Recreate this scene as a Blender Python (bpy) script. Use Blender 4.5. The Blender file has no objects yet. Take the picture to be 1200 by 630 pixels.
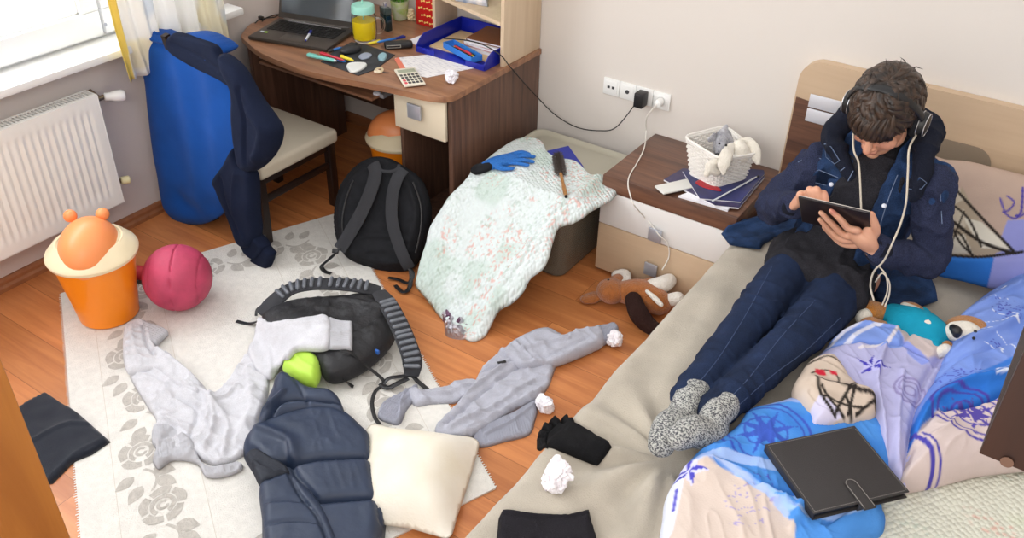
import bpy, bmesh, math, random
import numpy as np
from mathutils import Vector, Matrix, noise
from mathutils.bvhtree import BVHTree
from mathutils.geometry import delaunay_2d_cdt
PI = math.pi
random.seed(7)
scn = bpy.context.scene
COL = scn.collection

# ------------------------------------------------------------------ camera
YAW, PITCH, ROLL, FPX, CAMH = -0.58526536, 0.60541322, 0.02601968, 1063.3, 2.4
def cam_axes():
    f = np.array([math.sin(YAW)*math.cos(PITCH), math.cos(YAW)*math.cos(PITCH), -math.sin(PITCH)])
    r = np.array([math.cos(YAW), -math.sin(YAW), 0.0]); u = np.cross(r, f)
    c, s = math.cos(ROLL), math.sin(ROLL)
    return c*r+s*u, -s*r+c*u, f
CR, CU, CF = cam_axes()
def ray(px, py): return CF*FPX + CR*(px-600) - CU*(py-315)
_d = ray(404, 139)
CAM = -_d*(CAMH/-_d[2])
def on(px, py, ax, val):
    d = ray(px, py); return Vector(CAM + d*((val-CAM[ax])/d[ax]))
def at(px, py, z=0.0): return on(px, py, 2, z)
def dist_of(px, py, ax, val): return (on(px, py, ax, val)-Vector(CAM)).length

cam_d = bpy.data.cameras.new('camera'); cam = bpy.data.objects.new('camera', cam_d); COL.objects.link(cam)
cam_d.sensor_width = 36; cam_d.lens = 36*FPX/1200; cam_d.clip_start = 0.05
cam.matrix_world = Matrix(((CR[0], CU[0], -CF[0], CAM[0]), (CR[1], CU[1], -CF[1], CAM[1]), (CR[2], CU[2], -CF[2], CAM[2]), (0, 0, 0, 1)))
scn.camera = cam

# ------------------------------------------------------------------ colours and materials
def s2l(v): return v/12.92 if v <= .04045 else ((v+.055)/1.055)**2.4
def hx(h):
    h = h.lstrip('#'); return tuple(s2l(int(h[i:i+2], 16)/255) for i in (0, 2, 4))
def nd(nt, t, **k):
    n = nt.nodes.new(t)
    for a, b in k.items(): setattr(n, a, b)
    return n
def base_mat(name):
    m = bpy.data.materials.new(name); m.use_nodes = True
    nt = m.node_tree; p = nt.nodes['Principled BSDF']
    return m, nt, p
def mat(name, col, rough=.6, var=0.0, vscale=8, bump=0.0, bscale=60, metal=0.0, spec=.5, sheen=0.0, attr=False, coord='Object', col2=None, trans=0.0, alpha=1.0, emit=None, stretch=(1, 1, 1), sss=0.0, detail=4, weave=0.0, wscale=400, fib=0.0):
    m, nt, p = base_mat(name)
    p.inputs['Roughness'].default_value = rough; p.inputs['Metallic'].default_value = metal
    p.inputs['Specular IOR Level'].default_value = spec if rough < .84 else min(spec, .22)
    c1 = hx(col)
    tc = nd(nt, 'ShaderNodeTexCoord'); mp = nd(nt, 'ShaderNodeMapping'); mp.inputs['Scale'].default_value = stretch
    nt.links.new(tc.outputs[coord], mp.inputs[0])
    src = None
    if attr:
        a = nd(nt, 'ShaderNodeAttribute', attribute_name='pat'); src = a.outputs['Color']
    if var > 0 or col2:
        n = nd(nt, 'ShaderNodeTexNoise'); n.inputs['Scale'].default_value = vscale; n.inputs['Detail'].default_value = detail
        nt.links.new(mp.outputs[0], n.inputs['Vector'])
        r = nd(nt, 'ShaderNodeValToRGB'); r.color_ramp.elements[0].position = .32; r.color_ramp.elements[1].position = .68
        if col2: a1, a2 = c1, hx(col2)
        else: a1 = tuple(x*(1-var) for x in c1); a2 = tuple(min(1, x*(1+var)) for x in c1)
        if attr: a1 = (1-var,)*3; a2 = (1,)*3
        r.color_ramp.elements[0].color = (*a1, 1); r.color_ramp.elements[1].color = (*a2, 1)
        nt.links.new(n.outputs['Fac'], r.inputs[0])
        if attr:
            mx = nd(nt, 'ShaderNodeMix', data_type='RGBA', blend_type='MULTIPLY'); mx.inputs[0].default_value = 1
            nt.links.new(src, mx.inputs[6]); nt.links.new(r.outputs[0], mx.inputs[7]); src = mx.outputs[2]
        else: src = r.outputs[0]
    if fib > 0:   # heathered fibre flecks
        n = nd(nt, 'ShaderNodeTexNoise'); n.inputs['Scale'].default_value = 420; n.inputs['Detail'].default_value = 2
        nt.links.new(tc.outputs[coord], n.inputs['Vector'])
        r = nd(nt, 'ShaderNodeValToRGB'); r.color_ramp.elements[0].position = .35; r.color_ramp.elements[1].position = .65
        r.color_ramp.elements[0].color = (1-fib,)*3+(1,); r.color_ramp.elements[1].color = (1+fib,)*3+(1,)
        nt.links.new(n.outputs['Fac'], r.inputs[0])
        mx = nd(nt, 'ShaderNodeMix', data_type='RGBA', blend_type='MULTIPLY'); mx.inputs[0].default_value = 1
        if src is not None: nt.links.new(src, mx.inputs[6])
        else: mx.inputs[6].default_value = (*c1, 1)
        nt.links.new(r.outputs[0], mx.inputs[7]); src = mx.outputs[2]
    if src is not None: nt.links.new(src, p.inputs['Base Color'])
    else: p.inputs['Base Color'].default_value = (*c1, 1)
    if bump > 0:
        n2 = nd(nt, 'ShaderNodeTexNoise'); n2.inputs['Scale'].default_value = bscale; n2.inputs['Detail'].default_value = 5
        nt.links.new(mp.outputs[0], n2.inputs['Vector'])
        b = nd(nt, 'ShaderNodeBump'); b.inputs['Strength'].default_value = bump; b.inputs['Distance'].default_value = .01
        nt.links.new(n2.outputs['Fac'], b.inputs['Height']); nt.links.new(b.outputs[0], p.inputs['Normal'])
    if sheen > 0: p.inputs['Sheen Weight'].default_value = sheen; p.inputs['Sheen Roughness'].default_value = .5
    if trans > 0: p.inputs['Transmission Weight'].default_value = trans; p.inputs['IOR'].default_value = 1.3
    if alpha < 1: p.inputs['Alpha'].default_value = alpha
    if sss > 0:
        p.inputs['Subsurface Weight'].default_value = sss; p.inputs['Subsurface Radius'].default_value = (.02, .008, .004); p.inputs['Subsurface Scale'].default_value = .5
    if emit: p.inputs['Emission Color'].default_value = (*hx(emit[0]), 1); p.inputs['Emission Strength'].default_value = emit[1]
    return m
def wood(name, c1, c2, along=0, rough=.45, s=6.0, planks=None, bump=.05):
    """grain stretched along an axis; planks=(length, width) adds staggered board seams"""
    m, nt, p = base_mat(name)
    tc = nd(nt, 'ShaderNodeTexCoord'); mp = nd(nt, 'ShaderNodeMapping')
    sc = [s*7]*3; sc[along] = s*.45; mp.inputs['Scale'].default_value = sc
    vec = tc.outputs['Object']
    tone = None
    if planks:
        L, W = planks
        br = nd(nt, 'ShaderNodeTexBrick'); br.offset = .37; br.offset_frequency = 2
        br.inputs['Scale'].default_value = 1; br.inputs['Brick Width'].default_value = L; br.inputs['Row Height'].default_value = W
        br.inputs['Mortar Size'].default_value = .0012; br.inputs['Mortar Smooth'].default_value = .2; br.inputs['Bias'].default_value = 0
        br.inputs['Color1'].default_value = (0, 0, 0, 1); br.inputs['Color2'].default_value = (1, 1, 1, 1); br.inputs['Mortar'].default_value = (.5, .5, .5, 1)
        nt.links.new(vec, br.inputs['Vector']); tone = br
        off = nd(nt, 'ShaderNodeVectorMath', operation='SCALE'); off.inputs['Scale'].default_value = 3.7
        nt.links.new(br.outputs['Color'], off.inputs[0])
        ad = nd(nt, 'ShaderNodeVectorMath', operation='ADD'); nt.links.new(vec, ad.inputs[0]); nt.links.new(off.outputs[0], ad.inputs[1]); vec = ad.outputs[0]
    nt.links.new(vec, mp.inputs[0])
    n = nd(nt, 'ShaderNodeTexNoise'); n.inputs['Scale'].default_value = 1; n.inputs['Detail'].default_value = 6; n.inputs['Roughness'].default_value = .6; n.inputs['Distortion'].default_value = .6
    nt.links.new(mp.outputs[0], n.inputs['Vector'])
    r = nd(nt, 'ShaderNodeValToRGB'); r.color_ramp.elements[0].position = .3; r.color_ramp.elements[1].position = .7
    r.color_ramp.elements[0].color = (*hx(c1), 1); r.color_ramp.elements[1].color = (*hx(c2), 1)
    nt.links.new(n.outputs['Fac'], r.inputs[0]); src = r.outputs[0]
    if tone:
        mr = nd(nt, 'ShaderNodeMapRange'); mr.inputs['To Min'].default_value = .86; mr.inputs['To Max'].default_value = 1.1
        nt.links.new(tone.outputs['Color'], mr.inputs['Value'])
        mx = nd(nt, 'ShaderNodeMix', data_type='RGBA', blend_type='MULTIPLY'); mx.inputs[0].default_value = 1
        nt.links.new(src, mx.inputs[6]); nt.links.new(mr.outputs[0], mx.inputs[7])
        m2 = nd(nt, 'ShaderNodeMix', data_type='RGBA', blend_type='MULTIPLY'); nt.links.new(tone.outputs['Fac'], m2.inputs[0])
        nt.links.new(mx.outputs[2], m2.inputs[6]); m2.inputs[7].default_value = (.45, .4, .35, 1); src = m2.outputs[2]
    nt.links.new(src, p.inputs['Base Color']); p.inputs['Roughness'].default_value = rough
    b = nd(nt, 'ShaderNodeBump'); b.inputs['Strength'].default_value = bump; b.inputs['Distance'].default_value = .002
    nt.links.new(n.outputs['Fac'], b.inputs['Height']); nt.links.new(b.outputs[0], p.inputs['Normal'])
    return m

# ------------------------------------------------------------------ object helpers
def tag(o, label=None, cat=None, group=None, kind=None):
    if label: o['label'] = label
    if cat: o['category'] = cat
    if group: o['group'] = group
    if kind: o['kind'] = kind
    return o
def thing(name, label, cat, group=None):
    o = bpy.data.objects.new(name, None); COL.objects.link(o); o.empty_display_size = .05
    return tag(o, label, cat, group)
def link(name, me, m=None, parent=None, smooth=True):
    o = bpy.data.objects.new(name, me); COL.objects.link(o)
    if m is not None:
        for mm in (m if isinstance(m, (list, tuple)) else [m]): me.materials.append(mm)
    if parent: o.parent = parent
    if smooth:
        me.polygons.foreach_set('use_smooth', [True]*len(me.polygons))
    return o
def auto_smooth(me, ang=35):
    bm = bmesh.new(); bm.from_mesh(me)
    for e in bm.edges:
        e.smooth = not (len(e.link_faces) == 2 and e.calc_face_angle(0) > math.radians(ang))
    for f in bm.faces: f.smooth = True
    bm.to_mesh(me); bm.free()
class MB:
    """collects shapes that become ONE mesh object"""
    def __init__(s): s.bm = bmesh.new()
    def box(s, c, size, rot=None, bev=0.0, seg=2, mi=0, taper=None):
        r = bmesh.ops.create_cube(s.bm, size=1.0); vs = r['verts']
        for v in vs:
            t = 1.0
            if taper and v.co.z < 0: t = taper
            v.co = Vector((v.co.x*size[0]*t, v.co.y*size[1]*t, v.co.z*size[2]))
        if bev > 0:
            es = list({e for v in vs for e in v.link_edges})
            rb = bmesh.ops.bevel(s.bm, geom=es, offset=bev, segments=seg, profile=.5, affect='EDGES')
            vs = list({v for f in rb['faces'] for v in f.verts} | {v for v in vs if v.is_valid})
        M = Matrix.Translation(Vector(c))
        if rot is not None:
            M = M @ (rot.to_4x4() if isinstance(rot, Matrix) else Matrix.Rotation(rot, 4, 'Z'))
        fs = set()
        for v in vs: v.co = M @ v.co; fs.update(v.link_faces)
        for f in fs: f.material_index = mi
        return s
    def b2(s, p0, p1, bev=0.0, mi=0, seg=2):
        p0 = Vector(p0); p1 = Vector(p1); return s.box((p0+p1)/2, (abs(p1.x-p0.x), abs(p1.y-p0.y), abs(p1.z-p0.z)), bev=bev, mi=mi, seg=seg)
    def tube(s, pts, rad, seg=10, caps=True, mi=0, flat=None, up=None, closed=False, round_caps=False):
        pts = [Vector(p) for p in pts]; n = len(pts)
        if not hasattr(rad, '__len__'): rad = [rad]*n
        rad = list(rad)
        if round_caps and not closed:
            def cap(p, q, r):
                d = (p-q).normalized(); return [(p+d*r*.5, r*.86), (p+d*r*.85, r*.5), (p+d*r*.99, r*.12)]
            a = cap(pts[0], pts[1], rad[0])[::-1]; b = cap(pts[-1], pts[-2], rad[-1])
            pts = [x[0] for x in a]+pts+[x[0] for x in b]; rad = [x[1] for x in a]+rad+[x[1] for x in b]; n = len(pts)
        rings = []; prev = None
        for i, p in enumerate(pts):
            if closed: t = (pts[(i+1) % n]-pts[i-1])
            else: t = pts[min(i+1, n-1)]-pts[max(i-1, 0)]
            if t.length < 1e-9: t = Vector((0, 0, 1))
            t.normalize()
            if prev is None:
                a = Vector(up) if up is not None else (Vector((0, 0, 1)) if abs(t.z) < .9 else Vector((1, 0, 0)))
            else: a = prev
            a = (a - t*a.dot(t))
            if a.length < 1e-6: a = t.orthogonal()
            a.normalize(); b = t.cross(a)
            if up is None: prev = a
            fl = flat if flat else 1.0
            rings.append([s.bm.verts.new(p + (a*math.cos(2*PI*k/seg)*fl + b*math.sin(2*PI*k/seg))*rad[i]) for k in range(seg)])
        fs = []
        m = n if closed else n-1
        for i in range(m):
            A, B = rings[i], rings[(i+1) % n]
            for k in range(seg): fs.append(s.bm.faces.new((A[k], A[(k+1) % seg], B[(k+1) % seg], B[k])))
        if caps and not closed:
            fs.append(s.bm.faces.new(rings[0][::-1])); fs.append(s.bm.faces.new(rings[-1]))
        for f in fs: f.material_index = mi
        return s
    def ell(s, c, r, rot=None, sub=3, mi=0):
        q = bmesh.ops.create_icosphere(s.bm, subdivisions=sub, radius=1.0)
        M = Matrix.Translation(Vector(c)) @ (rot.to_4x4() if rot is not None else Matrix.Identity(4)) @ Matrix.Diagonal((r[0], r[1], r[2], 1))
        fs = set()
        for v in q['verts']: v.co = M @ v.co; fs.update(v.link_faces)
        for f in fs: f.material_index = mi
        return s
    def lathe(s, prof, c=(0, 0, 0), seg=32, rot=None, mi=0, cap=(True, True), sx=1, sy=1):
        rings = []
        for r, z in prof:
            rings.append([Vector((r*math.cos(2*PI*k/seg)*sx, r*math.sin(2*PI*k/seg)*sy, z)) for k in range(seg)])
        M = Matrix.Translation(Vector(c)) @ (rot.to_4x4() if rot is not None else Matrix.Identity(4))
        V = [[s.bm.verts.new(M @ v) for v in R] for R in rings]; fs = []
        for i in range(len(V)-1):
            for k in range(seg): fs.append(s.bm.faces.new((V[i][k], V[i][(k+1) % seg], V[i+1][(k+1) % seg], V[i+1][k])))
        if cap[0]: fs.append(s.bm.faces.new(V[0][::-1]))
        if cap[1]: fs.append(s.bm.faces.new(V[-1]))
        for f in fs: f.material_index = mi
        return s
    def prism(s, pts, h, M=None, mi=0, bev=0.0):
        """pts: 2-D outline, extruded by h along local z, placed with M"""
        vs = [s.bm.verts.new((p[0], p[1], 0)) for p in pts]; f = s.bm.faces.new(vs)
        r = bmesh.ops.extrude_face_region(s.bm, geom=[f]); nv = [v for v in r['geom'] if isinstance(v, bmesh.types.BMVert)]
        for v in nv: v.co.z += h
        allv = set(vs) | set(nv)
        if bev > 0:
            es = [e for v in nv for e in v.link_edges if e.other_vert(v) in set(nv)]
            rb = bmesh.ops.bevel(s.bm, geom=list(set(es)), offset=bev, segments=2, profile=.5, affect='EDGES')
            allv = {v for v in allv if v.is_valid} | {v for f2 in rb['faces'] for v in f2.verts}
        fs = set()
        for v in allv:
            if M is not None: v.co = M @ v.co
            fs.update(v.link_faces)
        for f2 in fs: f2.material_index = mi
        return s
    def build(s, name, m, parent=None, smooth=True, ang=35):
        bmesh.ops.recalc_face_normals(s.bm, faces=s.bm.faces)
        me = bpy.data.meshes.new(name); s.bm.to_mesh(me); s.bm.free()
        o = link(name, me, m, parent, smooth=False)
        if smooth: auto_smooth(me, ang)
        return o
def frame(o, x, y=None, z=None):
    """matrix from origin + x axis + approximate z axis"""
    x = Vector(x).normalized(); z = Vector(z if z is not None else (0, 0, 1)); y = z.cross(x).normalized(); z = x.cross(y).normalized()
    M = Matrix((x, y, z)).transposed().to_4x4(); M.translation = Vector(o); return M
def rframe(x, z=(0, 0, 1)): return frame((0, 0, 0), x, z=z).to_3x3()
def spline(pts, n=8, closed=False):
    P = [np.array(p, float) for p in pts]; N = len(P); out = []
    rng = range(N) if closed else range(N-1)
    for i in rng:
        p0 = P[(i-1) % N] if closed or i > 0 else P[0]; p1 = P[i]; p2 = P[(i+1) % N]; p3 = P[(i+2) % N] if closed or i < N-2 else P[-1]
        for k in range(n):
            t = k/n
            out.append(.5*((2*p1)+(-p0+p2)*t+(2*p0-5*p1+4*p2-p3)*t*t+(-p0+3*p1-3*p2+p3)*t**3))
    if not closed: out.append(P[-1])
    return out

# ------------------------------------------------------------------ numpy noise
def _h(ix, iy, iz, seed):
    n = (ix*374761393 + iy*668265263 + iz*2147483647 + seed*1274126177) & 0xffffffff
    n = ((n ^ (n >> 13))*1274126177) & 0xffffffff
    return ((n ^ (n >> 16)) & 0xffff)/65535.0
def vnoise(P, seed=0):
    P = np.asarray(P, float)
    if P.shape[1] == 2: P = np.c_[P, np.zeros(len(P))]
    I = np.floor(P).astype(np.int64); f = P-I; f = f*f*(3-2*f); r = 0
    for dx in (0, 1):
        for dy in (0, 1):
            for dz in (0, 1):
                w = (f[:, 0] if dx else 1-f[:, 0])*(f[:, 1] if dy else 1-f[:, 1])*(f[:, 2] if dz else 1-f[:, 2])
                r = r + w*_h(I[:, 0]+dx, I[:, 1]+dy, I[:, 2]+dz, seed)
    return r*2-1
def fbm(P, seed=0, oct=3):
    r = 0; a = 1; P = np.asarray(P, float)
    for o in range(oct): r = r + a*vnoise(P*2**o+17.3*o, seed+o); a *= .5
    return r
def inside(P, poly):
    x, y = P[:, 0], P[:, 1]; c = np.zeros(len(P), bool); n = len(poly)
    for i in range(n):
        x1, y1 = poly[i]; x2, y2 = poly[(i+1) % n]
        if y1 == y2: continue
        m = ((y1 > y) != (y2 > y)) & (x < (x2-x1)*(y-y1)/(y2-y1)+x1); c ^= m
    return c
def pdist(P, line, closed=False):
    L = np.asarray(line, float); d = np.full(len(P), 1e9); n = len(L)
    for i in range(n if closed else n-1):
        a = L[i]; b = L[(i+1) % n]; ab = b-a; t = np.clip(((P-a)@ab)/max(ab@ab, 1e-12), 0, 1)
        d = np.minimum(d, np.hypot(P[:, 0]-a[0]-t*ab[0], P[:, 1]-a[1]-t*ab[1]))
    return d
def sdist(P, line):
    L = np.asarray(line, float); d = np.full(len(P), 1e9); sg = np.ones(len(P))
    for i in range(len(L)-1):
        a = L[i]; b = L[i+1]; ab = b-a; t = np.clip(((P-a)@ab)/max(ab@ab, 1e-12), 0, 1)
        q = np.hypot(P[:, 0]-a[0]-t*ab[0], P[:, 1]-a[1]-t*ab[1]); s = np.sign(ab[0]*(P[:, 1]-a[1])-ab[1]*(P[:, 0]-a[0]))
        m = q < d; d = np.where(m, q, d); sg = np.where(m, s, sg)
    return d, sg
def sm(x, a, b):
    t = np.clip((x-a)/(b-a), 0, 1); return t*t*(3-2*t)

# ------------------------------------------------------------------ surfaces that carry things
def bvh_of(objs):
    V = []; F = []
    for o in objs:
        for ob in ([o]+list(o.children_recursive)):
            if ob.type != 'MESH': continue
            k = len(V); V += [v.co.copy() for v in ob.data.vertices]; F += [[k+i for i in p.vertices] for p in ob.data.polygons]
    return BVHTree.FromPolygons(V, F)
def top_of(objs, base=0.0, lift=.002):
    """height function: the top of the given objects, or base where nothing is below"""
    T = bvh_of(objs); D = Vector((0, 0, -1))
    def S(uv):
        b = base(uv) if callable(base) else np.full(len(uv), float(base))
        out = b.copy()
        for i, (u, v) in enumerate(uv):
            h = T.ray_cast(Vector((u, v, 3.0)), D)
            if h[0] is not None and h[0].z+lift > out[i]: out[i] = h[0].z+lift
        return out
    return S
class Plane:
    """local frame: u, v in the plane, w away from it"""
    def __init__(s, O=(0, 0, 0), U=(1, 0, 0), W=(0, 0, 1)):
        s.O = np.array(O, float); s.U = np.array(U, float)/np.linalg.norm(U); W = np.array(W, float); W -= s.U*(W@s.U); s.W = W/np.linalg.norm(W); s.V = np.cross(s.W, s.U)
        s.M = np.array([s.U, s.V, s.W])
    def world(s, p): return s.O + np.asarray(p) @ s.M
    def local(s, p): return (np.asarray(p)-s.O) @ s.M.T
GROUND = Plane()
def px2uv(pts, S=0.0, plane=GROUND):
    o = plane.local(CAM); out = []
    if callable(S):
        D = np.array([plane.M @ ray(*p) for p in pts]); D /= np.linalg.norm(D, axis=1)[:, None]
        t = np.full(len(pts), 1.2); done = np.zeros(len(pts), bool); st = .02
        while not done.all() and t.max() < 7:
            Q = o+D*t[:, None]; below = (Q[:, 2] < S(Q[:, :2])) & ~done
            done |= below; t = np.where(done, t, t+st)
        lo = t-st; hi = t.copy()
        for _ in range(7):
            m = (lo+hi)/2; Q = o+D*m[:, None]; b = Q[:, 2] < S(Q[:, :2]); hi = np.where(b, m, hi); lo = np.where(b, lo, m)
        Q = o+D*hi[:, None]; return Q[:, :2]
    for p in pts:
        d = plane.M @ ray(*p); t = (S-o[2])/d[2]; out.append((o+d*t)[:2])
    return np.array(out)
def resample(P, step):
    P = np.asarray(P); n = len(P); out = []
    for i in range(n):
        a = P[i]; b = P[(i+1) % n]; L = np.linalg.norm(b-a); k = max(1, int(round(L/step)))
        for j in range(k): out.append(a+(b-a)*j/k)
    return np.array(out)
def drape(name, out, m, parent=None, S=0.0, plane=GROUND, th=.02, edge=.03, res=.012, ridges=(), amp=.004, nsc=9, back=0.0, seed=0, corner=False, uv_out=None, pat=None, relax=0, gap=0.0, wav=0.0, hfun=None, soft=False, hsm=0, mats=None, fmat=None, ruf=0.0, skirt=None):
    """a cloth / cushion body: outline traced on surface S, puffed by th, folds = ridges [(px points, amp, width)]"""
    uv = px2uv(out, S, plane) if uv_out is None else np.array(uv_out, float)
    if not corner: uv = np.array(spline(uv, 8, True))
    B = resample(uv, res)
    keep = [0]
    for i in range(1, len(B)):
        if np.linalg.norm(B[i]-B[keep[-1]]) > res*.45: keep.append(i)
    B = B[keep]
    lo = B.min(0); hi = B.max(0)
    xs = np.arange(lo[0], hi[0], res); ys = np.arange(lo[1], hi[1], res*.87)
    G = np.array([(x+(res/2 if j % 2 else 0), y) for j, y in enumerate(ys) for x in xs])
    G = G[inside(G, B)]; G = G[pdist(G, B, True) > res*.55]
    nb = len(B); allp = np.r_[B, G]
    r = delaunay_2d_cdt([Vector(p) for p in allp], [(i, (i+1) % nb) for i in range(nb)], [list(range(nb))], 1, 1e-7)
    P = np.array([(v.x, v.y) for v in r[0]]); F = [list(f) for f in r[2]]
    isb = np.zeros(len(P), bool)
    for i, ids in enumerate(r[3]):
        if any(k < nb for k in ids): isb[i] = True
    d = pdist(P, B, True)
    t = np.clip(d/edge, 0, 1); prof = np.sin(t*PI/2)**.85 if soft else np.sqrt(np.clip(1-(1-t)**2, 0, 1))
    s0 = S(P) if callable(S) else np.full(len(P), float(S))
    if relax:
        E = np.array(list({tuple(sorted((f[i], f[(i+1) % len(f)]))) for f in F for i in range(len(f))}))
        raw = s0.copy(); cnt = np.bincount(E.ravel(), minlength=len(P))
        for _ in range(relax):
            a = np.zeros(len(P)); np.add.at(a, E[:, 0], s0[E[:, 1]]); np.add.at(a, E[:, 1], s0[E[:, 0]]); a /= np.maximum(cnt, 1)
            s0 = np.maximum(raw, a)
    h = th*prof
    ef = np.clip(d/(edge*.8), 0, 1)
    if amp: h = h + amp*fbm(P*nsc+seed*3.1, seed, 3)*ef
    if wav:
        an = seed*1.7; c_, s_ = math.cos(an), math.sin(an); Q = np.c_[P[:, 0]*c_+P[:, 1]*s_, -P[:, 0]*s_+P[:, 1]*c_]
        Q = Q + .045*np.c_[vnoise(P*7+3, seed+9), vnoise(P*7+8, seed+10)]
        h = h + wav*((1-np.abs(vnoise(Q*[7, 19]+seed, seed+5)))**5 + .6*(1-np.abs(vnoise(Q*[13, 26]+seed+4, seed+6)))**5 - .3)*ef
    for R in ridges:
        L = spline(px2uv(R[0], S, plane), 6) if len(R[0]) > 2 else px2uv(R[0], S, plane)
        dd, sg = sdist(P, L); am, wd = R[1], R[2]
        wl = wd*1.25; wr = wd*(.55 if wd < .03 else 1.0)          # gentle on one side, steep on the other, like a real fold
        w_ = np.where(sg > 0, wl, wr)
        prof_ = np.exp(-(dd/w_)**2) if wd >= .018 else 1/(1+(dd/w_)**2)**2
        h = h + am*prof_*np.clip(d/max(wd*.7, 1e-3), 0, 1)
    if hfun is not None: h = h + hfun(P, d)
    if hsm:
        E2 = np.array(list({tuple(sorted((f[i], f[(i+1) % len(f)]))) for f in F for i in range(len(f))})); N_ = len(P)
        c2 = np.maximum(np.bincount(E2.ravel(), minlength=N_), 1)
        for _ in range(hsm):
            a = (np.bincount(E2[:, 0], h[E2[:, 1]], N_)+np.bincount(E2[:, 1], h[E2[:, 0]], N_))/c2; h = np.where(isb, h, .5*h+.5*a)
    h = np.maximum(h, .0015*ef+.0005)
    topw = s0+gap+h
    if back == 0.0: botw = s0+gap*.5+.0002+0*h
    else: botw = s0+gap-back*prof
    topw[isb] = (topw[isb]+botw[isb])/2
    n = len(P); idx = {}; V = list(plane.world(np.c_[P, topw])); 
    bw = plane.world(np.c_[P, botw])
    for i in range(n):
        if isb[i]: idx[i] = i
        else: idx[i] = len(V); V.append(bw[i])
    faces = [tuple(f) for f in F]+[tuple(idx[i] for i in reversed(f)) for f in F]
    me = bpy.data.meshes.new(name); me.from_pydata([tuple(v) for v in V], [], faces); me.update()
    UVv = np.r_[P, P[[i for i in range(n) if not isb[i]]]]
    ul = me.uv_layers.new(name='UVMap'); li = np.zeros(len(me.loops), int); me.loops.foreach_get('vertex_index', li); ul.data.foreach_set('uv', UVv[li].ravel())
    if pat is not None:
        c = pat(UVv); ca = me.color_attributes.new('pat', 'FLOAT_COLOR', 'POINT'); ca.data.foreach_set('color', np.c_[c, np.ones(len(c))].ravel())
    o = link(name, me, m, parent)
    if fmat is not None:
        for p in me.polygons: p.material_index = fmat(np.array(p.center))
    return o
def lin(h): return np.array(hx(h))
def paint(base, layers):
    """pattern painter: layers = [(mask function(P) -> 0..1, colour)]"""
    def f(P):
        c = np.tile(lin(base), (len(P), 1)) if isinstance(base, str) else base(P)
        for mk, col in layers:
            a = np.clip(mk(P), 0, 1)[:, None]; cc = lin(col) if isinstance(col, str) else col; c = c*(1-a)+cc*a
        return c
    return f
def m_poly(px, S, plane=GROUND):
    q = px2uv(px, S, plane)
    def f(P):
        i = inside(P, q); d = pdist(P, q, True); return np.clip(np.where(i, d, -d)/.004+.5, 0, 1)
    return f
def m_line(px, S, w, plane=GROUND):
    q = px2uv(px, S, plane); q = np.array(spline(q, 5)) if len(q) > 2 else q; return lambda P: np.clip((w-pdist(P, q))/.003+.5, 0, 1)
def m_ring(px, S, r, w, plane=GROUND, sx=1.0, rot=0.0):
    q = px2uv([px], S, plane)[0]
    def f(P):
        D = P-q; c, s = math.cos(rot), math.sin(rot); x = D[:, 0]*c+D[:, 1]*s; y = (-D[:, 0]*s+D[:, 1]*c)/sx
        return np.clip((w-np.abs(np.hypot(x, y)-r))/.003+.5, 0, 1)
    return f
def m_star(px, S, r, n, rin=.35, rot=0.0, half=False, sx=1.0):
    q = px2uv([px], S)[0]; pts = []
    for k in range(2*n):
        a = rot+PI*k/n; rr = r if k % 2 == 0 else r*rin; pts.append(q+np.array([math.cos(a)*rr, math.sin(a)*rr*sx]))
    if half:
        tri = [[q, pts[2*k], pts[(2*k+1) % (2*n)]] for k in range(n)]
        return lambda P: np.clip(sum(inside(P, t_).astype(float) for t_ in tri), 0, 1)
    return lambda P: inside(P, pts).astype(float)

def ribf(a, b, S=0.0, plane=GROUND, per=.010, amp=.0022):
    """knitted ribs: fine grooves that run from pixel a to pixel b"""
    q = px2uv([a, b], S, plane); d = q[1]-q[0]; d /= np.linalg.norm(d); nrm = np.array([-d[1], d[0]])
    return lambda P, dd: amp*np.sin((P@nrm)*2*PI/per)*np.clip(dd/.006, 0, 1)
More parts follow.
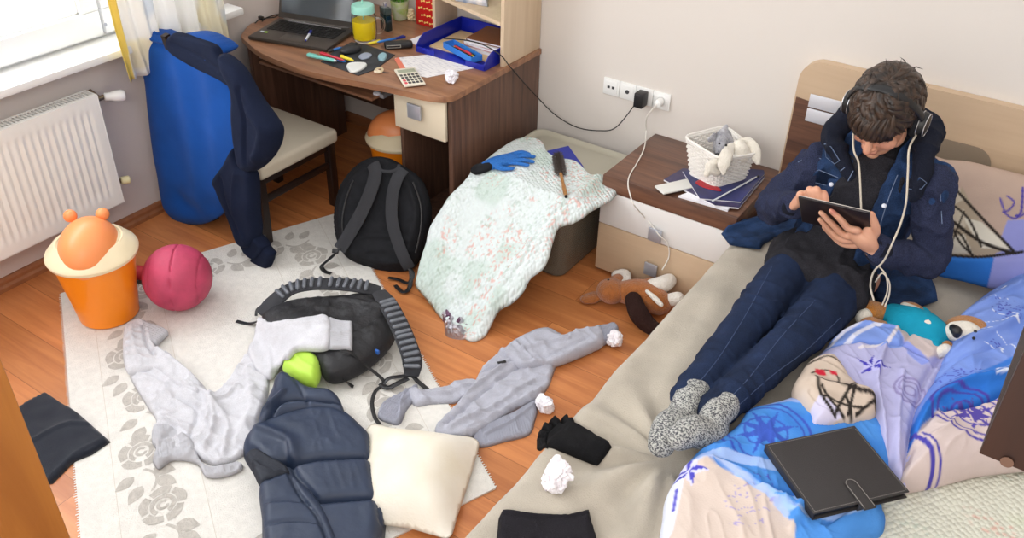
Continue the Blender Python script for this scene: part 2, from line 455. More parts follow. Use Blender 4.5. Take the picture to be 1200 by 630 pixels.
# ------------------------------------------------------------------ organic bodies: shapes fused into one continuous skin
def fuse(name, mb, m, parent=None, vox=.006, it=6, disp=None, pat=None, cut=None, solid=0.0, fmat=None):
    bmesh.ops.recalc_face_normals(mb.bm, faces=mb.bm.faces)
    me = bpy.data.meshes.new(name); mb.bm.to_mesh(me); mb.bm.free()
    o = bpy.data.objects.new('tmp', me); COL.objects.link(o)
    r = o.modifiers.new('r', 'REMESH'); r.mode = 'VOXEL'; r.voxel_size = vox; r.adaptivity = 0
    if it: q = o.modifiers.new('s', 'SMOOTH'); q.factor = .5; q.iterations = it
    dg = bpy.context.evaluated_depsgraph_get(); dg.update()
    me2 = bpy.data.meshes.new_from_object(o.evaluated_get(dg)); me2.name = name
    bpy.data.objects.remove(o); bpy.data.meshes.remove(me); me2.materials.clear()
    n = len(me2.vertices); co = np.zeros(n*3); me2.vertices.foreach_get('co', co); co = co.reshape(-1, 3)
    rest = co.copy()
    if disp is not None:
        no = np.zeros(n*3); me2.vertices.foreach_get('normal', no); no = no.reshape(-1, 3)
        co = co+no*disp(co, no)[:, None]; me2.vertices.foreach_set('co', co.ravel()); me2.update()
    if pat is not None:
        c = pat(rest); ca = me2.color_attributes.new('pat', 'FLOAT_COLOR', 'POINT'); ca.data.foreach_set('color', np.c_[c, np.ones(len(c))].ravel())
    if cut is not None:
        kill = cut(rest); bm = bmesh.new(); bm.from_mesh(me2); bm.verts.ensure_lookup_table()
        bmesh.ops.delete(bm, geom=[bm.verts[i] for i in np.nonzero(kill)[0]], context='VERTS')
        bnd = [v for v in bm.verts if v.is_boundary]
        for _ in range(6):
            nw = {}
            for v in bnd:
                nb = [e.other_vert(v).co for e in v.link_edges if e.is_boundary]
                if nb: nw[v] = v.co*.5+sum(nb, Vector())/len(nb)*.5
            for v, c in nw.items(): v.co = c
        bm.to_mesh(me2); bm.free()
    o = link(name, me2, m, parent)
    if solid:
        s = o.modifiers.new('solid', 'SOLIDIFY'); s.thickness = solid; s.offset = -1
    if fmat is not None:
        for p in me2.polygons: p.material_index = fmat(p.center)
    return o
def limb(mb, pts, rad, seg=20, flat=None, up=None, n=6):
    """smooth tapered limb through joints"""
    P = spline([list(p)+[r] for p, r in zip(pts, rad)], n)
    mb.tube([p[:3] for p in P], [p[3] for p in P], seg=seg, round_caps=True, flat=flat, up=up)
    return mb
# ================================================================== MATERIALS
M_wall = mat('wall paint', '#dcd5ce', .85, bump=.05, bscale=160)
M_wallL = mat('backlit wall paint', '#cfc6c1', .85, bump=.05, bscale=160)  # darker copy of the wall paint: backlit shade of the window wall in its colour
M_floor = wood('laminate floor', '#b0683a', '#d28a52', 0, .38, 3.2, planks=(1.28, .19), bump=.03)
M_base = wood('skirting wood', '#8a5636', '#a06a44', 0, .5, 3)
M_white = mat('white plastic', '#eeeeec', .4)
M_upvc = mat('window plastic', '#eef0f2', .35)
M_walnut = wood('dark walnut laminate', '#443028', '#775645', 2, .45, 4.2)
M_walnutx = wood('dark walnut top', '#4a3128', '#815a45', 0, .35, 4.0)
M_desktop = wood('desk top walnut', '#75503d', '#a87a5a', 0, .3, 3.2)  # tone lightened to carry the window light falling on the desk
M_dkbrown = wood('dark brown board', '#20120e', '#331f18', 2, .5, 5)
M_oak = wood('oak door veneer', '#7a4412', '#9c6326', 2, .45, 2.2)
M_beige = wood('beige board', '#c4a98c', '#cdb396', 0, .5, 3)
M_beigev = wood('beige side board', '#cdb495', '#dcc6aa', 2, .5, 3)
M_drawer = mat('cream drawer front', '#ddd0b8', .5)
M_wdrawer = mat('white drawer front', '#e6e4e2', .4)
M_metal = mat('brushed metal', '#b9bcc6', .35, metal=.55)
M_dark = mat('black plastic', '#17171a', .4)
M_blackfab = mat('black fabric', '#1d1e22', .85, bump=.25, bscale=380, var=.2, vscale=20)
M_cable = mat('black cable', '#1b1a1a', .5)
M_wcable = mat('white cable', '#e4e0d8', .5)
M_paper = mat('white paper', '#eae9ee', .8)

# ================================================================== ROOM
XR, YF = 4.45, -4.6
MB().b2((-.15, YF, -.06), (XR, .15, 0)).build('floor', M_floor, smooth=False)['kind'] = 'structure'
MB().b2((-.3, 0, 0), (XR, .15, 2.6)).build('wall_back', M_wall, smooth=False)['kind'] = 'structure'
MB().b2((XR, YF, 0), (XR+.12, 0, 2.6)).build('wall_right', M_wall, smooth=False)['kind'] = 'structure'
# left wall with its window opening
WY0, WY1, WZ0, WZ1 = -3.35, -.78, .87, 2.25
w = MB(); w.b2((-.28, YF, 0), (0, 0, WZ0)); w.b2((-.28, YF, WZ1), (0, 0, 2.6)); w.b2((-.28, WY1, WZ0), (0, 0, WZ1)); w.b2((-.28, YF, WZ0), (0, WY0, WZ1))
w.build('wall_left', M_wallL, smooth=False)['kind'] = 'structure'
def baseboard(name, a, b, m):
    prof = [(0, 0), (.022, 0), (.022, .018), (.014, .03), (.014, .045), (.008, .058), (0, .06)]
    mb = MB(); a = Vector(a); b = Vector(b); d = (b-a).normalized(); nrm = Vector((0, 0, 1)).cross(d)
    R = [[mb.bm.verts.new(p+nrm*q[0]+Vector((0, 0, q[1]))) for q in prof] for p in (a, b)]
    n = len(prof)
    for k in range(n): mb.bm.faces.new((R[0][k], R[0][(k+1) % n], R[1][(k+1) % n], R[1][k]))
    mb.bm.faces.new(R[0][::-1]); mb.bm.faces.new(R[1])
    o = mb.build(name, m, smooth=False); o['kind'] = 'structure'
baseboard('baseboard_left', (.0005, 0, 0.0005), (.0005, YF, 0.0005), M_base)
baseboard('baseboard_back', (2.1, -.0005, 0.0005), (.023, -.0005, 0.0005), M_base)
# window: outer frame, sash, glass, sill
def window():
    x0, x1 = -.16, -.085
    root = thing('window_1', None, None); root['kind'] = 'structure'
    f = MB(); fw = .06
    f.b2((x0, WY0, WZ0), (x1, WY1, WZ0+fw), .004); f.b2((x0, WY0, WZ1-fw), (x1, WY1, WZ1), .004)
    f.b2((x0, WY0, WZ0+fw), (x1, WY0+fw, WZ1-fw), .004); f.b2((x0, WY1-fw, WZ0+fw), (x1, WY1, WZ1-fw), .004)
    f.build('window_frame', M_upvc, root)
    gy1 = on(93, 16, 0, -.08).y; gz0 = on(93, 16, 0, -.08).z
    sy1 = gy1+.085; sz0 = gz0-.075
    for (ya, yb) in ((sy1, WY1-fw), (WY0+fw, sy1-.006)):
        if ya > sy1-.001: sa, sb = ya+.006, yb
        else: sa, sb = ya, yb
        s = MB(); t = .075; xs0, xs1 = -.14, -.055
        za, zb = WZ0+.045, WZ1-.045
        s.b2((xs0, sa, za), (xs1, sb, za+gz0-WZ0-.045), .008); s.b2((xs0, sa, zb-t), (xs1, sb, zb), .008)
        h0 = za+gz0-WZ0-.045
        s.b2((xs0, sa, h0), (xs1, sa+t, zb-t), .006); s.b2((xs0, sb-t-.01, h0), (xs1, sb, zb-t), .006)
        # glazing bead
        s.b2((xs0, sa+t, h0), (xs1-.02, sa+t+.012, zb-t), .003); s.b2((xs0, sb-t-.022, h0), (xs1-.02, sb-t-.01, zb-t), .003); s.b2((xs0, sa+t, h0), (xs1-.02, sb-t, h0+.012), .003)
        so = s.build('window_sash', M_upvc, root)
        MB().b2((-.105, sa+t, h0), (-.1, sb-t, zb-t)).build('window_pane', M_glass, root, smooth=False)
    p = on(123, 29, 0, -.053)
    MB().lathe([(.008, 0), (.009, .002), (.004, .003), (.004, .001)], p, 16, rframe((0, 0, -1), (1, 0, 0))).build('drain_cap', M_metal, root)
m, nt, p = base_mat('window glass')
p.inputs['Transmission Weight'].default_value = 1; p.inputs['Roughness'].default_value = 0; p.inputs['IOR'].default_value = 1.0; p.inputs['Base Color'].default_value = (1, 1, 1, 1); p.inputs['Specular IOR Level'].default_value = .2
M_glass = m
window()
sz = on(133, 61, 0, .115).z
s = MB(); s.b2((-.085, WY0, sz-.03), (0, WY1, sz), .001); s.b2((0, WY0-.05, sz-.034), (.115, WY1+.05, sz), .006)
tag(s.build('trim_1', M_white), kind='structure')
# oak door edge near the camera, left bottom
dq = Vector((2.487, -3.195, 0)); dd = Vector((-.30, -.95, 0)).normalized(); dn = Vector((dd.y, -dd.x, 0))
R = frame((0, 0, 0), dd).to_3x3()
r = thing('door_1', None, None); r['kind'] = 'structure'
MB().box(dq+dd*.4+Vector((0, 0, 1.0))-dn*.02*0, (.8, .04, 2.0), R, bev=.002).build('door_leaf', M_oak, r)

# ================================================================== RADIATOR
def radiator():
    t = thing('radiator', 'white ribbed panel radiator on the wall under the window', 'radiator')
    ztop, zbot = .7, .125
    xf = .12
    pr = on(113, 111, 0, xf); z1 = pr.z; y1 = pr.y; z0 = on(143, 238, 0, xf).z; y0 = y1-1.35
    b = MB(); 
    # pressed front panel with vertical ribs
    n = int((y1-y0)/.006); 
    import itertools
    def prof(y, zf):
        u = (y1-y)
        k = max(0, min(1, min((u-.035)/.02, (y-y0-.035)/.02)))*max(0, min(1, min((zf-z0-.05)/.03, (z1-.05-zf)/.03)))
        return xf - .007*k*(.5-.5*math.cos(2*PI*u/.0333))
    zs = [z0+.003, z0+.02]+[z0+.035+i*.012 for i in range(6)]+[z1-.11+i*.012 for i in range(6)]+[z1-.02, z1-.003]
    V = [[b.bm.verts.new((prof(y0+(y1-y0)*i/n, z), y0+(y1-y0)*i/n, z)) for i in range(n+1)] for z in zs]
    for a in range(len(zs)-1):
        for i in range(n): b.bm.faces.new((V[a][i], V[a][i+1], V[a+1][i+1], V[a+1][i]))
    o = b.build('front_panel', M_rad, t)
    s = MB(); s.b2((.034, y0, z0), (.05, y1, z1-.01), .003); s.b2((.034, y1-.0, z0), (xf+.001, y1+.005, z1), .002); s.b2((.034, y0-.005, z0), (xf+.001, y0, z1), .002)
    s.b2((xf-.012, y0, z0-.001), (xf+.0, y1, z0+.006), .002)
    s.b2((.02, y1-.3, .3), (.036, y1-.26, .6)); s.b2((.0006, y0+.3, .3), (.036, y0+.34, .6)); s.b2((.0006, y1-.3, .3), (.036, y1-.26, .6))
    s.build('casing', M_rad, t)
    g = MB(); g.b2((.034, y0, z1-.003), (.044, y1, z1)); g.b2((xf-.02, y0, z1-.003), (xf+.001, y1, z1+.001), .001)
    k = int((y1-y0)/.0167)
    for i in range(k): 
        y = y0+i*(y1-y0)/k; g.b2((.044, y, z1-.0035), (xf-.02, y+.006, z1-.0005))
    g.build('top_grille', M_rad, t, smooth=False)
    MB().b2((.055, y0+.02, z0+.05), (.075, y1-.02, z1-.05)).build('convector', M_metal, t)
    v = MB(); c = Vector((.07, y1+.01, z1-.045))
    v.tube([c, c+Vector((0, .05, .0))], .011, 12); v.tube([c+Vector((-.064, .03, .02)), c+Vector((0, .03, 0))], .009, 10); v.build('valve_body', M_brass, t)
    th = MB(); d = Vector((.35, .85, -.1)); th.lathe([(.012, 0), (.018, .004), (.019, .03), (.024, .04), (.026, .075), (.022, .086), (.008, .09)], c+Vector((0, .05, 0)), 20, rframe((0, 0, 1) if 0 else d.orthogonal(), d)).build('thermostat_head', M_white, t)
    c2 = Vector((.08, y1+.012, z0+.085))
    v = MB(); v.tube([c2-Vector((0, .02, 0)), c2+Vector((0, .022, 0))], .01, 12); v.tube([c2+Vector((-.075, .012, 0)), c2+Vector((0, .012, 0))], .009, 10); v.build('lower_valve', M_brass, t)
    MB().lathe([(.016, 0), (.019, .004), (.019, .036), (.013, .042)], c2+Vector((0.0, .022, 0)), 16, rframe(d.orthogonal(), (.3, .9, -.1))).build('valve_cap', M_cream, t)
M_rad = mat('radiator enamel', '#efeee9', .35)
M_brass = mat('nickel brass', '#8d7d68', .35, metal=.8)
M_cream = mat('cream plastic', '#e9dfae', .5)
radiator()

# ================================================================== CURTAIN
def curtain():
    pl = on(150, 96, 0, .15); pr = on(276, 58, 0, .15)
    ya, yb = pl.y, pr.y; zb = pr.z; zt = 2.3
    zl = on(150, 96, 0, .15).z
    nx, nz = 110, 70; bm = bmesh.new(); V = []; rnd = [random.uniform(-1, 1) for _ in range(40)]
    for j in range(nz+1):
        z = 0; row = []
        for i in range(nx+1):
            u = i/nx; y = ya+(yb-ya)*u; z0 = zl+(zb-zl)*u + .004*math.sin(u*40); z = z0+(zt-z0)*j/nz
            x = .15+.022*math.sin(u*30+1.2*math.sin(u*9+z*1.2))+.012*math.sin(u*71+z*3)+.01*math.sin(z*5)
            row.append(bm.verts.new((x, y+.012*math.sin(z*4)*(1-u)-.0*(z-z0), z)))
        V.append(row)
    for j in range(nz):
        for i in range(nx): bm.faces.new((V[j][i], V[j][i+1], V[j+1][i+1], V[j+1][i]))
    mb = MB(); mb.bm.free(); mb.bm = bm
    # colours: white ground, pale blue and yellow blocks, yellow hem at the leading edge
    o = mb.build('curtain', M_curt)
    me = o.data; n = len(me.vertices); co = np.zeros(n*3); me.vertices.foreach_get('co', co); co = co.reshape(-1, 3)
    P = co[:, 1:3]; c = np.tile(lin('#f3f1ed'), (n, 1)); q = fbm(P*[9, 7], 3, 3); q2 = fbm(P*[14, 10]+9, 8, 2)
    a = sm(q, .15, .5)[:, None]*.4; c = c*(1-a)+lin('#f0e2a8')*a; a = sm(q2, .2, .6)[:, None]*.5; c = c*(1-a)+lin('#c3cfdc')*a
    a = ((co[:, 1]-ya) < .034).astype(float)[:, None]; c = c*(1-a)+lin('#ecd675')*a
    ca = me.color_attributes.new('pat', 'FLOAT_COLOR', 'POINT'); ca.data.foreach_set('color', np.c_[c, np.ones(n)].ravel())
    s = o.modifiers.new('s', 'SOLIDIFY'); s.thickness = .002
    tag(o, 'sheer white curtain with pale yellow and blue blotches and yellow hem', 'curtain')
    r = MB().tube([(.15, ya-1.8, 2.31), (.15, -.1, 2.31)], .012, 12)
    for y in (ya-1.6, -.2): r.tube([(0, y, 2.31), (.15, y, 2.31)], .008, 8)
    tag(r.build('curtain_rod', M_metal), 'metal curtain rod above the window', 'curtain rod')
m, nt, p = base_mat('curtain cloth'); M_curt = m
a = nd(nt, 'ShaderNodeAttribute', attribute_name='pat'); nt.links.new(a.outputs['Color'], p.inputs['Base Color']); p.inputs['Roughness'].default_value = .9
tr = nd(nt, 'ShaderNodeBsdfTranslucent'); nt.links.new(a.outputs['Color'], tr.inputs['Color']); mxs = nd(nt, 'ShaderNodeMixShader'); mxs.inputs[0].default_value = .35
nt.links.new(p.outputs[0], mxs.inputs[1]); nt.links.new(tr.outputs[0], mxs.inputs[2]); nt.links.new(mxs.outputs[0], nt.nodes['Material Output'].inputs[0])
curtain()

# ================================================================== DESK
DZ = .77
def desk():
    t = thing('desk', 'dark walnut writing desk with curved front and one cream drawer', 'desk')
    front = [(.02, -.62), (.10, -.755), (.171, -.798), (.339, -.862), (.50, -.885), (.66, -.892), (.829, -.868), (1.074, -.812), (1.24, -.785), (1.33, -.76), (1.375, -.72), (1.385, -.67)]
    pts = [(.02, -.03)]+[tuple(p) for p in spline(front, 6)]+[(1.385, -.005), (.02, -.005)][0:2]
    pts = [(.02, -.005)]+[tuple(p) for p in spline(front, 6)]+[(1.385, -.005)]
    MB().prism(pts, .028, Matrix.Translation((0, 0, DZ-.028)), bev=.004).build('desk_top', M_desktop, t)
    MB().b2((1.355, -.715, 0), (1.379, -.006, DZ-.0285), .002).build('side_panel', M_walnut, t)
    MB().b2((.11, -.74, 0), (.132, -.12, DZ-.0285), .002).build('side_panel', M_walnut, t)
    MB().b2((1.06, -.70, 0), (1.08, -.02, DZ-.0285), .002).build('side_panel', M_walnut, t)
    MB().b2((.133, -.14, .245), (1.059, -.122, DZ-.0285), .002).build('back_panel', M_walnut, t)
    MB().b2((1.081, -.03, .02), (1.354, -.015, DZ-.0285), .002).build('cupboard_back', M_walnut, t)
    MB().b2((1.081, -.69, .04), (1.354, -.031, .06), .001).build('cupboard_shelf', M_walnut, t)
    d = MB().b2((1.062, -.735, .545), (1.354, -.7155, DZ-.036), .003).build('drawer', M_drawer, t)
    k = on(487, 130, 1, -.745)
    MB().box((k.x, -.755, k.z), (.075, .012, .07), bev=.003).box((k.x, -.742, k.z), (.02, .018, .02)).build('knob', M_metal, d)
    # pull-out keyboard tray
    MB().b2((.18, -.74, .63), (.93, -.36, .646), .004).build('keyboard_tray', M_desktop, t)
    r = MB(); 
    for x in (.155, .955): r.b2((x-.012, -.7, .64), (x+.012, -.3, .66)); r.b2((x-.004, -.6, .66), (x+.004, -.4, DZ-.0285))
    r.build('tray_rail', M_metal, t)
    # shelf unit on the desk
    h = MB(); xl, xr, yf = .855, 1.375, -.315
    h.b2((xr-.02, yf, DZ+.0003), (xr, -.006, 1.75), .001); h.b2((xl, yf+.13, DZ+.0003), (xl+.018, -.006, 1.75), .001)
    zs = on(585, 26, 1, yf).z
    h.prism([(xl+.019, yf+.135), (xr-.021, yf), (xr-.021, -.012), (xl+.019, -.012)], .018, Matrix.Translation((0, 0, zs-.018)))
    h.prism([(xl+.019, yf+.135), (xr-.021, yf), (xr-.021, -.012), (xl+.019, -.012)], .018, Matrix.Translation((0, 0, zs+.35)))
    h.b2((xl, yf+.13, 1.751), (xr, -.006, 1.769), .001)
    h.build('shelf_unit', M_beigev, t)
    return zs
SHZ = desk()

# ================================================================== NIGHTSTAND
def nightstand():
    t = thing('nightstand', 'low walnut nightstand with a white and a beige drawer beside the bed', 'nightstand')
    x0, x1, yf, zt = 2.035, 2.655, -.50, .505
    MB().b2((x0, yf, zt-.075), (x1, -.002, zt), .003).build('top', M_walnutx, t)
    c = MB(); c.b2((x0, yf+.02, .03), (x0+.018, -.003, zt-.0755)); c.b2((x1-.018, yf+.02, 0.0), (x1, -.003, zt-.0755)); c.b2((x0, yf+.02, 0), (x0+.018, -.003, .03)); c.b2((x0+.018, -.02, 0), (x1-.018, -.004, zt-.0755))
    c.build('carcass', M_walnutx, t)
    d1 = MB().b2((x0, yf, .265), (x1, yf+.019, zt-.077), .002).build('drawer', M_wdrawer, t)
    d2 = MB().b2((x0, yf, .02), (x1, yf+.019, .261), .002).build('drawer', M_beige, t)
    for d, (px, py) in ((d1, (767, 276)), (d2, (762, 316))):
        k = on(px, py, 1, yf-.02)
        MB().box((k.x, yf-.018, k.z), (.062, .01, .062), bev=.003).box((k.x, yf-.007, k.z), (.02, .014, .02)).build('knob', M_metal, d)
    return zt
NZ = nightstand()

# ================================================================== BED
BX, BZ = 2.665, .45
def bed():
    t = thing('bed', 'wide bed with beige and walnut headboard against the wall', 'bed')
    hb = []
    x0, x1, z1, r = 2.655, 4.40, 1.04, .09
    def rr(x0, z0, x1, z1, rad, n=8, corners=(0, 0, 1, 1)):
        o = []
        for (cx, cz, a0, on_) in ((x0, z0, PI, corners[0]), (x1, z0, 1.5*PI, corners[1]), (x1, z1, 0, corners[2]), (x0, z1, .5*PI, corners[3])):
            if not on_: o.append((cx, cz)); continue
            ox = cx+(rad if cx == x0 else -rad); oz = cz+(rad if cz == z0 else -rad)
            o += [(ox+rad*math.cos(a0+k*PI/2/n), oz+rad*math.sin(a0+k*PI/2/n)) for k in range(n+1)]
        return o
    F = Matrix(((1, 0, 0, 0), (0, 0, 1, -.045), (0, 1, 0, 0), (0, 0, 0, 1)))
    h = MB().prism(rr(x0, .0, x1, z1, r), .043, F, bev=0).build('headboard', M_beige, t)
    F2 = Matrix(((1, 0, 0, 0), (0, 0, -1, -.046), (0, 1, 0, 0), (0, 0, 0, 1)))
    MB().prism([(x0+.008, .3), (3.02, .3), (2.98, .845), (x0+.008, .875)], .006, F2).build('walnut_panel', M_walnutx, h)
    a = on(951, 109, 1, -.055); b = on(989, 120, 1, -.055); e = on(947, 141, 1, -.055)
    for k in (0, 1):
        z1_ = a.z-.001-k*.062; MB().box((a.x+.075, -.056, z1_-.03), (.155, .006, .056), bev=.002).build('metal_plate', M_plate, h)
    p = MB().prism(rr(3.0, .60, 3.44, .86, .07, corners=(0, 0, 1, 0)), .004, F2).build('grey_panel', M_taupe, h)
    b = MB(); b.b2((BX+.03, -2.78, .02), (4.38, -.05, .20), .004)
    b.build('bed_base', M_beige, t)
    mt = MB(); mt.b2((BX+.022, -2.8, .201), (4.385, -.05, BZ-.03), .05, seg=4); mt.build('mattress', M_white, t)
M_plate = mat('satin silver plate', '#d9dbe2', .3, metal=.3)
M_taupe = mat('taupe insert', '#8d7d6b', .55)
bed()

def bedz(P):
    """height of the spread over the mattress (flat top rounding over the near edge)"""
    P = np.asarray(P); x = P[:, 0]-BX; y = P[:, 1]
    z = np.full(len(P), BZ)
    r = .05; e = np.clip((r-x)/r, 0, 1); z = z - r*(1-np.sqrt(np.clip(1-e**2, 0, 1)))
    # fine wrinkles and the hollow pressed by the feet
    z = z + .004*fbm(P*[5, 9], 2, 3)
    fx, fy = 3.0, -1.78; dx = P[:, 0]-fx; dy = P[:, 1]-fy; rr = np.hypot(dx, dy); an = np.arctan2(dy, dx)
    k = np.exp(-(rr/.42)**2)*sm(rr, .03, .15)
    z = z + .018*k*np.sin(an*11+2.0*vnoise(np.c_[an*1.3, rr*3], 4)) - .02*np.exp(-(rr/.16)**2)
    z = z + .009*np.exp(-((x-.13-.05*np.sin(y*3))/.045)**2)*sm(vnoise(np.c_[y*2.2, y*0], 9), -.3, .5)
    w = (x*.8+(y+2.0)*.6); z = z + .009*np.sin(w*26+3*vnoise(P*2.2, 6))*sm(vnoise(P*2.6+5, 13), .0, .5)*sm(x, .1, .25)
    return z
def bedspread():
    nx, ny = 190, 300; x1, y0, y1 = 4.37, -2.83, -.055
    V = []; F = []
    cols = []
    ys = np.linspace(y0, y1, ny+1)
    ss = np.concatenate([np.linspace(-.40, -.03, 16), np.linspace(-.02, 1.0, 150)**1*1.0])
    def col(s):   # s<0: hanging side, s>=0: over the top
        if s >= 0:
            return BX+s*(x1-BX)/1.0, None
        return BX, BZ-.05+s
    allv = []
    for s in ss:
        if s >= 0:
            x = np.full(ny+1, BX+s*(x1-BX)); P = np.c_[x, ys]; z = bedz(P)
        else:
            z = np.full(ny+1, BZ-.055+s*.98); x = BX-.004+.006*np.sin(ys*22+2*np.sin(ys*5))*min(1, -s*5)+.004*np.sin(ys*55)*min(1, -s*4)
        allv.append(np.c_[x, ys, z])
    W = len(ss); V = np.concatenate(allv)
    for i in range(W-1):
        for j in range(ny): F.append((i*(ny+1)+j, (i+1)*(ny+1)+j, (i+1)*(ny+1)+j+1, i*(ny+1)+j+1))
    me = bpy.data.meshes.new('bedspread'); me.from_pydata([tuple(v) for v in V], [], F); me.update()
    o = link('bedspread', me, M_spread)
    s = o.modifiers.new('s', 'SOLIDIFY'); s.thickness = .004; s.offset = -1
    tag(o, 'rumpled greige linen spread covering the mattress of the bed', 'bedspread')
    return o
M_spread = mat('greige linen', '#b0a799', .9, var=.1, vscale=7, bump=.35, bscale=230, sheen=.2)
SPREAD = bedspread()

# ================================================================== CHAIR
CX0, CX1, CYF, CYB, CZ = .215, .70, -.745, -1.255, .43
M_chairwood = mat('espresso chair wood', '#241713', .4)
M_seat = mat('cream seat cloth', '#cfc5b2', .85, bump=.15, bscale=300)
def chair():
    t = thing('chair', 'espresso wood chair with cream upholstered seat at the desk', 'chair')
    s = MB().box(((CX0+CX1)/2, (CYF+CYB)/2, CZ-.038), (CX1-CX0, CYF-CYB, .072), bev=.022, seg=4).build('seat', M_seat, t)
    for x, y, px, py in ((.655, -.775, 0, 0), (.245, -.775, 0, 0)):
        MB().b2((x-.02, y-.02, 0), (x+.02, y+.02, CZ-.075), .003).build('leg', M_chairwood, t)
    for x in (.655, .27):
        MB().tube([(x, -1.235, 0), (x, -1.225, CZ-.04), (x, -1.25, .70), (x, -1.3, .965)], [.026, .027, .026, .02], 4, up=(1, 1, 0)).build('leg', M_chairwood, t)
    f = MB()
    f.b2((.635, -1.22, CZ-.115), (.665, -.79, CZ-.076), .003); f.b2((.24, -1.22, CZ-.115), (.27, -.79, CZ-.076), .003)
    f.b2((.26, -.79, CZ-.115), (.64, -.765, CZ-.076), .003); f.b2((.28, -1.24, CZ-.115), (.64, -1.215, CZ-.076), .003)
    f.build('seat_frame', M_chairwood, t)
    q = MB(); q.b2((.645, -1.225, .22), (.667, -.79, .25), .003); q.build('stretcher', M_chairwood, t)
    q = MB(); q.b2((.235, -1.225, .22), (.257, -.79, .25), .003); q.build('stretcher', M_chairwood, t)
    b = MB(); b.box((.46, -1.295, .915), (.36, .02, .09), bev=.006); b.box((.46, -1.27, .78), (.36, .016, .05), bev=.004); b.box((.46, -1.255, .66), (.36, .016, .05), bev=.004)
    b.build('backrest', M_chairwood, t)
chair()

# ================================================================== WALL SOCKETS
def sockets():
    t = thing('wall_socket_strip', 'white strip of wall sockets above the nightstand', 'socket')
    xs = [on(px, py, 1, 0).x for px, py in ((707.5, 106), (785, 130))]; zc = on(745, 118, 1, 0).z; zc = .675
    w = (xs[1]-xs[0])/4; kinds = ('data', 'antenna', 'socket', 'socket')
    for k in range(4):
        xc = xs[0]+w*(k+.5); b = MB(); b.box((xc, -.006, zc), (w-.002, .011, .082), bev=.003); 
        if k < 2: b.box((xc, -.0125, zc), (w*.72, .003, .058), bev=.001)
        f = b.build('socket_frame', M_white, t)
        if k >= 2:
            MB().lathe([(.026, 0), (.026, .003), (.021, .003), (.020, -.004), (.001, -.004)], (xc, -.0118, zc), 24, rframe((1, 0, 0), (0, -1, 0))).build('socket_well', M_white, f)
        if k == 0:
            h = MB()
            for dx in (-.012, .012): h.box((xc+dx, -.0145, zc), (.013, .002, .012))
            h.build('port', M_darkgrey, f)
        if k == 1:
            MB().lathe([(.010, 0), (.010, .003), (.004, .003)], (xc, -.0135, zc), 16, rframe((1, 0, 0), (0, -1, 0))).build('port', M_darkgrey, f)
    return xs, w, zc
M_darkgrey = mat('dark grey', '#3a3a3c', .5)
SX, SW, SZ = sockets()
def chargers():
    x3, x4 = SX[0]+SW*2.5, SX[0]+SW*3.5
    t = thing('phone_charger', 'white round plug with thin white cable running down over the nightstand', 'charger')
    MB().lathe([(.019, 0), (.02, .02), (.017, .034), (.008, .04)], (x4, -.0165, SZ), 20, rframe((1, 0, 0), (0, -1, 0))).build('plug', M_white, t)
    pts = [Vector((x4, -.055, SZ)), on(758, 137, 1, -.075), on(757, 155, 1, -.03), at(755, 173, NZ+.012), at(747, 190, NZ+.004), at(738, 205, NZ+.004), at(736, 217, NZ+.004), at(739, 230, NZ+.004), at(743, 240, NZ+.004), on(754, 253, 1, -.508), on(763, 263, 1, -.506), on(773, 276, 1, -.53), on(782, 285, 1, -.512), on(784, 300, 1, -.505), on(776, 316, 1, -.53)]
    MB().tube([p for p in spline(pts, 8)], .0028, 8).build('cable', M_wcable, t)
    t2 = thing('power_adapter', 'black cube power adapter plugged into the wall sockets', 'adapter')
    MB().box((x3, -.045, SZ-.002), (.046, .058, .07), bev=.005, rot=Matrix.Rotation(.0, 3, 'Y')).build('adapter_body', M_dark, t2)
    pts = [Vector((x3-.02, -.06, SZ-.03)), on(720, 150, 1, -.05), on(700, 153, 1, -.04), on(670, 148, 1, -.03), on(648, 135, 1, -.03), on(630, 120, 1, -.04) if 0 else Vector((1.40, -.09, .66)), Vector((1.40, -.22, .74)), at(590, 72, DZ+.025)+Vector((.02, 0, 0))]
    a = on(628, 112, 0, 1.40); b_ = on(608, 90, 0, 1.40)
    pts = [Vector((x3-.02, -.06, SZ-.03)), on(722, 149, 1, -.05), on(703, 153, 1, -.04), on(676, 149, 1, -.03), on(650, 134, 1, -.03), a, b_, on(596, 76, 0, 1.395), at(586, 64, DZ+.1), at(565, 52, DZ+.09), at(545, 47, DZ+.07), at(520, 45, DZ+.07)]
    MB().tube([p for p in spline(pts, 8)], .0026, 8).build('cable', M_cable, t2)
chargers()
